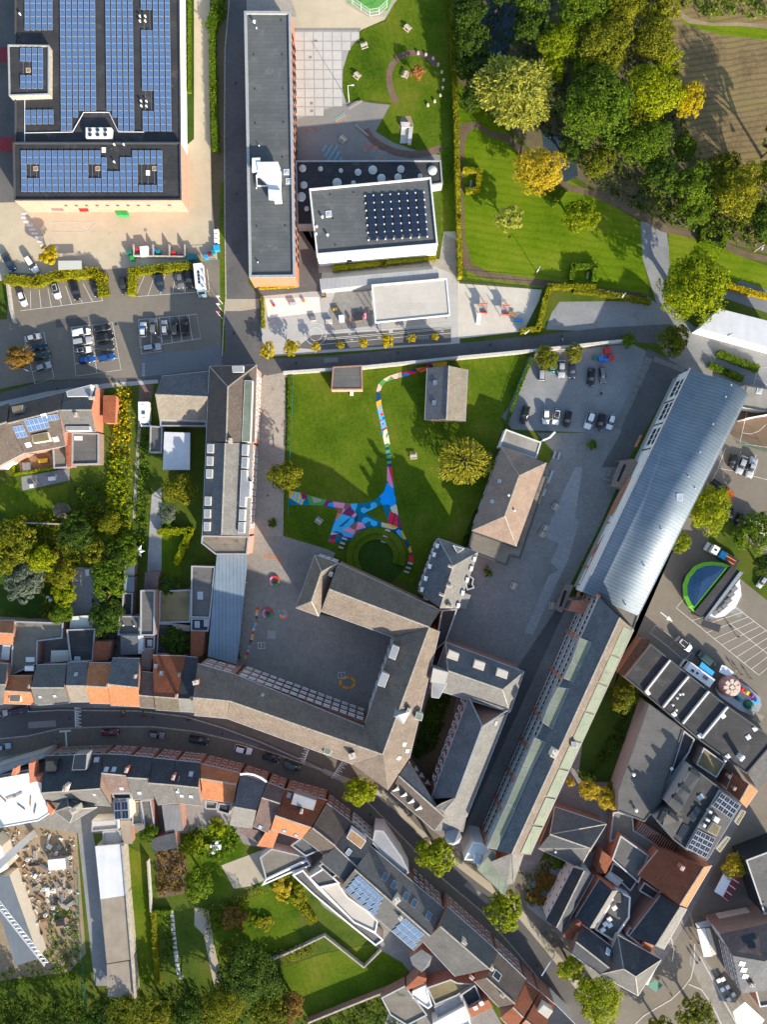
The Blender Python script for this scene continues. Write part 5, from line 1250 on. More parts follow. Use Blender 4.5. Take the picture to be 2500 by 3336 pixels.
# pavilion
b=building('hipped pavilion with speckled pink roof in the east courtyard',t(2,2,"1020 892 1410 1030 1150 1751 765 1616"),'pavilion','school_pavilion')
wing(b,t(2,2,"1020 892 766 1616 1150 1751 1412 1030"),t(2,2,"1176 1140 1050 1491"),5.2,8.4,'roof_pavilion','brick_brown',(1,1),gut='gutter_dark')
slab(b,t(2,2,"1060 738 1366 850 1322 996 1002 890"),4.4,'gravel_roof','render_white',.2,'coping_light')
slab(b,t(2,3,"772 138 1150 272 1238 0 1375 -345 1430 -336 1310 0 1185 372 1098 350 1068 434 735 305"),3.4,'felt_brown','brick_brown',.2,'coping_dark')
skylight(b,t(2,2,"1005 1187 942 1362"),.8,.8,'metal_white','glass_sky');vent(b,t(2,2,"1080 1308 1130 1440"),.2,.6);windows(b,t1(2,2,1020,892),t1(2,2,766,1616),5.2,5,1,2.6,2.2,.3)
# slate cloister block south
b=building('slate cloister block round a dark inner court',t(2,4,"735 85 415 960 700 1160 1075 215"),'school','school_building')
wing(b,t(2,3,"540 1096 1216 1350 1095 1700 400 1490"),t(2,3,"556 1340 1030 1505"),10.5,14,'roof_slate','brick_red',(1,1),roof2='roof_slate_lit')
wing(b,t(2,4,"738 86 412 962 720 1118 1076 218"),t(2,4,"856 332 628 948"),10.5,14.5,'roof_slate','brick_red',roof2='roof_slate_lit',ridge='lead')
wing(b,t(2,4,"218 640 430 990 440 1236 62 906"),t(2,4,"132 764 528 1116"),10.2,13,'roof_slate','brick_red',roof2='roof_brown',gut='gutter')
for s_,zs in(("528 1060 628 948 720 1112",(13.5,14.2,10.5)),("528 1060 720 1112 690 1250 588 1238",(13.5,10.5,9.5,9.8)),("440 1040 528 1060 588 1238 440 1236",(13,13.4,9.8,9.8)),("500 1000 628 948 528 1062 440 1040",(13.6,14.2,13.4,13))):mono(b,t(2,4,s_),zs,'roof_slate_lit',None)
P=ccw(GP(t(2,4,"430 960 700 1130 684 1244 590 1232 444 1230"),9.6));MB().prism(inset(P,.2),0,9.4,top=False).build('wall','brick_red',b)
for s_ in("570 1162 656 1196 640 1258 545 1226","795 1248 882 1276 865 1342 774 1310","992 1320 1080 1352 1066 1414 972 1380"):boxon(b,t(2,3,s_),12.9,11,'render_cream','dormer','roof_membrane')
boxon(b,t(2,3,"428 1316 566 1352 535 1462 405 1440"),14.6,10.5,'lead','stair_head','roof_membrane');boxon(b,t(2,4,"425 -80 560 -50 480 95 415 85"),12.2,10.5,'coping_light','terrace','lead')
for x,y in nums("112 870 184 918 246 974 310 1034 262 706 312 764 366 826"):
 q,n_=hit(b,t1(2,4,x,y));MB().add([W(*t1(2,4,x+a,y+c),z_)for a,c,z_ in((-38,28,q.z-.5),(20,-34,q.z-.3),(46,18,q.z-.5),(-2,4,q.z+1.5))],[(0,2,1),(0,3,2),(2,3,1),(1,3,0)]).build('dormer','coping_light',b)
for k in range(11):
 x,y=690-k*24.4,105+k*67.5;boxon(b,t(2,4,f"{x-14} {y-18} {x+10} {y-12} {x+2} {y+20} {x-20} {y+14}"),10.9,10.2,'coping','dormer','glass_dark')
c=W(*t1(2,4,602,1290),10);tw=MB().lathe((c.x,c.y,0),[(2.0,0),(2.0,9.5),(2.25,9.6),(2.25,9.9)],8).build('turret','brick_red',b)
MB().lathe((c.x,c.y,9.92),[(2.3,0),(1.2,1.6),(.06,3.2)],8).build('turret_roof','lead',tw)
windows(b,t1(2,4,738,86),t1(2,4,412,962),10.5,10,3,1.1,1.8,.3,base=.6,top=10.2);windows(b,t1(2,4,1076,218),t1(2,4,720,1118),10.5,10,3,1.1,1.8,.3)
skylight(b,t(2,4,"972 310"),1.3,1.0,'metal_grey','glass_sky');MB().tube(W(*t1(2,4,855,330),14.5),W(*t1(2,4,742,90),11),.22,n=6).build('ridge_flashing','lead',b);MB().tube(W(*t1(2,4,862,330),14.5),W(*t1(2,4,1072,195),11.2),.22,n=6).build('ridge_flashing','lead',b)
# long old east wing with copper strips
b=building('very long school wing with green copper eaves and striped brick wall',t(2,4,"1863 -781 905 1395 1215 1440 2150 -520"),'school','school_building');EW=b
wing(b,t(2,4,"1863 -781 905 1395 1270 1446 2166 -500"),t(2,4,"2046 -606 1110 1440"),13.3,16.4,'roof_slate','brick_red',roof2='roof_pantile')
E0,E1,F0,F1=t1(3,3,500,985),t1(2,4,1272,1446),t1(3,3,425,950),t1(2,4,1185,1436)
for k in range(8):
 a,c=k/8+.004,(k+1)/8-.004;P=[lp(F0,F1,a),lp(F0,F1,c),lp(E0,E1,c),lp(E0,E1,a)]
 Q=[W(p[0],p[1],z_)for p,z_ in zip(P,(15.25,15.25,13.65,13.65))];Q=Q if geometry.normal(*Q[:3]).z>0 else Q[::-1]
 MB().add(Q+[x-Vector((0,0,.3))for x in Q],[(0,1,2,3),(0,4,5,1),(1,5,6,2),(2,6,7,3),(3,7,4,0)]).build('copper_sheet','copper_roof',b)
for s_ in("1508 0 1610 10 1535 180 1430 150","1430 155 1532 185 1460 360 1376 300","1310 435 1405 475 1290 700 1205 680","1203 685 1290 705 1140 1050 1070 1000","1068 1005 1140 1055 980 1400 895 1385","1700 -430 1800 -390 1715 -180 1625 -215","1622 -212 1712 -178 1655 -40 1560 -80"):
 boxon(b,t(2,4,s_),14.7,12.8,'coping','copper_dormer','copper_roof')
chimney(b,t1(2,4,1480,572),1.6,1.3,2.0,'render_cream',2)
for p in(t1(3,4,-10,500),):boxon(b,[(p[0]-8,p[1]-12),(p[0]+10,p[1]-8),(p[0]+12,p[1]+8),(p[0]-6,p[1]+8)],16.0,13.8,'coping_light','dormer','lead')
windows(b,t1(2,4,1863,-781),t1(2,4,905,1395),13.3,46,3,1.15,2.6,.3,frame='white_paint',pane='glass_dark',base=.8,top=12.8,margin=.01)
m=MB()
for k in(.0,.17,.33,.5,.62,.75,.87,1.0):
 p=lp(t1(2,4,1863,-781),t1(2,4,905,1395),k);q=W(*p,13.3);q2=W(*lp(p,(p[0]+10,p[1]+4),1),11.5);MB().box((q.x+.25,q.y+.1,6.5),(.5,.9,13.0),-.45).build('pilaster','brick_orange',b)
slab(b,t(2,4,"775 1335 850 1345 975 1435 938 1500 700 1490"),9.5,'roof_white','render_white',.4,'white_paint');boxon(b,t(2,5,"795 20 850 40 830 98 778 80"),10.6,9,'coping_light','roof_light','glass_sky')
mono(b,t(2,5,"925 75 1108 0 1120 262 1070 275"),[13.3,15.8,12,12],'roof_slate_lit',None);mono(b,t(2,5,"1112 0 1215 10 1125 268"),[15.8,13.4,12],'roof_slate_lit',None)
mono(b,t(2,5,"810 138 945 -20 1085 280 1042 362"),[11.4,12.8,12,10.8],'copper_roof','render_cream');P=ccw(GP(t(2,5,"880 50 1210 20 1120 262 1040 340 815 140"),11));MB().prism(inset(P,.3),0,10.9,top=False).build('wall','brick_red',b)
slab(b,t(3,3,"207 703 546 862 506 984 392 872"),12.6,'felt_brown','brick_red',.15,'coping_dark')
A_,B_=W(*t1(2,4,1863,-781),13.3),W(*t1(2,4,905,1395),13.3)
for z_ in(4.7,8.7,12.7):m=MB();edgebar(m,Vector((A_.x+.12,A_.y,z_)),Vector((B_.x+.12,B_.y,z_)),.5,.45);m.build('string_course','concrete',b)
# modern wing with wave roof
b=building('modern school wing under a waved blue-grey metal roof',t(3,2,"1000 205 1500 430 600 2300 110 2150"),'school','school_building')
WN,EN,WS,ES=t1(3,2,995,208),t1(3,2,1502,432),t1(3,3,65,660),t1(3,3,545,866)
prof=[(0,12.4),(.06,13.0),(.12,13.5),(.19,13.95),(.26,14.25),(.33,14.4),(.41,14.3),(.48,13.95),(.55,13.35),(.62,12.55),(.69,11.75),(.76,11.15),(.83,10.85),(.91,10.75),(1,10.75)]
wn,en,ws_,es=W(*WN,10.75),W(*EN,12.4),W(*WS,10.75),W(*ES,12.4);m=MB();NS_=24
L0=[en.lerp(wn,f).xy.to_3d()+Vector((0,0,z_))for f,z_ in prof];L1=[es.lerp(ws_,f).xy.to_3d()+Vector((0,0,z_))for f,z_ in prof]
npf=len(prof);vs_=L0+L1+[x-Vector((0,0,.3))for x in L0+L1]
m.add(vs_,[(i,i+1,npf+i+1,npf+i)for i in range(npf-1)]+[(2*npf+i,3*npf+i,3*npf+i+1,2*npf+i+1)for i in range(npf-1)]+[(i,2*npf+i,2*npf+i+1,i+1)for i in range(npf-1)]+[(npf+i+1,3*npf+i+1,3*npf+i,npf+i)for i in range(npf-1)]+[(0,npf,3*npf,2*npf),(npf-1,3*npf-1,4*npf-1,2*npf-1)])
for f in[(i,i+1,npf+i+1,npf+i)for i in range(npf-1)]:regroof(b,[m.v[i]for i in f])
wr=m.build('roof','roof_zinc',b)
ul=wr.data.uv_layers[0].data;ax=(ws_-wn).normalized();cx=(wn-en).normalized()
for p in wr.data.polygons:
 for li in p.loop_indices:
  co=m.v[wr.data.loops[li].vertex_index];ul[li].uv=(co.dot(ax),co.dot(cx))
wr.data.polygons.foreach_set('use_smooth',[i<npf-1 for i in range(len(wr.data.polygons))])
m=MB();edgebar(m,L0[-1],L1[-1],.35,.22,-.1);edgebar(m,L0[0],L1[0],.25,.2,-.1);m.build('gutter','metal_grey',b)
P=inset(ccw([wn,en,es,ws_]),.5);lo=[Vector((x.x,x.y,0))for x in P];m=MB()
m.prism(P,0,8.9,top=False);m.build('wall','render_grey',b)
Q=inset(ccw([en.lerp(wn,.03),es.lerp(ws_,.03),es.lerp(ws_,.3),en.lerp(wn,.3)]),.1);MB().prism(Q,8,11.9,top=False).build('wall','render_grey',b)
m=MB();a,c=wn.lerp(en,.03),ws_.lerp(es,.03);a2,c2=wn.lerp(en,.06),ws_.lerp(es,.06);m.prism(ccw([a,c,c2,a2]),3.0,10.5);m.build('upper_wall','render_white',b)
nrm_=(wn-en).normalized()
for k,(f0,f1)in enumerate(((.03,.12),(.135,.225),(.25,.34))):
 for j in(0,1):
  for rr in(0,):
   ga,gb=f0+(f1-f0)*(.08+.0*j),f0+(f1-f0)*.92
   z0_,z1_=(7.4,9.5)if j==0 else(4.3,6.4)
   A_,B_=a.lerp(c,ga)+nrm_*.04,a.lerp(c,gb)+nrm_*.04;wo=MB()
   wo.add([(A_.x,A_.y,z0_),(B_.x,B_.y,z0_),(B_.x,B_.y,z1_),(A_.x,A_.y,z1_)],[(0,1,2,3)]);ow=wo.build('window','glass_dark',b)
   m=MB()
   for i in range(4):
    q=A_.lerp(B_,i/3)+nrm_*.03;m.box((q.x,q.y,(z0_+z1_)/2),(.1,.12,z1_-z0_),math.atan2(nrm_.y,nrm_.x))
   m.build('mullion','white_paint',ow)
 q=a.lerp(c,f1+.012)+nrm_*.05;MB().box((q.x,q.y,6.1),(.1,.35,6.2),math.atan2(nrm_.y,nrm_.x)).build('downpipe','metal_dark',b)
skylight(b,[t1(3,2,905,1325)],1.5,1.7,'metal_white','glass_sky');vent(b,t(3,2,"1035 1245 1345 355 1298 458 1188 692 1075 935 978 1145")+t(3,3,"745 115 597 432 437 770"),.14,.35,'metal_grey')
def zr(lab,name,s_,z0_,z1_,mat,cat='canopy',c=3,r=2):
 P=t(c,r,s_);o=building(lab,P,cat,name);Q=ccw(GP(P,z1_));MB().prism(Q,z0_,z1_,bottom=True).build('canopy_roof',mat,o)
 for x in Q:MB().box((x.x*.999,x.y*.999,z0_/2),(.2,.2,z0_)).build('post',mat,o)
 return o
o=zr('dark red entrance portal under the waved roof','entrance_portal',"395 1010 500 995 545 1025 490 1140 400 1250 310 1230",3.6,4.2,'brick_brown');
P=GP(t(3,2,"420 1040 445 1045 380 1190 360 1185"),4.25);MB().add(P,[(0,1,2,3)]if geometry.normal(*P[:3]).z>0 else[(3,2,1,0)]).build('opening','cloth_black',o)
o=zr('second dark red portal near the long brick wing','entrance_portal',"1580 590 1645 605 1545 840 1485 810",3.2,3.8,'brick_brown',c=2,r=3)
P=GP(t(2,3,"1562 645 1588 650 1540 790 1518 785"),3.85);MB().add(P,[(0,1,2,3)]if geometry.normal(*P[:3]).z>0 else[(3,2,1,0)]).build('opening','cloth_black',o)
zr('rust red flat roof between the waved and the long wing','link_roof',"-20 735 130 735 80 855 -60 820",8.2,8.6,'brick_orange',c=3,r=3)
m=MB();fr=thing('portal_row','rust red steel beams along the foot of the waved wing','steel frame',W(*t1(3,3,200,300)))
for s_,w_ in(("480 1150 300 1480",.9),("360 0 215 240 60 580 20 700",.7),("570 790 520 890",.5)):
 for a_,c_ in zip(t(3,2 if s_[0]in '45' else 3,s_)[:-1],t(3,2 if s_[0]in '45' else 3,s_)[1:]):edgebar(m,W(*a_,4.5),W(*c_,4.5),w_,.4)
for s_ in("330 60 250 60","205 250 130 350","100 440 160 440","20 590 90 610"):
 P=t(3,3,s_);edgebar(m,W(*P[0],4.3),W(*P[1],4.3),.5,.35)
m.build('beam','brick_orange',fr)
for s_ in("330 60","205 250","100 440","60 580"):q=W(*t(3,3,s_)[0],4);MB().box((q.x,q.y,2.1),(.25,.25,4.2)).build('post','brick_orange',fr)
# east block behind the market car park
b=flat('long black flat-roofed market hall with white upstands',t(3,4,"655 -378 1320 160 1760 470 1700 500 1488 748 1090 465 428 -90"),6.2,'felt_black','brick_brown','hall','market_hall',.3,'coping_dark')
for s_ in("815 -240 600 34","975 -100 755 166","1150 28 925 306","1312 162 1090 430"):
 P=t(3,4,s_);m=MB();edgebar(m,W(*P[0],5.9),W(*P[1],5.9),.45,.75);m.build('upstand','coping_light',b)
skylight(b,t(3,4,"628 48 856 232 1082 416 1320 596 1498 428 1280 245 1556 355"),1.2,1.2,'metal_white','white_paint',.2,ang=.6);vent(b,t(3,4,"875 85 925 50 838 145 868 188 1288 625 900 55"),.2,.7)
vent(b,t(3,4,"1400 592 1415 575"),.35,2.2,'metal_white','flue')
lean('rotten brown timber roof between the long wing and the market hall',3,3,"428 1388 650 1078 578 1058 368 1362",[5.4,5.4,4.4,4.4],'bark','brick_brown')
low('dark brick stub roof at the end of the long school wing',3,3,"470 838 552 862 500 985 415 960",9.0,'felt_brown','brick_red')
P=t(3,4,"640 140 938 362 718 1016 602 1162 372 1072 374 900");b=flat('big grey felt hall roof beside the walled garden',P,6.5,'felt_mid','render_grey','hall','parish_hall',.15,'coping_dark')
vent(b,t(3,4,"498 742 520 1050 826 692"),.3,.8);
low('dark gap roof between the grey hall and the market hall',3,4,"945 372 1036 446 990 560 820 800 760 960 720 1020 860 640",4.2,'felt_black');low('brown mossy flat roof in the corner below the market hall',3,4,"1115 520 1300 655 1225 780 1050 665",5.2,'sedum')
b=flat('modern flat-roofed apartment block with pale sloped windows',t(3,4,"1015 688 1255 868 1440 1012 1140 1500 960 1400 845 1310 700 1145 905 1090 805 1010"),9.5,'felt_black','render_grey','apartment','apartment_block',.3,'coping_dark')
for s_,ss in(("1010 696 1096 756 896 1096 806 1012",("1005 700 1092 752 1080 785 995 728","915 838 1006 898 994 922 905 865","860 935 943 995 932 1025 850 962")),("792 1066 938 1142 846 1306 756 1192",("760 1065 805 1085 745 1170 722 1150","825 1075 905 1140 892 1165 812 1105"))):
 mono(b,t(3,4,s_),[9.4,10.4,10.4,9.4],'render_white' if 0 else 'roof_eternit',None)
 for q_ in ss:boxon(b,t(3,4,q_),10.35,9,'metal_dark','roof_window','glass_dark')
boxon(b,t(3,4,"1255 885 1440 1012 1150 1486 960 1392 1060 1215 1180 1020"),9.9,9,'render_grey','upper_deck','felt_mid')
solar('dark blue solar array at the upper end of the apartment block',GP(t(3,4,"1268 905 1424 1016 1344 1132 1186 1020"),10.0),4,3,'solar_dark',.05,.05,tilt=.0,rail=False);solar('dark blue solar array at the lower end of the apartment block',GP(t(3,4,"1060 1225 1212 1302 1132 1472 962 1386"),10.0),4,4,'solar_dark',.05,.05,rail=False)
for s_,nm,mat in(("1200 1170 1262 1205 1225 1285 1148 1245",'plant_box','sedum'),("1212 1110 1258 1135 1235 1180 1195 1150",'roof_hatch','metal_white'),("1165 1060 1192 1075 1180 1095 1155 1080",'air_unit','metal_white'),("1115 1175 1140 1190 1125 1215 1105 1200",'air_unit','metal_white'),("1140 1130 1172 1148 1160 1165 1130 1148",'air_unit','metal_white')):boxon(b,t(3,4,s_),10.9,9.5,'concrete',nm,mat)
skylight(b,t(3,4,"1086 945"),1.5,1.4,'metal_grey','glass_sky',ang=.6)
for s_ in("1050 1020 1098 1055 1025 1165 975 1120","935 1175 1000 1210 935 1320 880 1275"):boxon(b,t(3,4,s_),9.4,9,'metal_dark','light_well','glass_dark')
for s_ in("1450 1060 1480 1075 1412 1190 1385 1165","1320 1290 1345 1300 1255 1425 1225 1400"):boxon(b,t(3,4,s_),6.5,5.8,'coping_light','balcony','sedum')
b=building('small red house with one orange lit slope by the apartment block',t(3,4,"1365 745 1580 890"),'house','row_house')
wing(b,t(3,4,"1366 742 1312 882 1480 1038 1580 890"),t(3,4,"1508 836 1426 982"),6.0,8.6,'roof_red','brick_red',roof2='roof_orange');chimney(b,t1(3,4,1382,874),.8,.5,.8);chimney(b,t1(3,4,1338,770),.8,.5,.8)  # orange is the sunlit slope of the red roof, light painted in
lean('grey ribbed roof at the right picture edge below the market hall',3,4,"1700 470 1495 750 1580 882 1760 720",[6,6,5,5],'roof_grey','brick_brown','house','row_house')
P=t(3,4,"575 1160 880 1360 835 1440 520 1235");b=building('long glazed pergola with red beams beside the lower yards',P,'pergola','pergola');mono(b,P,[4.2,4.2,3.6,3.6],'glass_dark','brick_orange')
for k in range(17):
 a_,c_=lp(P[0],P[1],(k+.5)/17),lp(P[3],P[2],(k+.5)/17);m=MB();edgebar(m,W(*a_,4.25),W(*c_,3.68),.12,.14);m.build('rafter','brick_orange',b)
low('brown flat roof with two roof lights below the grey hall',3,4,"375 1075 500 1120 510 1235 840 1440 800 1500 640 1440 420 1290 300 1340 330 1080",3.2,'felt_brown',name='flat_roof_extension')
b=low('grey flat roof with a tile-edged side below the pergola',3,4,"395 1280 640 1455 550 1690 320 1486",5.6,'felt_mid','brick_orange');lean('red ribbed lean-to roof beside the grey tile-edged roof',3,5,"235 -20 336 50 262 180 180 165",[4.6,4.0,4.0,4.6],'roof_red','brick_red')
low('dark flat backyard roof below the tile-edged grey roof',3,5,"330 80 560 210 480 330 300 160",3.4,'felt_black');lean('white glazed strip in the dark backyard',3,5,"300 150 418 235 372 290 258 205",3.2,'glasshouse','brick_red')
b=rh('large dark red roof with a narrow orange lit slope by the square',3,5,"718 -26 545 190 1118 118 908 447 1182 105 966 468",6.8,11.2,'roof_red','brick_orange','roof_orange');chimney(b,t1(3,5,930,130),1.4,.8,1.0,'brick_orange',2);skylight(b,t(3,5,"735 335"),.5,.5)  # narrow orange slope: sun on the red roof put into the colour
b=rh('dark blue slate house with a pale front slope by the square',3,5,"740 366 470 716 912 462 697 800 968 480 768 832",6.8,10.8,'roof_darkblue','brick_red','roof_slate_lit');windows(b,t1(3,5,740,366),t1(3,5,545,675),6.8,4,2,1,1.5)
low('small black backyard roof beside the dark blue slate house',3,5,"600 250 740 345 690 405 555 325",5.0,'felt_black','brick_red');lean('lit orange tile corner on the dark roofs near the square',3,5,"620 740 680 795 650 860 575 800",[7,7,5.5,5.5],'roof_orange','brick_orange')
low('dark roof in front of the lit orange tile corner',3,5,"480 640 620 740 580 810 440 700",5.8,'felt_black','brick_red')
b=rh('dark blue roof beside the long white roof terrace',3,5,"212 222 5 552 328 325 132 646 366 322 168 648",7.0,10,'roof_darkblue','brick_orange','roof_slate_lit')
b=flat('narrow roof terrace with white garden furniture',t(3,5,"368 325 480 380 470 560 330 760 175 660"),5.5,'felt_mid','render_white','terrace','roof_terrace',.5,'white_paint')
for k,(x,y)in enumerate(nums("340 470 295 570 262 610 240 660 300 620")):MB().box(W(*t1(3,5,x,y),5.7),(1.3,1.0,.5),.6).build('terrace_seat','metal_white',b)
c=W(*t1(3,5,380,385),6);MB().lathe((c.x,c.y,5.2),[(1.4,0),(1.4,.6),(1.2,.62)],16).build('hot_tub','plastic_black',b)
b=rh('black tiled house whose white west wall has square windows',3,5,"-14 125 -252 580 80 150 -160 640 162 190 -115 690",6.5,9.5,'roof_darkblue','render_white');windows(b,t1(3,5,-14,125),t1(3,5,-252,580),6.5,6,2,.9,.9)
b=rh('charcoal ribbed house with one skylight above the street trees',3,5,"60 615 346 830 8 765 296 992 -30 872 216 1046",7,10.6,'roof_darkblue','brick_red');skylight(b,t(3,5,"284 850"),1.2,1.6,'white_paint','glass_sky')
b=building('charcoal hipped corner house at the street bend by the square',t(3,5,"370 710 745 920 540 1230 220 1045"),'house','corner_house');wing(b,t(3,5,"370 708 746 920 545 1232 218 1046"),t(3,5,"420 1000 524 1068"),7.2,11.2,'roof_darkblue','render_cream',(1,1),roof2='roof_grey')  # dark and grey slopes of one roof: shade and sun painted in
lean('brick red end roof left of the charcoal houses',3,5,"-50 640 55 590 5 765 -110 720",[8,8,7,7],'roof_red','brick_red','house','row_house')
b=building('large brick corner building with brown and slate roofs on the square',t(3,5,"1250 700 1700 600 1700 1180 1440 1210"),'building','corner_building')
mono(b,t(3,5,"1250 700 1760 590 1760 880 1642 932 1365 884"),[9,9,12,12,12],'roof_purple',None);mono(b,t(3,5,"1365 886 1642 934 1700 1180 1440 1212"),[12,12,8.8,8.8],'roof_slate',None);mono(b,t(3,5,"1642 932 1760 880 1800 1170 1700 1180"),[12,12,8.8,8.8],'roof_slate',None)
P=ccw(GP(t(3,5,"1250 702 1760 595 1790 1172 1440 1210 1368 886"),8.9));MB().prism(inset(P,.25),0,8.7,top=False).build('wall','brick_brown',b)
windows(b,t1(3,5,1252,704),t1(3,5,1366,890),8.9,4,3,1.1,1.4,.25);windows(b,t1(3,5,1368,890),t1(3,5,1440,1208),8.9,6,3,1.1,1.4,.25);windows(b,t1(3,5,1440,1212),t1(3,5,1700,1182),8.8,4,2,1.8,1.6,.25)
skylight(b,t(3,5,"1478 735 1530 718 1528 794"),1.8,1.4,'metal_dark','glass_dark');skylight(b,t(3,5,"1444 952 1458 1006 1472 1062"),1.4,1.4,'white_paint','glass_sky');chimney(b,t1(3,5,1535,1140),1.2,.7,1.2,'brick_orange')
low('grey modern glass front building at the right edge of the square',3,5,"1480 60 1800 -60 1800 480 1640 530",7.5,'felt_mid','glass_dark','building','corner_building');low('dark red brick roof below the glass front building',3,5,"1560 1180 1800 1140 1800 1300 1600 1330",6.0,'felt_brown','brick_orange','building','corner_building')
b=building('grey hipped house beside the walled formal garden',t(2,4,"1500 1000 1860 1160 1800 1400 1320 1390"),'house','detached_house')
wing(b,t(2,4,"1482 1032 1340 1390 1700 1560 1930 1180"),t(2,4,"1440 1268 1790 1390"),5.5,9,'roof_darkblue','brick_red',(1,1),roof2='roof_grey',gut='gutter');vent(b,t(2,4,"1484 1412"),.2,.5)  # dark blue slope paints the neighbours' shade, grey the lit lower slope
# building site, lower left
b=flat('unfinished white concrete building with bare slab roof',t(0,4,"-80 800 240 742 262 800 352 822 360 930 442 1082 330 1152 -80 1225"),9.0,'roof_white','concrete','construction','unfinished_building',.12,'render_white',.25)
windows(b,t1(0,4,-80,800),t1(0,4,240,742),9,4,3,2.2,1.6,0,frame='concrete',pane='cloth_black')
for s_,z_ in(("245 655 285 650 290 770 350 772 340 805 252 828",11.2),("92 760 110 700 135 695 135 755",10.6),("400 985 462 1055 440 1105 412 1075",9.6)):boxon(b,t(0,4,s_),z_,8.5,'brick_orange','brick_upstand')
for k,(x,y)in enumerate(nums("150 930 262 985 180 1030 90 950 300 1050 20 960")):q=W(*t1(0,4,x,y),9.1);MB().box((q.x,q.y,9.05),(2.6,.16,.14),.5+k).build('rebar_bundle','wood' if k%2 else 'metal_dark',b)
P=t(0,4,"-80 700 380 560 400 600 250 650 -80 780");b=flat('concrete scaffold deck along the street before the white slab',P,6.0,'concrete','concrete','construction','scaffold_deck',.1,'metal_grey')
# south row of houses
b=rh('widest dark blue slate house with roof terraces, street front',0,4,"390 592 885 575 352 912 862 874 380 985 956 1024",8.2,12.8,'roof_darkblue','brick_brown','roof_grey');windows(b,t1(0,4,392,592),t1(0,4,885,575),8.2,6,2,1.4,1.5,frame='coping')  # grey rear slope of the dark blue roof: sunlight painted into the colour
wing(b,t(0,4,"572 922 838 1036 602 1170 470 1072"),t(0,4,"590 1030 650 1050"),9.0,11.8,'roof_grey','render_cream',(1,1));chimney(b,t1(0,4,560,875),1.6,1.0,1.4,'render_cream',4,1.4);chimney(b,t1(0,4,640,1065),1.8,1.3,1.8,'render_cream',4,.4)
boxon(b,t(0,4,"640 580 752 572 740 712 618 714"),11.6,8.5,'lead','terrace_cut','glass_dark');boxon(b,t(0,4,"395 636 492 632 480 728 388 725"),11.0,8.5,'metal_dark','terrace_cut','felt_black');skylight(b,t(0,4,"834 624 806 924 826 985 652 975"),1.4,1.3,'metal_grey','glass_sky')
for lab,c,s_,he,hr,r1_,r2_,chs,sky_,w_ in(('black house with two skylights side by side in the south row',0,"892 575 1122 586 876 740 1086 762 955 912 1130 906",8.0,11.6,'roof_darkblue','roof_purple',"1090 715","918 708 984 708 1050 872",3),('dark slate house with pale brown rear slope in the south row',0,"1125 588 1316 606 1092 778 1285 790 1148 968 1330 962",8.0,11.6,'roof_darkblue','roof_grey',"1290 762 1092 825","1206 910",3),('ribbed blue-grey house left of the house with solar panels',0,"1320 608 1512 630 1284 826 1490 842 1362 1014 1532 1000",8.0,12.0,'roof_darkblue','roof_grey',"1496 778","",3),('dark house with blue solar panels on both roof slopes',0,"1516 630 1732 652 1494 842 1712 866 1535 1000 1735 1022",8.0,12.0,'roof_darkblue','roof_grey',"1512 946","1650 748 1570 935 1650 940",4),('orange-roofed house with a dark moss patch in the south row',1,"72 656 420 740 74 786 386 836 100 962 360 1000",7.6,10.0,'roof_orange',None,"390 874 352 1004","",5),('slate house with curved white parapet in the south row',1,"418 746 645 815 365 1032 556 1066 326 1186 522 1216",7.6,12.4,'roof_slate','roof_slate_lit',"604 942","",3),('purple-brown tiled house in the bend of the south row',1,"650 820 806 880 604 952 762 1002 530 1198 656 1258",7.6,10.4,'roof_purple',None,"","592 1206",2),('large red house with a lead box dormer in the south row',1,"808 878 1168 976 720 1106 1032 1210 682 1228 942 1312",7.6,11.6,'roof_red','roof_orange',"948 1070","802 1238 905 1276 840 932",5),('dark brown house right of the large red house',1,"1166 1000 1382 1166 1042 1212 1242 1368 950 1298 1142 1444",7.6,11.6,'roof_brown',None,"","",4)):
 b=rh(lab,c,4,s_,he,hr,r1_,'brick_red',r2_);P=t(c,4,s_);windows(b,P[0],P[1],he,w_,2,1.0,1.4,frame='coping_light')
 for p in t(c,4,chs)if chs else[]:chimney(b,p,1.2,.6,1.1,'brick_orange',3,1.4)
 if sky_:skylight(b,t(c,4,sky_),1.1,1.3,'metal_grey','glass_sky')
 if 'lead box' in lab:boxon(b,t(1,4,"885 912 1078 976 1050 1062 858 1006"),10.8,8,'lead','dormer','lead')
 if 'curved white' in lab:
  m=MB();Q=[W(*p,9.2)for p in t(1,4,"418 748 480 742 540 752 600 778 648 812")]
  for a_,c_ in zip(Q[:-1],Q[1:]):edgebar(m,a_,c_,.5,.3)
  m.build('parapet','render_white',b)
 if 'blue solar panels' in lab:
  solar('five-column solar array on the street slope of the dark south house',roofquad(b,t(0,4,"1544 765 1740 770 1730 845 1530 832")),5,2,gap=.06,rail=False);solar('pale solar strip on the garden slope of the dark south house',roofquad(b,t(0,4,"1528 862 1740 885 1745 920 1535 900")),5,1,gap=.06,rail=False)
b=rh('dark slate house with a sunken roof terrace at the street bend',1,4,"1385 1168 1570 1330 1240 1372 1440 1560 1110 1500 1320 1680",7.6,11,'roof_darkblue','render_cream');boxon(b,t(1,4,"1378 1225 1508 1325 1462 1395 1338 1300"),10.4,8,'white_paint','terrace_cut','wood');skylight(b,t(1,4,"1356 1422"),1.2,1.5,'white_paint','glass_sky');windows(b,t1(1,4,1385,1168),t1(1,4,1570,1330),7.6,4,3)
b=flat('white bay-fronted shop house by the street tree',t(1,4,"1585 1230 1658 1240 1810 1460 1880 1600 1800 1640 1560 1340"),7.0,'lead','render_white','house','row_house')
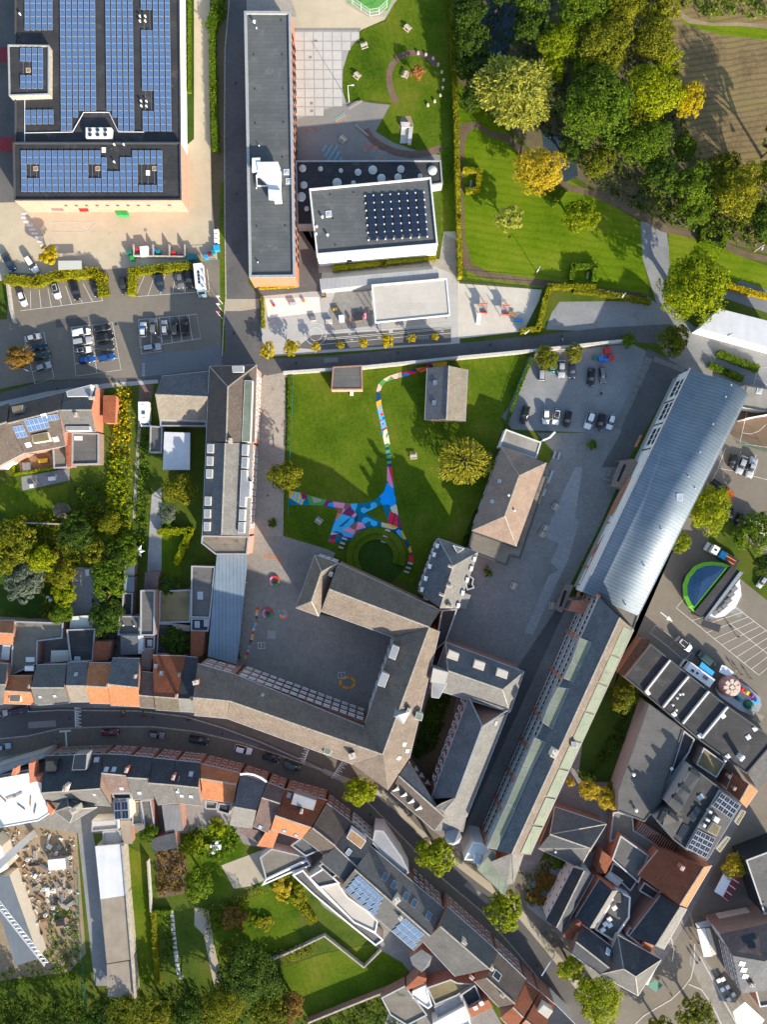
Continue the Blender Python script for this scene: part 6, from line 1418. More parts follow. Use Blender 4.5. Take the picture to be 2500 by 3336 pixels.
b=rh('long grey ribbed house with three skylights on the street slope',2,5,"-110 -60 528 482 -250 140 404 716 -370 292 268 842",7.6,12,'roof_grey','brick_red');skylight(b,t(2,5,"12 205 90 272 192 372 264 430 388 542"),1.5,1.9,'metal_grey','glass_blue');chimney(b,t1(2,5,114,410),1.2,1.3,1.6,'render_cream',2,.7);chimney(b,t1(2,5,148,562),1.2,.8,1.0,'render_cream',1,.7);windows(b,t1(2,5,250,215),t1(2,5,528,482),7.6,5,2,1.2,1.5,frame='coping_light')
solar('large solar array of twenty panels facing the white terraces',roofquad(b,t(1,5,"1440 182 1655 372 1590 548 1332 302")),5,4,gap=.05,rail=False);solar('smaller solar array partly in shadow by the white terraces',roofquad(b,t(2,5,"186 552 350 690 256 826 76 668")),4,3,gap=.05,rail=False)
b=rh('large grey-tiled gabled house facing the two street trees',2,5,"556 466 988 850 490 630 916 1000 345 768 622 1066",8,12.6,'roof_grey','brick_red');chimney(b,t1(2,5,700,775),1.0,.7,1.2,'render_cream',2);chimney(b,t1(2,5,765,1075),2.6,.8,1.0,'brick_orange',2);windows(b,t1(2,5,560,470),t1(2,5,985,848),8,8,2,1.1,1.5,frame='coping_light')
b=rh('dark brown tiled house with an open roof window on the street',2,5,"990 856 1234 1090 890 1076 1138 1300 785 1106 1000 1330",8,12,'roof_brown','brick_red');chimney(b,t1(2,5,1030,1232),1.1,.6,1.1,'render_cream',3);chimney(b,t1(2,5,938,1000),1.0,.8,.9,'render_cream',1);skylight(b,t(2,5,"982 1056"),2.2,1.8,'white_paint','glass_dark');windows(b,t1(2,5,990,856),t1(2,5,1234,1090),8,5,2,frame='coping_light')
b=rh('brick red gabled house near the bottom street edge',2,5,"1240 1108 1350 1196 1120 1330 1210 1420 1010 1420 1130 1540",7.5,11,'roof_red','brick_red');b=rh('orange red house with a dormer at the bottom street edge',2,5,"1356 1200 1490 1312 1230 1440 1370 1560 1120 1560 1250 1680",7.5,11,'roof_red','brick_red','roof_orange');boxon(b,t(2,5,"1385 1310 1468 1365 1420 1430 1335 1365"),10,8,'render_cream','dormer','roof_membrane')
b=rh('blue-grey roofed house cut by the bottom picture edge',2,5,"1492 1312 1660 1480 1360 1580 1540 1720 1240 1700 1400 1850",7.5,11,'roof_darkblue','render_white','roof_slate_lit')
for lab,c,r,s_,h,rf,wl in(('stained grey flat roof at the lower garden edge',2,5,"-20 1250 186 1145 260 1240 380 1400 205 1490 60 1400",3.6,'felt_brown','brick_red'),('white L-shaped terrace roof beside the sedum roof',2,5,"250 1195 372 1140 392 1230 420 1320 385 1345 250 1250",3.4,'roof_white','render_white'),('brown sedum roof behind the large grey gabled house',2,5,"376 1162 582 1090 640 1120 790 1130 640 1230 446 1312",4.4,'sedum','brick_red'),('white long flat roof at the bottom picture edge',2,5,"425 1475 700 1325 760 1490 450 1620",4.0,'roof_white','render_white'),('small black flat roof beside the red skylight roof',2,5,"670 1222 792 1140 850 1270 732 1338",5.0,'felt_black','brick_red'),('pale flat terrace strip below the sedum roof',2,5,"440 1330 670 1225 690 1300 470 1420",3.0,'concrete','render_white'),('grey-brown flat garage roof behind the red south house',1,5,"588 40 690 -40 980 30 1000 55 640 225",3.6,'felt_brown','render_white'),('white L-shaped wall roof with small boxes in the south gardens',1,5,"640 228 1000 60 1030 110 870 165 605 280",3.2,'felt_mid','render_white'),('dark stepped roof behind the white terraces',1,5,"1010 210 1140 130 1280 260 1100 300",6,'felt_mid','render_cream'),('white terrace deck with parapets, upper level',1,5,"1095 290 1260 255 1345 375 1520 500 1610 590 1590 690 1400 600",5.2,'roof_membrane','render_white'),('white terrace deck with tables, lower level',1,5,"870 190 960 145 1095 300 1400 585 1590 690 1658 750 1590 800 1390 640 1060 365",4.2,'felt_mid','render_white'),('dark square roof beside the brick wall in the south row',1,5,"1098 110 1265 0 1410 100 1215 215",7.4,'felt_black','brick_red'),('dark lower roof by the white triangular terrace',1,5,"1020 205 1100 125 1180 235 1090 300",5.6,'felt_brown','render_cream'),('black slate rear wing behind the dark brown house',1,4,"855 1365 960 1290 1100 1410 985 1460",5.2,'roof_slate','brick_red'),('flat dark blue solar roof behind the black skylight house',0,4,"960 915 1128 912 1135 965 985 970",7.0,'felt_black','render_cream'),('beige walled flat garage behind the widest slate house',0,4,"886 1246 1036 1240 1042 1346 886 1342",3.0,'roof_membrane','render_cream'),('balcony deck with plants behind the widest slate house',0,4,"792 1150 1012 1145 1022 1225 790 1245",4.0,'roof_membrane','render_white'),('grey flat kitchen roof behind the pale brown slope',0,4,"1210 978 1300 970 1342 1240 1262 1290",3.6,'felt_mid','brick_red'),('rear brick yard roof with dark stain in the south row',0,4,"1140 985 1210 980 1235 1180 1140 1190",3.0,'felt_brown','brick_orange'),('cream yard box behind the orange house',1,4,"112 975 225 990 212 1055 118 1050",4.2,'felt_brown','render_cream'),('dark yard box behind the orange house',1,4,"232 1000 340 1010 325 1100 220 1070",4.2,'felt_black','render_cream')):
 b=low(lab,c,r,s_,h,rf,wl,rim='white_paint' if 'white' in lab else 'coping')
 if 'dark blue solar' in lab:solar('black solar array on the rear flat roof of the south row',GP(t(0,4,"985 985 1105 980 1118 1130 988 1138"),7.2),2,2,'solar_dark',.15,.08,rail=False)
low('narrow grey roof carrying a black solar array',0,4,"978 972 1110 972 1122 1138 984 1142",7.0,'felt_mid','render_cream')
for lab,c,r,s_,zs,rf in(('ribbed dark grey roof behind the solar house in the south row',0,4,"1396 1016 1552 1010 1582 1236 1430 1256",[5,5,4,4],'roof_sheet_dark'),('dark blue slate garden shed near the bushes',0,4,"1280 1312 1512 1252 1532 1386 1336 1420",[4.4,4.4,3.6,3.6],'roof_darkblue'),('orange tiled low wing behind the large red house',1,4,"560 1368 650 1228 752 1250 700 1388",[5.5,6,5,4.5],'roof_orange'),('purple tiled low wing behind the slate house',1,4,"405 1250 440 1205 590 1240 562 1340",[5,5.5,5,4.5],'roof_purple'),('red brick red-roofed back house with two skylights',2,5,"735 1342 908 1265 948 1332 762 1416",[6,6,5,5],'roof_red'),('orange ridge of the low back wall house',2,5,"196 1155 300 1060 375 1080 365 1120 200 1185",[4.2,4.4,4.4,3.8,3.8],'roof_red'),('blue-grey slate rear wing with brick gable above the lawns',2,5,"228 900 330 830 420 890 400 970 330 1030 250 965",[7,8,8,6.6,6.4,6.4],'roof_slate'),('pale beige lean-to terrace strip with slats',0,4,"1036 1150 1128 1148 1142 1350 1052 1352",[3,3,2.6,2.6],'roof_eternit')):
 P=t(c,r,s_);b=building(lab,P,'outbuilding','outbuilding');mono(b,P,zs,rf,'brick_red')
 if 'two skylights' in lab:skylight(b,t(2,5,"795 1335 848 1296"),1.0,1.3,'white_paint','glass_sky')
b=building('very long shed with white sheet and brown corrugated roof',t(0,4,"822 1372 1062 1352"),'shed','long_shed')
mono(b,t(0,4,"820 1372 1058 1352 1090 1796 866 1830"),[4.2,4.0,4.0,4.2],'roof_sheet_white','concrete_old');mono(b,t(0,5,"866 398 1090 366 1140 916 920 952"),[4.2,4.0,4.0,4.2],'roof_eternit','concrete_old');mono(b,t(0,5,"920 962 1140 926 1166 1240 1076 1248 930 1240"),[3.9,3.7,3.7,3.9,3.9],'roof_eternit','concrete_old')
m=MB();edgebar(m,W(*t1(0,4,1068,1352),3.4),W(*t1(0,5,1178,1230),3.4),.45,1.1);m.build('parapet','concrete_old',b)
b=building('blue corrugated workshop below the crane',t(0,5,"0 190 330 915"),'workshop','workshop');mono(b,t(0,5,"-110 200 76 194 332 912 130 972"),[5.2,4.6,4.6,5.2],'roof_corrugated_blue','render_cream')
lean('beige flat strip beside the blue corrugated workshop',0,4,"-60 1290 10 1375 70 1560 -60 1640",4.5,'roof_white','render_cream')
b=flat('grey gravel roof beside the ball court',t(3,2,"1480 356 1760 396 1760 570 1652 582 1442 545"),4.0,'gravel_roof','render_white','building','sports_annex',.2,'coping_dark');skylight(b,t(3,2,"1594 406"),1.4,1.6,'white_paint','glass_sky',.1,ang=-.2)
o=wallrun('white wall with a colourful splashed mural at the ball court',t(3,2,"1402 668 1700 612"),.3,4.2,'render_white','white_paint','mural_wall')
for k in range(26):
 f=.08+.8*(k*.618%1);zc=.7+2.8*(k*.377%1);p=lp(t1(3,2,1402,668),t1(3,2,1700,612),f);q=W(*p);
 MB().box((q.x,q.y,zc),(.9+.6*(k%3),.36+.002*k,.35),.18,0,0,.4*((k%5)-2)).build('paint_patch',('teal','orange','cloth_black','red','blue_bright')[k%5],o)
 # trees; positions in overview units
def D(x,y):return(x*1.50784,y*1.50784)
for x,y,r,h,m,st,lab in((1115,197,82,13,'leaf_willow','willow','huge pale weeping willow beside the pond'),(1206,98,46,12,'leaf_lime','big','sunlit yellow-green tree above the willow'),(1190,150,34,10,'leaf_lime','round','lime tree touching the willow crown'),(1010,40,44,11,'leaf_dark','round','dark tree in the corner left of the pond'),(1018,92,40,10,'leaf_dark','round','dark tree over the pond bank below the corner tree'),(1050,150,42,9,'leaf_dark','round','dark tree between the pond and the willow'),(1005,150,28,7,'leaf_dark','round','small dark tree at the top of the long hedge'),(1020,215,30,8,'leaf_dark','round','shaded tree below the willow, hedge side'),(1152,60,42,12,'leaf_dark','round','dark tree on the right pond bank'),(1150,5,40,13,'leaf_green','round','green tree cut by the top edge above the pond'),(1080,-15,34,12,'leaf_dark','round','dark tree at the top edge left of the pond gap'),(1256,24,56,14,'leaf_green','big','big green tree at the top edge above the olive tree'),(1345,18,50,13,'leaf_olive','big','olive tree at the top edge in the wood'),(1425,25,42,12,'leaf_olive','round','olive tree at the top edge beside the field track'),(1306,98,66,14,'leaf_olive','big','broad brown-olive tree in the middle of the wood'),(1262,140,34,11,'leaf_green','round','green tree between the lime and the olive trees'),(1412,92,52,13,'leaf_olive','big','tall olive tree by the tip of the field'),(1442,140,32,10,'leaf_lime','round','yellowish tree leaning to the field edge'),(1288,236,82,15,'leaf_green','big','largest round green tree in the wood'),(1410,205,62,14,'leaf_lime','big','broad lime tree right of the largest green tree'),(1482,222,38,12,'leaf_yellow','round','bright yellow-green tree at the field edge'),(1360,265,34,11,'leaf_olive','round','olive tree under the broad lime tree'),(1394,315,58,12,'leaf_green','big','green tree at the foot of the wood beside the field'),(1478,322,30,9,'leaf_green','round','small leafy tree at the lower field corner'),(1292,352,38,9,'leaf_olive','round','brownish olive tree at the wood corner by the path'),(1332,300,38,10,'leaf_dark','round','dark tree below the largest green tree'),(1235,330,30,7,'leaf_dark','round','dark bushy tree beside the golden tree and the stream'),(1430,385,44,12,'leaf_dark','round','dark tree above the gravel track'),(1500,402,46,13,'leaf_green','round','green tree in the lower wood strip'),(1505,455,36,6,'leaf_hedgegreen','round','leafy tree above the bench hedge'),(1590,415,58,15,'leaf_olive','big','brown-olive tree near the right edge in the wood strip'),(1650,480,40,12,'leaf_dark','round','dark tree at the right edge of the wood strip'),(1560,362,34,13,'leaf_olive','round','olive tree bordering the shaded field'),(1692,300,44,15,'leaf_dark','round','dark tree at the right edge beside the shaded field'),(1698,425,50,16,'leaf_olive','round','tall olive tree cut by the right edge'),(1660,380,30,14,'leaf_lime','round','lime tree at the right edge below the field'),(1165,370,54,9,'leaf_gold','big','golden autumn tree on the park lawn'),(1102,474,30,6,'leaf_willow','small','small pale spotted tree alone on the park lawn'),(1254,470,40,8,'leaf_lime','round','yellow-green tree on the right of the park lawn'),(1498,622,76,14,'leaf_lime','big','big yellow-green tree beside the gravel track'),(1455,735,36,7,'leaf_olive','round','thin brown tree at the junction below the big lime tree'),(903,158,17,4,'leaf_red','small','small rusty red tree on the round lawn'),(617,1030,37,8,'leaf_olive','round','half yellow tree at the path corner of the school lawn'),(1003,996,50,7,'leaf_wisp','wisp','wispy yellow branched tree standing on the school lawn'),(40,772,30,7,'leaf_rust','dense','brown clipped tree at the car park edge'),(106,552,23,5,'leaf_yellow','small','bright yellow tree by the bus shelter'),(778,1706,36,7,'leaf_lime','round','first street tree below the school corner'),(940,1842,46,9,'leaf_lime','round','large lime street tree by the slate turret'),(1090,1962,44,9,'leaf_lime','round','street tree at the tip of the copper-eaved wing'),(1292,2152,56,10,'leaf_lime','big','largest street tree near the bottom edge'),(1232,2088,30,8,'leaf_lime','round','small street tree above the largest one'),(1530,1100,50,10,'leaf_lime','big','lime tree beside the waved roof in the market car park'),(1470,1172,24,7,'leaf_lime','round','low lime crown touching the waved roof edge'),(1628,1150,46,9,'leaf_green','round','dark green tree by the parked trucks'),(1655,1218,30,7,'leaf_dark','round','shaded tree at the right edge near the ride'),(388,1056,38,8,'leaf_olive','round','olive tree beside the white carport'),(272,1190,34,6,'leaf_green','round','green garden tree under the wooden summerhouse'),(362,1108,22,5,'leaf_bluegreen','round','bluish small tree below the olive garden tree'),(240,1130,26,6,'leaf_olive','round','olive garden tree in the overgrown strip'),(225,1165,24,5,'leaf_green','round','green garden tree left of the overgrown strip'),(52,1253,50,7,'leaf_bluegreen','dense','broad blue-green conifer in the west gardens'),(35,1165,48,9,'leaf_olive','round','olive tree at the left edge above the conifer'),(15,1215,30,8,'leaf_olive','round','small olive tree left of the conifer top'),(92,1208,34,8,'leaf_lime','round','yellowish tree right of the conifer top'),(165,1150,44,9,'leaf_dark','round','dark tree in the middle of the west gardens'),(205,1190,34,8,'leaf_olive','dense','dense olive tree above the stone yard'),(118,1212,22,6,'leaf_rust','round','rusty tree behind the conifer'),(135,1240,34,7,'leaf_olive','round','olive tree at the corner of the stone yard'),(140,1285,28,6,'leaf_lime','round','lime tree at the left side of the stone yard'),(235,1250,44,8,'leaf_green','round','green tree right of the stone yard'),(232,1330,42,7,'leaf_dark','round','dark tree between the back roofs'),(132,1325,26,6,'leaf_green','round','green tree left of the cream corrugated roof'),(250,1205,34,7,'leaf_dark','round','dark tree above the green one beside the glasshouses'),(380,1385,36,5,'leaf_dark','dense','dark conifer between the flat roofs'),(362,1265,26,4,'leaf_dark','bush','low dark tree at the corner of the mossy roof'),(540,2095,66,9,'leaf_dark','big','largest dark tree in the south gardens'),(480,2170,48,9,'leaf_olive','big','olive tree at the bottom edge of the south gardens'),(585,2195,44,8,'leaf_olive','round','yellowish olive tree at the bottom edge'),(628,2170,34,6,'leaf_rust','round','brown tree at the edge of the southern lawn'),(410,2185,44,8,'leaf_dark','round','dark tree at the bottom edge by the garden shed'),(345,2190,44,7,'leaf_olive','round','pale olive tree below the long shed'),(270,2190,40,7,'leaf_olive','round','olive tree at the end of the gravel drive'),(430,1908,36,7,'leaf_green','round','green tree left of the garden paving'),(325,1800,24,5,'leaf_green','round','tree beside the dark blue garden shed'),(215,2195,36,7,'leaf_dark','round','dark tree at the bottom by the green fence'),(120,2215,40,7,'leaf_dark','round','dark tree at the bottom below the site'),(40,2215,42,7,'leaf_dark','round','dark tree in the bottom left corner'),(1347,1510,32,6,'leaf_olive','round','round olive tree in the walled garden'),(1272,1705,24,5,'leaf_gold','round','left golden tree at the garden foot'),(1312,1724,26,5,'leaf_gold','round','right golden tree at the garden foot'),(1232,1688,10,4,'leaf_gold','small','tiny golden tree against the copper eaves'),(1588,1868,30,5,'leaf_gold','round','golden bare-branched tree at the square'),(1505,2190,44,7,'leaf_olive','round','shaded olive tree in the bottom right square'),(1430,2225,34,6,'leaf_olive','round','olive tree at the bottom edge of the square'),(578,758,18,4,'leaf_yellow','small','first yellow tree of the nursery row by the lane'),(630,752,19,4,'leaf_yellow','small','second and largest yellow tree of the nursery row'),(683,751,11,3.4,'leaf_yellow','small','third yellow tree of the nursery row'),(736,746,9,3,'leaf_yellow','small','fourth and smallest yellow tree of the nursery row'),(786,741,11,3.4,'leaf_yellow','small','fifth yellow tree of the nursery row'),(838,737,15,4,'leaf_yellow','small','sixth yellow tree of the nursery row'),(890,731,10,3.2,'leaf_yellow','small','seventh yellow tree of the nursery row'),(940,728,9,3.2,'leaf_yellow','small','last yellow tree of the nursery row'),(1180,775,28,4,'leaf_olive','round','olive tree above the teal car'),(1240,765,22,4,'leaf_olive','round','olive tree above the navy car'),(1357,735,18,3,'leaf_green','small','round green tree at the school road wall')):
 tree(D(x,y),r*1.50784,h,m,lab,st,name='street_tree' if 'street tree' in lab else 'tree',low=.15 if st in('willow','wisp','dense')else .42)
for x,y,r,h,m,lab in((1280,960,13,1.8,'leaf_hedgegreen','round clipped bush in the east courtyard near the cars'),(1056,1235,11,1.6,'leaf_hedgegreen','round clipped bush near the slate block'),(365,1130,16,2,'leaf_green','green bush by the narrow garden path'),(503,1984,34,2.5,'leaf_rust','brown rounded shrub group on the curved lawn'),(568,1990,22,1.2,'leaf_hedge','leaf-shaped planted mound on the curved lawn'),(610,1918,26,2,'leaf_gold','golden shrub bed above the curved lawn'),(495,2055,28,2.6,'leaf_olive','olive shrub at the lower edge of the curved lawn'),(640,1935,22,2,'leaf_hedge','yellow shrub beside the white terrace wall'),(1286,1485,16,2.5,'leaf_hedge','uppermost yellow shrub along the copper eaves'),(1265,1535,18,2.5,'leaf_hedge','second yellow shrub along the copper eaves'),(1240,1600,15,2.5,'leaf_hedge','third yellow shrub along the copper eaves'),(1218,1648,14,2.5,'leaf_hedge','lowest yellow shrub along the copper eaves'),(1180,1905,26,1.2,'leaf_rust','rusty planted triangle in the formal garden'),(1163,1945,24,1.4,'leaf_rust','rusty round bed in the formal garden'),(1205,1860,24,1.2,'leaf_green','green planted bed in the formal garden'),(590,1130,12,1.5,'leaf_green','green shrub at the foot of the west wing'),(420,1830,26,2,'leaf_lime','lime bush by the white chairs'),(470,1790,22,1.8,'leaf_lime','leafy bush behind the orange house')):
 bush(D(x,y),r*1.50784,h,m,lab)
for lab,c,r,s_,w,h,m in(('tall yellowish hedge between the play lawn and the park',2,0,"605 640 622 1050 630 1486 645 1900 656 2400",16,2.6,'leaf_hedge'),('dark upper hedge along the pond trees',2,0,"590 -60 600 300 604 640",24,3.5,'leaf_olive'),('green hedge strip along the school lane',1,0,"185 300 195 800 215 1300",22,1.6,'leaf_hedgegreen'),('wide dark hedge at the top of the lane',1,0,"235 -40 240 120 190 230",40,2.2,'leaf_green'),('ivy strip against the white warehouse wall',0,0,"1640 -40 1640 800",12,.7,'leaf_hedgegreen'),('long autumn hedge above the marked bays',0,1,"100 950 340 962 540 908 830 888 890 930 908 1050",32,2.0,'leaf_hedge'),('autumn hedge round the box truck bay',0,1,"1640 832 1400 850 1160 880 1150 1050",26,2.0,'leaf_hedge'),('U-shaped hedge round a bench near the long hedge',2,1,"725 182 812 168 828 20 700 0",16,1.6,'leaf_hedge'),('clipped corner hedge under the golden tree',2,1,"1395 215 1462 282 1550 180",18,1.5,'leaf_hedgegreen'),('U-shaped hedge at the bottom right of the park lawn',3,1,"-40 925 -25 832 160 826 158 935",18,1.6,'leaf_hedgegreen'),('U-shaped hedge on the lawn by the wood strip',3,1,"1092 525 1082 605 1255 660 1282 560",16,1.6,'leaf_hedgegreen'),('thick brownish hedge round the play sand',2,1,"1800 1010 1430 1005 1395 1100 1330 1365 1195 1388",16,2.0,'leaf_hedge'),('ragged hedge above the gravel lay-by',3,1,"0 1035 220 1060 620 1130",18,1.8,'leaf_olive'),('low hedge beside the sand pit',1,1,"612 1098 622 1345",9,1.2,'leaf_hedge'),('bright low hedge at the foot of the orange end wall',1,1,"590 1008 905 990",10,.8,'leaf_yellow'),('shrub border under the white sports hall',1,1,"1245 842 1660 792 2090 745",20,1.1,'leaf_hedge'),('ivy strip along the fence of the school lawn',1,2,"852 265 848 560 838 900",14,.6,'leaf_hedgegreen'),('thin hedge along the green fence of the gravel car park',2,2,"1300 70 1180 360 1060 690",10,1.4,'leaf_hedgegreen'),('yellow-green clipped hedge in the west garden',0,3,"1400 140 1650 128 1610 240 1540 395",22,1.8,'leaf_lime'),('clipped hedge along the long narrow lawn',0,5,"1335 490 1350 780 1375 1095",14,1.6,'leaf_hedge'),('short hedge at the top of the stepping stones',0,5,"1350 490 1470 492",13,1.2,'leaf_hedgegreen'),('dark hedge beside the ball court path',3,2,"1245 95 1545 215",24,1.4,'leaf_green'),('dark hedge behind the waved roof tip',3,2,"1170 195 1300 250 1415 300",22,1.2,'leaf_green'),('yellow flowering hedge below the big lime tree',3,1,"1330 1000 1480 1045 1640 1085",18,1.4,'leaf_yellow'),('hedge along the left side of the pavilion',2,3,"800 -30 720 180 690 250",12,1.2,'leaf_dark'),('climbing hedge along the grey hall garden wall',3,4,"555 220 470 480 400 700 300 860",22,2,'leaf_green'),('lime hedge between terrace and lawn in the west garden',0,2,"120 1030 125 1130 470 1075",8,.9,'leaf_lime'),('yellow shrub border along the white terraces',1,5,"920 290 960 440 1040 560",24,1.4,'leaf_hedge')):
 hedge(lab,t(c,r,s_),w,h,m)
for nm,lab,s_,h,m,de in(('undergrowth','dark undergrowth filling the wood',"985 -40 1450 -40 1450 150 1490 300 1540 380 1700 440 1700 548 1560 515 1440 486 1385 468 1270 392 1240 300 1180 300 1080 250 990 160",2.2,'leaf_dark',1.3),('undergrowth','green scrub along the wood strip above the mulch path',"1370 400 1480 380 1700 430 1700 550 1600 530 1500 505 1440 484 1380 460",2.6,'leaf_green',2.0),('scrub','bushy scrub above the field track',"1460 -40 1700 -40 1700 44 1600 40 1520 42 1470 12",2.4,'leaf_green',2.4),('flowers','yellow flowering shrubs behind the motorhome drive',"244 828 285 832 288 900 282 985 240 985 252 900",1.8,'leaf_flower',3.0),('undergrowth','overgrown green garden strip in the west',"236 985 286 985 284 1180 268 1300 232 1300 228 1130",1.9,'leaf_lime',3.2),('flowers','mixed garden beds along the narrow garden path',"300 910 322 930 322 1080 316 1200 290 1200 292 1050",1.0,'leaf_green',2.2),('undergrowth','dark shrubs of the west gardens',"-20 1135 70 1110 225 1090 230 1200 150 1230 160 1340 90 1330 100 1290 -20 1190",2.6,'leaf_olive',2.4),('undergrowth','shrubs below the grey flat extension',"160 1050 230 1045 232 1120 165 1125",1.8,'leaf_green',2.6),('brushwood','brown heap of cut branches in the south gardens',"338 1838 400 1842 408 1925 342 1932",1.2,'leaf_rust',3.0),('undergrowth','shrubs right of the stone yard',"202 1240 262 1240 262 1400 205 1400",2.0,'leaf_dark',2.0),('undergrowth','dark growth along the bottom left edge',"-40 2165 190 2150 260 2160 420 2135 470 2160 470 2240 -40 2240",2.0,'leaf_dark',2.0),('undergrowth','green growth below the building site',"100 1960 160 1960 190 2120 -40 2150 -40 2120 110 2050",1.0,'leaf_hedgegreen',1.6),('undergrowth','bushes of the garden with the white chairs',"400 1790 505 1770 520 1820 480 1860 420 1850",1.6,'leaf_hedgegreen',2.2),('undergrowth','border shrubs round the curved lawn',"430 1960 480 1950 560 1915 620 1880 640 1905 545 1935 520 1990 450 2020",1.5,'leaf_olive',2.0),('undergrowth','border shrubs between the two southern lawns',"560 2060 660 2030 690 2050 600 2090 520 2110",1.6,'leaf_olive',2.0),('undergrowth','shady growth round the largest dark tree',"470 2080 610 2090 650 2200 460 2230",2.2,'leaf_dark',1.6),('undergrowth','kitchen garden rows beside the stepping stones',"345 1960 372 1965 380 2080 352 2080",.8,'leaf_green',2.0),('undergrowth','dark growth below the red brick garden wall',"650 2205 900 2140 900 2240 650 2240",1.6,'leaf_dark',1.8),('undergrowth','shady planting in the inner cloister court',"928 1505 975 1500 945 1610 900 1640 892 1625",1.8,'leaf_dark',3.0),('undergrowth','shaded shrubs behind the grey hall',"1335 1560 1372 1500 1345 1600 1270 1690 1262 1680",1.6,'leaf_dark',2.2),('flowers','flower beds in the formal garden',"1135 1885 1200 1850 1190 1880 1150 1960 1135 1940",.8,'leaf_olive',3.0)):
 thicket(nm,lab,d(s_),h,m,de)
 # cars
CARS=((0,1,"112 850 32 708",'sedan','navy','dark blue saloon at the left end of the yard'),(0,1,"318 868 228 736",'estate','white','white estate car beside the bright yellow tree'),(0,1,"212 1155 172 1035",'hatch','white','white car leftmost in the bays under the hedge'),(0,1,"502 1092 465 962",'hatch','white','white car with a dark roof under the hedge','cloth_black'),(0,1,"668 1105 635 952",'estate','black','black estate car in the middle of the hedge bays'),(0,1,"845 1078 822 940",'hatch','black','black car rightmost in the hedge bays'),(0,1,"1085 1058 1050 912",'suv','dark','dark car waiting in the gap between the hedges'),(0,1,"1392 1028 1376 880",'suv','navy','dark blue car alone right of the hedge corner'),(0,1,"1565 1010 1545 860",'sedan','grey','grey car two bays from the box truck'),(0,1,"1640 1002 1628 850",'suv','black','black car next to the box truck'),(0,1,"775 1372 625 1400",'van','white','white delivery car at the top of the left double row'),(0,1,"795 1450 628 1478",'estate','silver','silver estate second in the left double row'),(0,2,"780 42 658 68",'hatch','white','white car with black roof third in the left double row','cloth_black'),(0,2,"818 125 682 150",'hatch','blue','blue car at the bottom of the left double row'),(0,1,"948 1335 815 1368",'hatch','black','black car at the top of the right double row'),(0,1,"980 1415 828 1450",'estate','black','black estate second in the right double row'),(0,2,"985 22 850 42",'hatch','dark','dark car third in the right double row'),(0,2,"990 105 850 132",'estate','blue','bright blue car at the bottom of the right double row'),(0,1,"1238 1295 1238 1430",'small','white','small white and blue car left in the five-car frame','blue'),(0,1,"1330 1262 1325 1412",'suv','grey','grey green off-roader second in the five-car frame'),(0,1,"1418 1282 1425 1408",'hatch','silver','silver hatchback in the centre of the five-car frame'),(0,1,"1508 1262 1512 1415",'suv','dark','dark off-roader fourth in the five-car frame'),(0,1,"1596 1260 1602 1412",'suv','black','black car rightmost in the five-car frame'),(0,2,"1388 20 1238 42",'estate','silver','lone silver car below the five-car frame'),(0,1,"352 1412 218 1450",'sedan','silver','silver car at the top of the column by the brown tree'),(0,2,"400 15 270 40",'sedan','navy','dark blue car second by the brown tree'),(0,2,"430 85 290 125",'estate','green','dark green estate third by the brown tree'),(0,2,"438 175 308 222",'hatch','silver','silver grey car at the bottom by the brown tree'),(2,2,"1372 168 1366 318",'estate','silver','silver estate first under the trees of the gravel car park'),(2,2,"1462 118 1455 248",'small','teal','turquoise small car in the gravel car park'),(2,2,"1538 296 1542 138",'sedan','silver','silver saloon right of the turquoise car'),(2,2,"1632 298 1632 160",'hatch','navy','dark blue car third right of the turquoise car'),(3,2,"130 365 145 208",'sedan','black','black car in the right pair of the gravel car park'),(3,2,"245 340 230 200",'estate','grey','grey estate rightmost in the upper gravel row'),(2,2,"1205 690 1240 538",'suv','black','black car by the green fence in the lower gravel row'),(2,2,"1402 698 1408 566",'small','white','small silver white car second in the lower gravel row'),(2,2,"1485 700 1505 562",'hatch','white','white car with black roof third in the lower gravel row','cloth_black'),(2,2,"1578 720 1605 582",'suv','black','black white-nosed car fourth in the lower gravel row'),(3,2,"100 735 150 590",'suv','white','large white car in the lower gravel row'),(3,2,"205 745 240 605",'hatch','black','black car between two white ones in the lower gravel row'),(3,2,"290 738 328 610",'hatch','white','rightmost white car in the lower gravel row'),(3,2,"1352 1060 1375 960",'suv','black','black buggy-like car by the ball court'),(3,2,"1410 1125 1470 970",'sedan','silver','silver coupe by the ball court'),(3,2,"1495 1165 1550 975",'pickup','silver','silver pickup with dark bed by the ball court'),(3,3,"1008 1165 878 1055",'suv','white','white car with black roof in the accessible bay','cloth_black'),(3,3,"1205 1305 1062 1185",'van','green','dark green van beside the caravan'),(3,3,"1590 610 1645 535",'hatch','silver','silver car at the right edge near the ride'),(3,3,"1385 75 1440 -20",'suv','black','black jeep beside the lime tree of the market'),(3,3,"1660 100 1590 35",'sedan','dark','dark car near the parked beige truck'),(0,4,"60 215 -60 245",'hatch','silver','silver car at the left edge of the main street'),(0,4,"245 180 92 212",'estate','purple','dark purple car parked below the orange dormer house'),(0,4,"1022 385 872 388",'sedan','maroon','dark red car on the south side of the main street'),(0,4,"1418 418 1285 398",'hatch','grey','dark grey car behind the dark red one'),(1,4,"140 468 -22 440",'estate','black','black estate before the orange house'),(1,4,"518 556 372 515",'suv','white','white car on the main street'),(1,4,"758 625 615 582",'hatch','black','black car right of the white street car'),(1,4,"940 700 792 652",'van','green','greenish grey van at the end of the street row'),(0,4,"80 505 -40 520",'pickup','lightblue','pale pickup with blue load at the building site'))
for q in CARS:car(t(q[0],q[1],q[2]),q[3],q[4],q[5],q[6]if len(q)>6 else None)
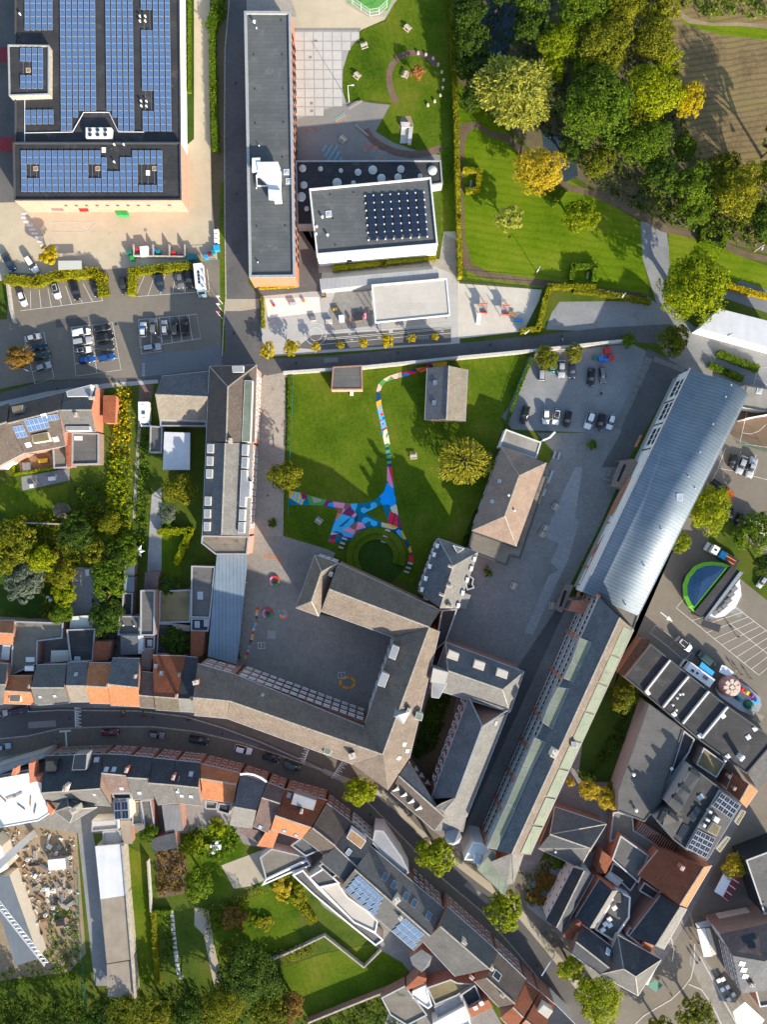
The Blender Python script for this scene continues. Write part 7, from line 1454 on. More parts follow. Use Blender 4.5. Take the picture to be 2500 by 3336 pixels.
def bigvan(name,label,cat,a,b,w,h,mat,cab,cabmat,extras=(),z=0.0):
 ""
 A,B=W(*a,h*.7),W(*b,h*.7);u=A-B;L=u.length;c=(A+B)/2;rz=math.atan2(u.y,u.x);o=thing(name,label,cat,(c.x,c.y,z),None,rz)
 lb=L-cab;m=MB().box((-cab/2,0,.55+(h-.55)/2),(lb,w,h-.55));link('body',m.mesh('body',mat),o)
 m=MB();x0=L/2-cab;hh=min(h,2.3)*.92
 prof=[(x0,.4),(L/2,.4),(L/2,1.1),(L/2-cab*.3,1.25),(L/2-cab*.55,hh),(x0,hh)];n=len(prof)
 m.add([(x,-w*.46,z_)for x,z_ in prof]+[(x,w*.46,z_)for x,z_ in prof],[tuple(range(n)),tuple(reversed(range(n,2*n)))]+[(i,n+i,n+(i+1)%n,(i+1)%n)for i in range(n)]);link('cab',m.mesh('cab',cabmat),o)
 ws2=MB().add([(L/2-cab*.31,-w*.4,1.30),(L/2-cab*.31,w*.4,1.30),(L/2-cab*.53,w*.4,hh-.02),(L/2-cab*.53,-w*.4,hh-.02)],[(0,1,2,3)])
 for v in ws2.v:v.x+=.05;v.z+=.04
 link('windscreen',ws2.mesh('windscreen','car_glass'),o)
 for x in(L/2-.8,-L/2+1.2):
  for y in(-w*.44,w*.44):wh=link('wheel',WHEEL,o,(x,y,.36),None,(1.15,1.15,1.15));link('rim',RIM,wh)
 for nm,x,y,sx,sy,sz,mt in extras:link(nm,MB().box((x,y,h+sz/2),(sx,sy,sz)).mesh(nm,mt),o)
 return o
bigvan('box_truck','white box truck with a long roof light strip by the lane','truck',t1(1,1,82,1068),t1(1,1,55,800),2.3,3.1,'metal_white',1.9,'car_lightblue',[('roof_light',-1.8+k*.9,0,.75,.6,.05,'glass_dark')for k in range(4)])
bigvan('motorhome','white motorhome parked on the brick drive','motorhome',t1(0,2,1248,712),t1(0,2,1246,505),2.7,2.9,'metal_white',1.5,'metal_white',[('roof_window',-.3,0,.9,.9,.08,'glass_blue'),('roof_vent',1.4,.2,.6,.6,.1,'white_paint'),('roof_vent',-2.2,0,.5,.5,.1,'white_paint')])
bigvan('caravan','long grey white caravan behind the ride','caravan',t1(3,3,940,1275),t1(3,3,1175,1445),2.6,2.8,'metal_white',1.0,'metal_white',[('roof_vent',1.8,.3,.8,.7,.12,'glass_dark'),('roof_vent',.4,.1,.6,.6,.12,'glass_dark'),('air_unit',-2.0,-.2,1.2,.9,.25,'cloth_grey'),('satellite_dish',-3,-.3,.5,.5,.2,'metal_white')])
o=bigvan('lorry','white-cab tractor lorry with green skirts and blue tank','lorry',t1(3,3,1130,260),t1(3,3,1400,420),2.5,1.2,'metal_dark',2.6,'metal_white',[('tank',.0,0,1.6,2.0,.8,'canvas_blue'),('chassis_rail',-2.4,.5,3.2,.2,.2,'orange'),('chassis_rail',-2.4,-.5,3.2,.2,.2,'orange'),('side_skirt',3.0,1.1,2.2,.3,.4,'green_lime'),('side_skirt',3.0,-1.1,2.2,.3,.4,'green_lime'),('cab_roof',2.9,0,1.8,2.2,1.7,'metal_white'),('roof_hatch',2.9,0,.7,.5,1.76,'glass_dark')])
bigvan('lorry','beige trailer lorry between the trees of the market','lorry',t1(3,3,1700,150),t1(3,3,1480,60),2.5,2.8,'render_cream',1.8,'metal_white');bigvan('tipper','orange tipper standing beside black machines','machine',t1(3,2,1352,1265),t1(3,2,1300,1340),2.3,2.2,'orange',.8,'orange');bigvan('digger','black compact digger between the waved roof and the tipper','machine',t1(3,2,1190,1190),t1(3,2,1290,1270),1.9,1.5,'plastic_black',1.4,'plastic_black',[('boom',1.0,.2,2.4,.3,.6,'metal_dark')]);bigvan('quad_bike','black quad bike by the jeep','machine',t1(3,2,1335,1500),t1(3,2,1350,1420),1.2,.9,'plastic_black',.8,'metal_grey')
bigvan('food_truck','cream food truck with a glass awning at the square','food truck',t1(3,5,1560,520),t1(3,5,1240,580),2.4,2.7,'render_cream',1.6,'metal_white',[('roof_vent',.5,.3,.4,.4,.15,'clay_pot')])
def awning(name,label,cat,c,r,s_,z,mat,panels=0,pm=None,th=.12):
 P=t(c,r,s_);Q=ccw(GP(P,z));o=building(label,P,cat,name);MB().prism(Q,z-th,z,bottom=True).build('awning_roof',mat,o)
 for a in inset(Q,.2):MB().tube((a.x,a.y,0),(a.x,a.y,z-th),.05,n=6).build('post','metal_grey',o)
 Q2=GP(P,z)
 for k in range(panels):
  A_,B_=Q2[0].lerp(Q2[3],(k+.06)/panels),Q2[0].lerp(Q2[3],(k+.94)/panels);C_,D_=Q2[1].lerp(Q2[2],(k+.94)/panels),Q2[1].lerp(Q2[2],(k+.06)/panels)
  f=[x+Vector((0,0,.02))for x in(A_,B_,C_,D_)];f=f if geometry.normal(*f[:3]).z>0 else f[::-1];MB().add(f,[(0,1,2,3)]).build('awning_panel',pm,o)
 return o
awning('market_stall','white half of the red and white market stall roof','stall',3,5,"1318 112 1382 162 1278 376 1205 330",3.0,'metal_white');awning('market_stall','red panelled half of the market stall roof','stall',3,5,"1384 164 1450 205 1325 415 1280 378",2.8,'metal_white',4,'dark_red');awning('market_stall','glass awning of the cream food truck','stall',3,5,"1290 610 1510 525 1530 590 1325 672",2.6,'roof_translucent');awning('market_stall','long white stall roof beside the brick corner building','stall',3,5,"1055 655 1125 648 1190 890 1115 898",2.8,'metal_white');awning('market_stall','cream stall roof strip beside the long white stall','stall',3,5,"1130 650 1165 645 1230 870 1192 885",2.6,'render_cream');awning('market_stall','small grey green stall roof above the long white stall','stall',3,5,"1040 605 1150 578 1195 625 1060 650",2.7,'metal_grey');awning('market_stall','pale stall cluster at the bottom right edge','stall',3,5,"1365 1370 1470 1285 1640 1440 1560 1560 1420 1540",2.8,'metal_white');awning('awning','bright blue awning of the caravan','awning',3,3,"1098 1262 1208 1352 1178 1395 1072 1310",2.4,'canvas_blue');awning('ticket_booth','green and white ticket booth by the apple train ride','booth',3,3,"1270 1290 1300 1298 1375 1355 1340 1398 1245 1350",2.4,'metal_white',0);awning('ticket_booth','pale blue booth at the lower end of the apple train ride','booth',3,4,"1565 215 1640 250 1595 308 1530 275",2.6,'roof_eternit');awning('parasol','dark green cafe parasol roof at the square corner','parasol',3,5,"690 1090 760 1140 700 1200 620 1140",2.8,'green_dark');awning('parasol','white beige cafe awning along the hipped corner house','parasol',3,5,"735 925 705 905 600 1130 630 1140",3.0,'render_cream')
P=t(3,3,"940 700 935 600 965 520 1030 440 1110 405 1190 398 1280 408 1350 435 1200 620 1030 830 985 790");o=building('half-round blue tarpaulin fairground ride with a green rim',P,'ride','fairground_ride')
Q=ccw(GP(P,3.6));c=sum((Vector((x.x,x.y,0))for x in Q),Vector())/len(Q);I=inset(Q,.9);n=len(Q)
MB().add([Vector((x.x,x.y,3.95))for x in I]+[Vector((c.x,c.y,4.3))],[(i,(i+1)%n,n)for i in range(n)]).build('tarpaulin','tarp_navy',o)
MB().add([Vector((x.x,x.y,3.3))for x in Q]+[Vector((x.x,x.y,4.0))for x in I],[(i,(i+1)%n,n+(i+1)%n,n+i)for i in range(n)]).build('green_rim','green_lime',o);MB().prism(I,.3,3.4,top=False).build('side_wall','navy',o)
MB().prism(ccw(GP(t(3,3,"1352 440 1425 480 1140 885 1040 825"),4.2)),.4,4.2).build('ride_roof','felt_black',o);MB().prism(ccw(GP(t(3,3,"1425 482 1458 492 1180 850 1120 892"),4.5)),3.9,4.5,bottom=True).build('fascia','metal_grey',o);MB().prism(ccw(GP(t(3,3,"1425 550 1440 690 1390 790 1290 870 1120 900 1180 850"),.6)),0,.6).build('platform','metal_white',o)
for x,y in nums("1322 732 1284 778 1246 808 1210 832 1345 680 1372 630"):q=W(*t1(3,3,x,y),.9);MB().box((q.x,q.y,.95),(1.7,1.4,.7),.7).box((q.x,q.y,1.32),(1.2,.9,.1),.7).build('seat_car','cloth_grey',o)
awning('ride_trailer','folded steel ramp trailer below the blue ride','trailer',3,3,"1110 900 1265 945 1245 1010 1085 950",1.4,'metal_dark',0)
plain('apple',(.52,.24,.20),.45,var=.3)
q5_=[(1360,1400),(1290,1395),(1225,1430),(1210,1500),(1250,1560),(1420,1680),(1530,1730),(1590,1690),(1615,1640),(1600,1570),(1500,1480)]
P=[t1(3,3,x,y)for x,y in q5_];o=building('children train ride round a giant pink apple',P,'ride','train_ride');Q=ccw(GP(P,.5));MB().prism(Q,0,.5).build('platform','metal_grey',o)
c=W(*t1(3,3,1340,1475),2.5);MB().lathe((c.x,c.y,.5),[(1.6,0),(2.5,.5),(2.9,1.3),(2.8,2.2),(2.2,2.9),(1.4,3.1),(.9,2.8),(.7,2.4)],24).build('apple','apple',o,smooth=True)
m=MB()
for k in range(8):a=k*math.pi/4;m.box((c.x+1.5*math.cos(a),c.y+1.5*math.sin(a),3.62),(1.4,.9,.06),a)
m.box((c.x,c.y,3.65),(1.1,1.1,.2),.6);m.build('apple_star','wood_pale',o)
c=W(*t1(3,4,1505,150),1);MB().lathe((c.x,c.y,.5),[(1.3,0),(1.2,.8),(.6,1.5),(.1,2.0)],12).build('hill','green_dark',o)
for(x,y),mt in zip(nums("1440 10 1482 40 1528 72 1562 112 1415 100"),('red','yellow','purple','blue_bright','teal')):q=W(*t1(3,4,x,y),1);MB().box((q.x,q.y,.95),(1.5,1.0,.8),-.6).box((q.x,q.y,1.5),(.5,.9,.4),-.6).build('train_car',mt,o)
# painted path across the school lawn
for nm,c in dict(p_blue=(.0,.30,.80),p_sky=(.05,.42,.72),p_teal=(.0,.15,.23),p_navy=(.008,.05,.15),p_pink=(.72,.26,.40),p_blush=(.70,.42,.36),p_plum=(.22,.02,.09),p_red=(.72,.02,.05),p_brown=(.32,.10,.06),p_green=(.07,.28,.06),p_yellow=(.72,.38,.02),p_orange=(.80,.17,.02),p_cream=(.62,.56,.36),p_taupe=(.36,.30,.24)).items():ground(nm,sc(c,1.05),sc(c,1.3),.3,2.0,.8,.1,spots=(.9,.62,(.34,.32,.29),.4),grain=4)
mu=thing('painted_path','multicoloured painted path curving across the school lawn','mural',W(1170,1690));NP=[0]
def z1p(s):return[(920+x/3.7682,1560+y/3.7682)for x,y in nums(s)]
def z2p(s):return[(1200+x/4.9167,1150+y/4.9167)for x,y in nums(s)]
for f,rows in((z1p,(("teal","80 145 230 170 420 232 620 278 830 302 1010 298 1130 260 1220 190 1260 120 1290 0 1362 0 1390 220 1420 420 1470 600 1310 540 1220 310 1010 420 1215 530 1215 590 1060 600 950 650 860 755 640 780 590 770 560 770 640 500 680 400 660 365 480 325 80 320"),("yellow","80 145 225 168 240 240 272 250 240 320 215 310 85 232"),("sky","150 152 172 158 130 262 108 246"),("sky","190 162 212 166 178 292 152 276"),("sky","228 232 252 248 222 318 196 302"),("plum","228 172 310 195 305 240 245 250"),("green","305 196 545 258 550 300 480 325 335 322"),("taupe","360 215 480 255 485 275 385 298"),("plum","545 258 640 280 600 300 540 335 500 328"),("blue","552 330 570 300 610 290 635 310 642 352"),("pink","620 278 770 298 750 365 640 345"),("brown","770 298 825 302 835 340 750 370"),("brown","645 350 750 362 730 425 680 415 675 385"),("pink","750 365 775 372 735 432 725 425"),("plum","740 425 835 335 895 405 848 465"),("sky","835 305 925 302 915 350 895 405 850 360"),("pink","895 412 915 440 890 475 845 465"),("orange","678 418 728 428 700 480 650 510"),("sky","730 432 845 468 690 590 860 575 860 600 760 640 735 690 680 640 600 655 625 580 655 510"),("sky","690 590 830 480 880 480 885 530 840 575"),("teal","688 590 800 498 848 472 800 535 735 585"),("navy","890 480 935 440 925 520 885 530"),("pink","925 530 990 540 1030 600 905 628"),("brown","905 628 820 590 925 530"),("pink","752 625 790 595 905 628 885 688 760 645"),("brown","905 628 975 640 890 688"),("sky","735 645 885 690 860 725 760 705"),("cream","600 655 680 670 660 690 595 690"),("plum","595 690 670 675 650 745 575 735"),("red","565 765 600 745 650 738 632 792"),("plum","680 680 730 650 740 700 860 725 850 750 700 700"),("sky","965 365 1000 345 1050 375 1085 355 1085 300 1130 282 1165 310 1160 345 1000 425 965 400"),("sky","975 510 1000 475 1040 468 1165 530 1165 575 1120 588 1088 560 1085 520 1045 525 1020 552 985 540"),("blue","1282 65 1365 120 1370 190 1395 230 1395 300 1340 345 1300 312 1230 322 1200 280 1215 235 1188 215 1250 160"),("pink","1288 0 1345 0 1365 112 1310 75"),("red","1345 0 1362 0 1366 105"),("cream","1325 350 1395 310 1410 340 1425 445 1345 405"),("red","1330 395 1420 445 1400 590 1290 545"),("plum","1385 420 1400 428 1360 580 1330 580"),("plum","1425 450 1468 585 1420 590 1412 500"),("cream","1218 530 1310 560 1420 590 1380 625 1218 592"),("yellow","1270 545 1300 545 1420 592 1360 612"),("navy","1335 630 1470 592 1468 640 1390 665"),("sky","1395 640 1430 615 1455 640 1485 740 1420 680"),("yellow","1455 630 1475 635 1528 745 1490 740"),("navy","1490 745 1530 748 1565 820 1545 855"),("yellow","1545 855 1575 822 1595 900 1560 905"),("plum","1560 905 1595 900 1600 950 1562 945"),("red","1562 945 1600 940 1612 1035 1550 1015"))),(z2p,(("navy","130 620 205 665 210 745 130 780"),("blush","130 610 165 490 220 540 200 600 150 625"),("green","165 490 240 420 290 450 220 540"),("blush","240 420 350 360 370 370 295 455"),("green","300 450 365 370 415 415 310 460"),("blush","355 360 480 320 520 355 470 410 420 415"),("taupe","480 320 530 305 550 385 470 405"),("red","530 310 620 285 760 300 800 300 740 340 660 355 560 340"),("blue","550 385 570 330 600 315 640 325 665 355"),("navy","620 285 760 250 800 290 740 300"),("orange","762 250 940 218 935 270 860 315 800 290"),("red","780 290 940 210 1020 150 1030 165 950 225 850 280"),("navy","950 225 1030 165 1045 220"),("yellow","1030 125 1120 108 1260 130 1268 170 1250 210 1045 222 1025 180"),("yellow","126 785 210 745 212 820 135 850"),("taupe","135 850 215 820 235 930 150 910"),("sky","150 910 235 930 260 1040 185 1090"),("red","165 995 190 985 225 940 245 990 235 1010"),("navy","235 1010 262 1040 285 1130 230 1080"),("red","180 1065 225 1060 225 1100 190 1105"),("sky","190 1105 260 1050 285 1130 300 1200 210 1215"),("red","225 1110 265 1125 245 1160 220 1150"),("red","250 1185 290 1175 295 1200 270 1225"),("red","208 1210 230 1215 225 1250"),("cream","225 1250 300 1215 330 1340 350 1460 262 1465 240 1360"),("blue","215 1250 250 1240 240 1340"),("teal","285 1330 310 1270 320 1300 292 1380"),("navy","262 1470 325 1440 330 1460 268 1475"),("green","265 1478 330 1460 325 1500 275 1515"),("navy","275 1520 325 1510 355 1540 280 1560"),("green","280 1560 350 1545 352 1600 285 1610"),("navy","285 1612 352 1595 362 1635 290 1645"),("green","290 1645 362 1638 370 1690 295 1695"),("navy","295 1697 370 1690 375 1720 298 1732"),("green","298 1735 375 1722 375 1770 300 1785"),("navy","302 1788 378 1765 380 1810 305 1825"),("pink","305 1825 320 1815 405 2130 345 2085 300 2040"),("red","320 1812 380 1840 405 2120"),("blue","300 2080 405 2165 410 2212 270 2212")))):
 for col,s_ in rows:
  NP[0]+=1;sheet('paint_patch','p_'+col,f(s_),.012+NP[0]*.0004,mu)
  # amphitheatre on the lawn
def zz(x,y):return(920+x/3.7682,1560+y/3.7682)
am=W(*zz(1150,960));o=sheet('lawn_terrace','lawn_dark',[zz(1150+365*math.cos(a),960+365*math.sin(a))for a in[k*.2094 for k in range(30)]],.006)
for r0,r1,z_ in((97,77,.75),(76.5,57,.45)):
 m=MB();A=[math.radians(x)for x in range(-18,221,7)];P=[am+Vector((math.cos(a)*r0/S,math.sin(a)*r0/S,0))for a in A]+[am+Vector((math.cos(a)*r1/S,math.sin(a)*r1/S,0))for a in reversed(A)]
 m.prism(ccw(P),0,z_);setp(m.build('lawn_terrace','lawn'),kind='structure')
for k,(x,y,z_)in enumerate(((762,735,.8),(740,790,.5),(720,843,.2),(1296,632,.8),(1267,703,.5),(1243,770,.2),(1572,1038,.8),(1550,1092,.5),(1528,1142,.2))):
 q=W(*zz(x,y),z_);b=MB().box((q.x,q.y,z_/2+.05),(1.4,.5,z_+.1),-.3).build('stone_step','stone_pale');setp(b,('top','middle','lowest')[k%3]+' pale step of the '+('left','central','right')[k//3]+' stair in the grass terraces','step','steps of the grass terraces')
for c,r,x,y,a,lab in((1,0,1490,388,.35,'picnic table at the plaza edge, upper of two'),(1,0,1430,650,-.7,'picnic table at the plaza edge, lower of two'),(2,0,208,238,-.75,'picnic table on the lawn below the green cage'),(2,0,190,640,1.2,'picnic table beside the rusty red tree'),(1,0,1305,1198,-.7,'picnic table on the shaded play asphalt'),(2,2,260,970,.1,'picnic table alone on the school lawn'),(1,3,1097,45,-.6,'picnic table between the mural arms'),(2,3,1400,110,1.1,'upper table of the pair near the pavilion'),(2,3,1375,155,1.1,'lower table of the pair near the pavilion'),(2,3,1128,608,1.15,'table in the middle of the east courtyard'),(2,3,1462,780,1.5,'table beside the second red portal'),(2,2,1490,1410,1.1,'table near the pavilion veranda')):picnic(t1(c,r,x,y),a,lab)
for k,(x,y)in enumerate(nums("300 453 368 468 430 500 475 552 506 617 521 687 514 754 493 820 444 870 385 903")):
 q=W(*t1(2,0,x,y),.5);b=MB().tube((q.x,q.y,0),(q.x,q.y,.55),.38,.36,10).build('log_seat','wood_pale');setp(b,'log seat number %s clockwise in the ring on the round lawn'%('one two three four five six seven eight nine ten'.split()[k]),'seat','log seats round the lawn')
for c,r,x,y,a,L,lab in((1,0,1415,905,.55,4.2,'long log bench at the plaza corner'),(1,0,1470,1125,-.7,4.5,'driftwood log bench beside the curved path'),(2,2,1478,960,1.25,2.0,'left metal bench by the gravel roof'),(2,2,1518,970,1.25,2.0,'right metal bench by the gravel roof'),(2,2,1445,1150,1.2,3.6,'long metal bench along the pavilion'),(2,2,1393,1285,1.2,2.0,'short metal bench along the pavilion'),(2,1,755,105,1.5,2.0,'bench inside the U-shaped hedge by the long hedge'),(3,1,108,895,1.4,2.0,'bench inside the U-shaped hedge at the lawn bottom'),(3,2,297,1120,1.1,1.8,'small bench beside the red portal'),(3,2,280,1175,-.3,1.8,'bench end-on to the red portal')):bench(t1(c,r,x,y),a,lab,L,'wood_grey' if 'metal' not in lab else 'steel_bright')
b=building('concrete seating steps sunk in the round lawn',t(2,0,"145 1050 255 1240"),'seating','seating_steps')
for s_,z_ in(("150 1052 230 1056 228 1100 156 1100",.9),("156 1100 222 1104 210 1236 142 1236",.25),("222 1092 256 1095 240 1245 208 1240",.8)):MB().prism(ccw(GP(t(2,0,s_),z_)),0,z_).build('concrete_step','stone_pale',b)
wallrun('old stone wall between the school road and the lawn',d("614 808 728 800"),.6,2.0,'concrete_old','concrete');wallrun('long old stone wall above the lawn and gravel car park',d("782 797 970 778 1140 762 1250 750 1362 738"),.6,2.2,'concrete_old','concrete');wallrun('low white garden wall in the west gardens',t(0,3,"205 60 605 75"),.3,1.6,'render_white');wallrun('brick wall below the southern lawn',t(1,5,"1010 1420 1330 1290 1660 1160"),.35,2.0,'brick_red');wallrun('concrete wall left of the car park bays',t(0,1,"75 930 110 1200 140 1310"),.4,1.4,'concrete');wallrun('pale wall beside the long narrow lawn',t(0,5,"1290 40 1305 260 1318 480"),.25,1.6,'concrete');wallrun('curved white wall at the gravel-roofed annex',t(2,2,"1360 845 1420 820 1465 772"),.35,2.6,'render_white','white_paint');wallrun('grey garden wall between lower lawn and white terraces',t(1,5,"660 915 940 790 1150 690 1490 960 1640 810"),.3,1.3,'concrete_old')
fence('white ball cage round the green court',t(1,0,"1335 -20 1390 35 1540 140 1620 128 1690 60"),2.6,'metal_white',2.0);fence('green windscreen fence behind the hedge of the yard',t(0,1,"1145 835 1430 808 1680 775 1870 765"),1.9,'green_dark',2.5);fence('green mesh fence along the school lawn path',t(1,2,"880 260 868 600 850 1000 835 1480"),1.2,'green_dark',3,True,'fence',False);fence('green mesh fence beside the gravel car park',t(2,2,"1295 60 1160 360 1050 700"),1.6,'green_dark',3);fence('dark mesh fence between nursery and park',t(2,1,"640 950 1400 1010"),1.6,'metal_dark',3,True,'fence',False);fence('green gate panel at the nursery corner',t(1,1,"590 1400 605 1486"),1.8,'teal',2);fence('green fence round the ball court',t(3,2,"1405 860 1660 940"),3.0,'green_dark',3);fence('green fence by the gravel drive of the site',t(0,5,"670 130 690 600 725 960 745 1280"),1.6,'green_dark',3,True,'fence',False)
for p,tp,h,lab in((t1(1,0,1360,880),t1(1,0,1360,740),7.0,'tall white mast at the plaza edge'),(t1(2,1,1325,868),t1(2,1,1338,850),4.5,'white park lamp near the play sand'),(t1(3,1,390,1090),t1(3,1,415,1075),4.5,'white lamp above the gravel lay-by'),(t1(3,1,1550,690),t1(3,1,1612,680),5.0,'white lamp on the path at the right edge'),(t1(2,1,1235,1400),t1(2,1,1243,1384),4,'white lamp at the hedge end by the school road'),(t1(3,1,1290,1438),t1(3,1,1330,1420),5,'white lamp below the long white shed'),(t1(0,2,258,240),t1(0,2,272,250),4,'lamp beside the brown clipped tree')):lamp(p,tp,lab,h)
for k,s_ in enumerate(("265 1140 195 1038","265 1205 182 1108","265 1270 185 1210")):
 a,c=t(1,1,s_);q=W(*a);q2=W(*c,7);o=thing('flagpole',('upper','middle','lower')[k]+' white flagpole at the car park exit','flagpole',q);MB().tube(q,q+Vector((0,0,7)),.08,.05,8).build('pole','metal_white',o);MB().box(q+Vector((.35,0,6.3)),(.7,.03,1.0)).build('flag','red' if k==2 else 'cloth_white',o)
b=awning('cycle_shelter','glazed cycle shelter beside the bright yellow tree','shelter',0,1,"500 768 700 766 706 838 502 846",2.3,'glasshouse')
wallrun('low concrete back wall of the storage bays',t(0,1,"1168 738 1605 748"),.2,1.4,'concrete')
for x in(1168,1336,1475,1608):wallrun('concrete divider of the storage bays, %s'%{1168:'leftmost',1336:'second',1475:'third',1608:'rightmost'}[x],t(0,1,f"{x} 645 {x + 4} 738"),.2,1.5,'concrete')
for c,r,x,y,sx,sy,h,m,lid,lab in((0,1,1245,685,2.2,2.6,1.5,'metal_white','metal_white','white covered skip in the storage bays'),(0,1,1187,665,.8,.8,1.1,'red','red','red bin left of the white skip'),(0,1,1327,672,.9,.9,1.1,'blue','blue','blue bin in the second storage bay'),(0,1,1365,690,1.1,1.0,1.1,'teal','teal','teal bin in the second storage bay'),(0,1,1498,705,1.1,1.3,1.1,'red','red','red bin in the third storage bay'),(0,1,1560,720,.9,.8,1.0,'purple','purple','pink purple bin near the right divider'),(0,1,1640,735,1.4,1.6,1.1,'teal','teal','blue green stack right of the storage bays'),(0,1,1115,690,1.4,1.1,1.1,'green_dark','green_dark','dark container left of the storage bays'),(0,1,1140,740,1.0,1.1,1.1,'green','green','green bins at the gate of the yard'),(0,1,1030,345,1.6,1.6,1.2,'green','green','large green bin at the pink wall'),(0,1,1080,355,1.2,1.2,1.1,'green','green','smaller green bin at the pink wall'),(1,1,210,512,1.2,1.0,1.1,'cloth_white','cloth_white','topmost white bulk bag by the hedge'),(1,1,212,552,1.2,1.1,1.1,'cloth_white','cloth_white','second white bulk bag by the hedge'),(1,1,212,592,1.2,1.0,1.1,'cloth_white','cloth_white','third white bulk bag by the hedge'),(1,1,212,655,1.4,1.5,1.1,'blue_bright','blue_bright','big blue crate below the bulk bags'),(1,1,180,690,1.1,1.0,1.0,'teal','teal','light blue crate beside the big blue crate'),(1,1,152,705,1.0,.9,1.0,'dark_red','dark_red','dark red crate in the yard corner'),(1,1,122,730,1.0,.9,1.0,'blue_bright','blue_bright','blue crate in the yard corner'),(1,1,62,735,.9,1.1,.9,'wood','wood','wooden crate in the yard corner'),(1,1,22,735,1.3,1.2,1.0,'teal','teal','blue green crate row in the yard corner'),(3,2,282,60,1.6,1.4,.9,'red','red','upper red container by the gravel car park'),(3,2,315,120,1.5,1.2,.9,'red','red','lower red container by the gravel car park'),(3,2,225,125,1.2,1.2,.8,'blue','blue','left blue crate by the gravel car park'),(3,2,270,138,1.4,.8,.7,'blue','blue','right blue crate by the gravel car park'),(3,2,175,122,1.2,.8,.6,'green_dark','green_dark','green planter box by the gravel car park'),(1,1,1140,1065,1.3,1.4,.9,'wood',None,'wooden toy box by the nursery roof'),(1,1,1295,1262,1.4,1.5,1.5,'metal_white','metal_white','white playhouse in the nursery yard'),(1,1,1370,1272,.5,1.2,.8,'orange','wood','orange play box in the nursery yard'),(1,1,1440,1250,2.2,2.2,.5,'wood','metal_dark','square wooden sunken seat in the nursery yard'),(1,1,1500,1240,.5,1.2,.8,'pink','pink','pink slide piece in the nursery yard'),(1,1,1048,1265,1.4,1.2,.6,'stone_pale','cloth_grey','low pale play block near the circle markings'),(1,1,1185,1290,1.7,1.0,.8,'stone_pale','stone_pale','grey climbing block in the nursery yard'),(1,1,1240,1188,1.1,.6,.6,'yellow','yellow','yellow ride-on toy in the nursery yard'),(1,1,965,1110,.6,.7,.5,'orange','orange','orange toy in the sand pit'),(1,1,708,1150,.6,.6,.5,'red','red','red toy in the sand pit'),(1,1,875,1140,1.7,.9,.8,'stone_pale','stone_pale','pale block in the sand pit'),(0,2,225,1060,2.0,2.0,.9,'metal_grey','metal_grey','covered grey hot tub on the wooden terrace'),(0,2,370,1010,2.4,1.0,.75,'wood','yellow','yellow wooden table on the terrace'),(0,2,445,1165,1.8,1.0,.7,'metal_white','metal_white','white table on the stone terrace'),(0,2,270,1228,1.0,1.0,.6,'cloth_grey','cloth_white','pink grey armchair on the stone terrace'),(0,3,752,490,.95,1.7,.6,'metal_white','metal_white','white bathtub-like box in the stone yard'),(0,3,425,870,.9,.9,.9,'orange','orange','orange box by the dark garden lawn'),(1,4,215,1382,2.2,1.3,.7,'metal_white','metal_white','white oval table in the garden'),(1,4,158,1372,.8,.8,.8,'metal_white','metal_white','white garden chair left of the oval table'),(1,4,213,1340,.8,.8,.8,'metal_white','metal_white','white garden chair above the oval table'),(1,4,182,1425,.8,.8,.8,'metal_white','metal_white','white garden chair below the oval table'),(0,3,410,705,.8,.7,.8,'metal_white','metal_white','left white chair on the dark lawn'),(0,3,432,730,.8,.7,.8,'metal_white','metal_white','right white chair on the dark lawn')):
 crate('garden_furniture' if 'chair' in lab or 'table' in lab else 'container',lab,t1(c,r,x,y),(sx,sy,h),m,.1,'furniture' if 'chair' in lab or 'table' in lab else('toy' if 'nursery' in lab or 'sand' in lab or 'play' in lab else 'container'),lid=lid)
o=thing('painted_game','faded orange and yellow painted ring near the courtyard corner','markings',W(*t1(1,3,1345,1440)))
for k in range(15):a=k*.42;q=t1(1,3,1345+62*math.cos(a),1442+46*math.sin(a));sheet('paint_patch','p_yellow' if k%3 else 'p_orange',[(q[0]-4,q[1]-3),(q[0]+4,q[1]-4),(q[0]+5,q[1]+3),(q[0]-4,q[1]+4)],.02+k*.0003,o)
o=thing('painted_game','dotted green track lines across the west courtyard','markings',W(*t1(1,3,900,1320)))
for x0,y0,x1,y1 in((918,1235,852,1420),(938,1238,872,1420),(1155,1300,1138,1480),(650,1290,720,1320),(1140,1270,940,1395)):
 for k in range(14):q=t1(1,3,x0+(x1-x0)*k/13,y0+(y1-y0)*k/13);sheet('paint_patch','p_green',[(q[0]-1.4,q[1]-1.4),(q[0]+1.4,q[1]-1.4),(q[0]+1.4,q[1]+1.4),(q[0]-1.4,q[1]+1.4)],.02,o)
for k,(x,y)in enumerate(nums("1243 1100 1280 1088 1275 1178 1320 1157 1370 1222 1330 1265")):crate('cafe_table','%s white cafe table beside the brick corner building, counted from the top'%'first second third fourth fifth sixth'.split()[k],t1(3,5,x,y),(1.0,1.0,.75),'metal_grey',.5,'table',lid='metal_white',group='white cafe tables')
for x,y in nums("510 180 512 420 505 720 640 785 860 762 1060 745 150 1552 330 1550 480 1585 620 1640 800 1760 930 1860 1050 1960 250 700 400 690 1500 1310 1600 1260 1220 800 1300 850"):q=W(*D(x,y));m=MB().lathe((q.x,q.y,.0),[(.42,0),(.42,.012)],10);setp(m.build('manhole_cover','metal_dark'),kind='structure')
RND.seed(77);NM=('bulk bag','timber stack','steel bundle','pallet','crate');MT=('cloth_white','wood','metal_grey','wood_pale','wood_grey','concrete','wood','concrete_old','metal_dark')
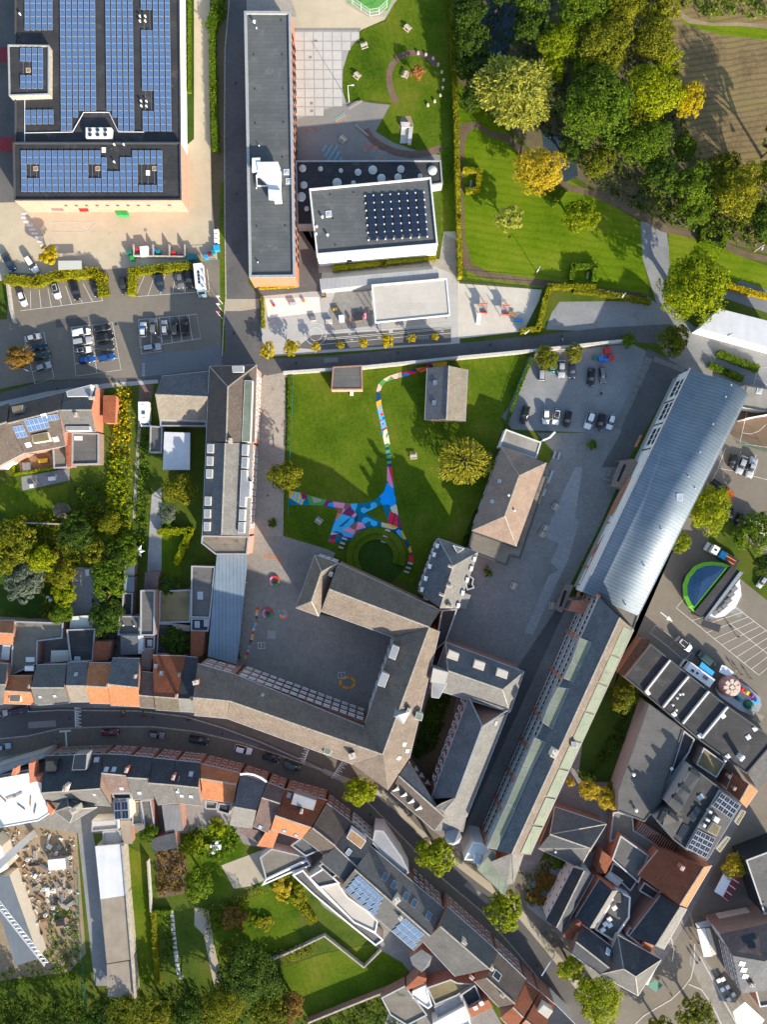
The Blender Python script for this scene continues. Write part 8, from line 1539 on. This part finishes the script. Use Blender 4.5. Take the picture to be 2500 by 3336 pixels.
SITE=nums("60 1390 120 1440 60 30 135 25 165 90 230 60 300 20 345 125 440 20 525 35 600 40 375 120 290 100 190 265 290 305 375 315 405 340 345 390 325 230 300 200 455 320 500 280 545 250 600 230 515 305 600 330 610 440 530 400 480 415 410 410 450 475 555 465 430 330 210 150 265 530 300 620 380 580 455 560 520 600 575 570 385 540 320 705 415 1310 510 1380 590 1400 480 1440 530 1470 200 1400 420 1380");SO=[sorted(((4 if y>1290 else 5)*2000+y,x)for k,(x,y)in enumerate(SITE)if k%5==i)for i in range(5)]
for k,(x,y)in enumerate(SITE):
 r=4 if y>1290 else 5;i=k%5;sx,sy,h=((1.0,1.0,.9),(2.4,.8,.6),(2.8,.6,.4),(1.3,1.1,.5),(1.2,.9,.7))[i];q=W(*t1(0,r,x,y),h);rz=RND.uniform(0,3);mt='cloth_white' if i==0 else MT[(k*5+i)%9]
 m=MB();n_={0:1,1:5,2:4,3:4,4:1}[i]
 if i==0:m.lathe((q.x,q.y,0),[(.42,0),(.52,.4),(.5,.85),(.36,.9),(.34,.7)],9)
 else:
  for j in range(n_):m.box((q.x-math.sin(rz)*sy*(j-(n_-1)/2)/n_,q.y+math.cos(rz)*sy*(j-(n_-1)/2)/n_,h*(.5-.1*(j%2))),(sx,sy/n_*.86,h*(1-.2*(j%2))),rz)
 o=m.build(NM[i].replace(' ','_'),mt);setp(o,'%s %s on the earthy building site, counted from the top'%('first second third fourth fifth sixth seventh eighth ninth tenth eleventh'.split()[SO[i].index((r*2000+y,x))],'white bulk bag' if i==0 else NM[i]),'building material','building materials on the site')
q=W(*t1(0,5,490,95),2.4);crate('site_tank','pale silver site tank among the building materials',t1(0,5,490,95),(4.6,2.8,2.2),'metal_grey',.1,'tank',lid='metal_white');crate('site_box','dark steel box at the edge of the site',t1(0,5,518,600),(2.4,1.6,.8),'brick_brown',.15,'container',lid='cloth_black')
A_,B_=W(*t1(0,5,-120,300),24),W(*t1(0,5,400,955),24);o=thing('crane_jib','white lattice crane jib over the workshop roof','crane',A_);u=(B_-A_).normalized();sd=Vector((-u.y,u.x,0));L=(B_-A_).length;ch=((.55,0),(-.55,0),(0,.9));up_=Vector((0,0,1))
for y,z_ in ch:MB().tube(A_+sd*y+up_*z_,B_+sd*y+up_*z_,.09,n=6).build('chord','metal_white',o)
m=MB();n_=int(L/1.1)
for k in range(n_):
 a,c=A_+u*(L*k/n_),A_+u*(L*(k+1)/n_)
 for(y0,z0_),(y1,z1_)in((ch[0],ch[1]),(ch[1],ch[2]),(ch[2],ch[0])):m.tube(a+sd*y0+up_*z0_,c+sd*y1+up_*z1_,.05,n=4)
m.build('lattice','metal_white',o);q=A_-u*2;MB().box((q.x,q.y,12),(1.6,1.6,24),.6).build('mast','metal_white',o)
for k,(x,y)in enumerate(((715,565),(655,845))):
 q=W(*t1(1,3,x,y),.4);o=thing('ring_bench',('upper' if k==0 else 'lower')+' round red pink and green ring bench in the west courtyard','bench',(q.x,q.y,0))
 for j,mt in enumerate(('red','pink','p_green')):
  m=MB();A=[j*2.094+i*.2094 for i in range(11)];P=[q+Vector((math.cos(a),math.sin(a),0))*1.42 for a in A]+[q+Vector((math.cos(a),math.sin(a),0))*.98 for a in reversed(A)];m.prism(ccw(P),.02,.45);m.build('bench_segment',mt,o)
 MB().box((q.x,q.y,.2),(.7,.7,.4),.3).build('planter','metal_dark',o)
o=thing('painted_game','colourful painted snake line beside the blue canopy','markings',W(*t1(1,3,520,1000)));SN=nums("568 800 565 825 560 850 560 880 558 912 552 935 542 960 534 985 528 1010 525 1035 520 1062 508 1085 498 1108 495 1130 490 1150 486 1170 480 1190 462 1220")
for k,(x,y)in enumerate(SN):q=t1(1,3,x,y);sheet('paint_patch','p_'+('red','yellow','blush','plum','green','pink','sky','cream')[k%8],[(q[0]-4,q[1]-4),(q[0]+4,q[1]-5),(q[0]+4,q[1]+4),(q[0]-4,q[1]+5)],.02,o)
o=thing('painted_game','painted chess board in the west courtyard','markings',W(*t1(1,3,688,1025)))
for i in range(8):
 for j in range(8):
  if(i+j)%2:x,y=655+i*9.2-j*.6,990+j*9.2+i*.6;sheet('chess_square','stone_pale',t(1,3,f"{x} {y} {x + 9} {y} {x + 9} {y + 9} {x} {y + 9}"),.02,o)
o=thing('painted_game','round painted map of coloured dots in the west courtyard','markings',W(*t1(1,3,780,860)));RND.seed(5)
for k in range(46):a,r=k*2.4,8+k*1.05;x,y=780+r*math.cos(a),858+r*.85*math.sin(a);sheet('paint_patch','p_'+('green','yellow','orange','sky','pink')[k%5],t(1,3,f"{x-5} {y-5} {x+5} {y-5} {x+5} {y+5} {x-5} {y+5}"),.02+k*.0002,o)
o=thing('painted_game','red hopscotch outlines on the sunlit courtyard corner','markings',W(*t1(1,3,680,350)))
for s_ in("612 330 770 360","612 350 770 385","640 332 640 354","660 335 655 375 690 380 695 340","720 350 715 375","745 355 742 380"):pline(o,t(1,3,s_),.08,.02,'p_orange')
sheet('paint_patch','p_orange',t(1,3,"748 372 772 370 775 400 750 402"),.02,o)
for c,r,x0,y0,n1,n2,st,lab,cols in((1,0,1122,1262,9,8,16.5,'square painted number grid on the play asphalt',('sky','teal','cream')),(1,0,1240,1010,5,4,17,'diagonal painted dot rows on the play asphalt',('green','sky','yellow','orange')),(1,0,990,1115,8,2,18,'painted caterpillar hopscotch on the play asphalt',('sky','red','yellow','green')),(1,0,1490,1250,5,3,24,'red and yellow hopscotch by the curved path',('red','red','yellow')),(1,0,1590,1320,4,3,24,'yellow and blue hopscotch by the dome roof',('yellow','blue','yellow'))):
 o=thing('painted_game',lab,'markings',W(*t1(c,r,x0,y0)))
 for i in range(n1):
  for j in range(n2):
   x,y=(x0+i*st+j*6,y0+j*st-i*11*('diagonal' in lab));a=3.2 if 'grid' in lab or 'hop' in lab else 6
   if('hop' in lab and(i*3+j*5)%4==0):continue
   s2=st*.42;pts=[(x-s2,y-s2),(x+s2,y-s2),(x+s2,y+s2),(x-s2,y+s2)]
   if 'grid' in lab or 'hop' in lab:pline(o,[t1(c,r,*p)for p in pts+pts[:1]],.07,.02+(i*n2+j)*.0001,'p_'+cols[(i+j)%len(cols)])
   else:sheet('paint_patch','p_'+cols[j%len(cols)],[t1(c,r,x+6*math.cos(w),y+6*math.sin(w))for w in(0,1,2,3,4,5)],.02,o)
for k,(x,y)in enumerate(((865,1180),(1055,1195))):
 q=W(*t1(2,1,x,y),1.5);o=thing('play_tower',('left play tower with white slide' if k==0 else 'right play tower with climbing ramp')+' in the sandy playground','play tower',(q.x,q.y,0))
 for a in(-1,1):
  for c in(-1.2,1.2):MB().box((q.x+a,q.y+c,1.3),(.14,.14,2.6)).build('post','wood',o)
 MB().box((q.x,q.y,1.3),(2.1,2.5,.1)).build('deck','wood_grey',o);MB().box((q.x,q.y+1.25,1.7),(2.2,.1,.7)).build('panel','red',o);MB().box((q.x,q.y-1.25,1.7),(2.2,.1,.5)).build('panel','red',o)
 MB().box((q.x-1.2+3.2*k,q.y-2.6+1.8*k,.75),(1.0,2.9,.1),-.1+1.3*k,0,.42*(1-k)).build('slide' if k==0 else 'ramp','metal_white' if k==0 else 'wood',o)
crate('seesaw','blue seesaw in the sandy playground',t1(2,1,1170,1281),(2.2,.5,.5),'blue',.1,'toy',lid='blue_bright')
for k,(x,y)in enumerate(((602,1122),(1295,1378))):
 q=W(*t1(1,3,x,y),1);o=thing('goal',('left' if k==0 else 'right')+' white steel goal frame in the west courtyard','goal',(q.x,q.y,0))
 for a in(-.9,.9):
  for c in(-.8,.8):MB().tube((q.x+a,q.y+c,0),(q.x+a,q.y+c,1.2),.05,n=6).build('post','metal_white',o)
 for a in(-.9,0,.9):MB().tube((q.x+a,q.y-.8,1.2),(q.x+a,q.y+.8,1.2),.05,n=6).build('bar','metal_white',o)
 for c in(-.8,.8):MB().tube((q.x-.9,q.y+c,1.2),(q.x+.9,q.y+c,1.2),.05,n=6).build('bar','metal_white',o)
q=W(*t1(0,2,512,1440),3);o=thing('summerhouse','hexagonal wooden summerhouse on the west garden lawn','summerhouse',(q.x,q.y,0));MB().lathe((q.x,q.y,0),[(1.9,0),(1.9,2.1)],6).build('wall','wood_grey',o);MB().lathe((q.x,q.y,2.1),[(2.4,0),(1.1,.8),(.1,1.4)],6).build('roof','roof_mossy',o)
q=W(*t1(0,3,1190,305),2.3);o=thing('parasol','white star-shaped shade sail in the narrow garden','parasol',(q.x,q.y,0));m=MB();n_=12;m.add([Vector((q.x+math.cos(k*.5236)*(1.9 if k%2==0 else 1.0),q.y+math.sin(k*.5236)*(1.9 if k%2==0 else 1.0),2.2))for k in range(n_)]+[Vector((q.x,q.y,2.9))],[(k,(k+1)%n_,n_)for k in range(n_)]);m.build('sail','cloth_white',o);MB().tube((q.x,q.y,0),(q.x,q.y,2.9),.05,n=6).build('pole','metal_grey',o)
ss=thing('stepping_stones','row of pale stepping stones along the kitchen garden','stepping stones',W(*t1(0,5,1500,700)))
for x,y in nums("1478 510 1486 545 1490 580 1493 618 1496 655 1500 695 1504 735 1508 775 1512 815 1518 855 1522 890 1526 925 1530 965 1536 1003 1545 1038 1565 1072"):sheet('stepping_stone','stone_pale',t(0,5,f"{x-17} {y-15} {x+17} {y-17} {x+18} {y+14} {x-16} {y+15}"),.04,ss,z0=-.02)
for x,y,c,r in((1255,502,0,1),(1024,494,1,0),(1034,892,1,0),(1036,958,1,0),(1038,1057,1,0),(700,392,1,2),(787,700,1,2),(704,878,1,2),(935,1065,1,3),(1278,1186,1,3)):setp(sheet('drain_cover','brick_brown',t(c,r,f"{x-13} {y-12} {x+13} {y-12} {x+13} {y+12} {x-13} {y+12}"),.02),kind='structure')
for c,r,x,y,col,rz,lab in((0,4,1060,205,'hivis',0,'left cyclist in a bright yellow vest on the main street'),(0,4,1058,250,'cloth_red',0,'cyclist in brown red below the left yellow vest'),(0,4,1250,205,'hivis',0,'right cyclist in a bright yellow vest on the main street'),(0,4,1240,250,'cloth_red',0,'cyclist in dark red below the right yellow vest'),(0,4,1625,280,'cloth_black',0,'lone cyclist in dark clothes on the main street')):
 p=t1(c,r,x,y);bicycle(p,rz,'bicycle ridden by the '+lab,'bicycles on the main street');person(p,lab,col,'cloth_black','ride',rz)
for c,r,x,y,col,rz,lab in((3,3,1350,960,'cloth_grey',2,'person in grey walking out of the bay grid'),(3,3,1412,1045,'cloth_black',2,'person in dark clothes in the bay grid'),(3,3,1390,1335,'cloth_white',1,'person in a white top by the ticket booth'),(3,3,1440,1370,'cloth_black',1,'person in black by the ticket booth'),(3,3,1522,1405,'cloth_blue',1,'person in a blue jacket near the train ride'),(3,5,1005,745,'cloth_white',2,'person in a white top walking on the square'),(3,5,1065,770,'cloth_red',2,'person in a red top beside the long white stall'),(3,5,1050,940,'cloth_blue',2,'person in blue on the square kerb'),(3,5,1075,915,'purple',2,'person in purple on the square'),(3,5,830,1215,'cloth_black',0,'person in dark clothes crossing near the corner house'),(2,5,1335,980,'cloth_black',2,'person on the pavement by the blue banner'),(1,4,1325,938,'cloth_red',0,'person in red near the first street tree'),(0,2,482,388,'cloth_red',0,'person in red walking on the north street'),(1,2,600,582,'pink',0,'person in pink on the stairs of the west wing'),(1,2,652,1312,'cloth_red',0,'person in light clothes on the school path'),(2,1,1540,1418,'cloth_black',0,'upper person walking on the school road'),(2,1,1548,1452,'cloth_white',0,'lower person walking on the school road'),(3,2,185,660,'cloth_red',0,'person between the parked white and black cars'),(1,1,1200,1350,'cloth_red',0,'child in red on the nursery yard'),(0,4,478,452,'blue_bright',0,'worker in blue at the site fence'),(0,4,492,500,'orange',0,'worker in orange at the site fence')):
 person(t1(c,r,x,y),lab,col,'cloth_black','walk',rz)
for k,(x,y,a)in enumerate(((1300,632,-.7),(1385,692,-.8),(1395,706,-.8),(1465,768,-.8))):bicycle(t1(2,5,x,y),a+1.2,'bicycle parked on the sunny pavement, %s from the top'%('first','second','third','fourth')[k],'bicycles parked on the pavement','metal_white' if k==0 else None)
q=W(*t1(2,5,1425,970),3);o=thing('banner','long pale blue banner hanging across the street','banner',(q.x,q.y,0));Q=[W(*t1(2,5,1480,880),5),W(*t1(2,5,1368,1058),5)];m=MB();edgebar(m,Q[0],Q[1],.3,.06);m.build('cloth','glass_sky',o)
for a in Q:MB().tube((a.x,a.y,0),a,.06,n=6).build('pole','metal_grey',o)
RND.seed(9);m=MB();PS=ccw(GP(d("-40 1790 100 1795 160 1805 178 1990 150 2010 100 1990 20 2010 -40 1900")))
for k in range(420):
 x,y=RND.uniform(min(v.x for v in PS),max(v.x for v in PS)),RND.uniform(min(v.y for v in PS),max(v.y for v in PS))
 if inpoly(x,y,PS):m.box((x,y,.12),(RND.uniform(.15,1.1),RND.uniform(.1,.4),RND.uniform(.15,.4)),RND.uniform(0,3),RND.choice((0,1,2,2,3,4,4,2,3)))
setp(m.build('rubble',['wood_pale','cloth_white','wood','metal_grey','concrete'],None),'scattered boards and rubble covering the building site','rubble',None,'stuff')
for k,s_ in enumerate(("505 250 525 250 525 300 505 300","500 520 520 518 520 548 500 550","700 774 730 772 731 782 701 784","880 758 940 752 941 760 881 766","220 1545 300 1543 300 1556 220 1558","60 1560 120 1556 121 1570 61 1574","500 1590 560 1608 556 1618 496 1600","860 1760 900 1796 893 1804 853 1768","1010 1905 1060 1945 1053 1953 1003 1913","330 720 400 712 402 730 332 738","120 690 190 684 191 702 121 708","1560 1290 1610 1320 1600 1336 1550 1306","1480 1240 1520 1262 1512 1276 1472 1254")):lay('asphalt_patch',('asphalt','asphalt_street','play_asphalt')[k%3],4.5,s_)
for nm,s_ in(('back_yards',"-60 1330 180 1340 420 1310 440 1420 430 1560 -60 1560"),('south_yards',"-60 1610 250 1620 420 1640 560 1680 700 1740 800 1840 900 1960 1010 2080 1100 2240 820 2240 860 2140 800 2030 700 1960 640 1880 560 1830 400 1800 170 1800 -60 1790"),('east_yards',"1240 1690 1330 1690 1450 1480 1560 1600 1640 1700 1560 1850 1480 2000 1420 2100 1290 2140 1200 2010 1190 1960 1290 1830 1180 1740")):lay(nm,'setts_dark',1,s_)
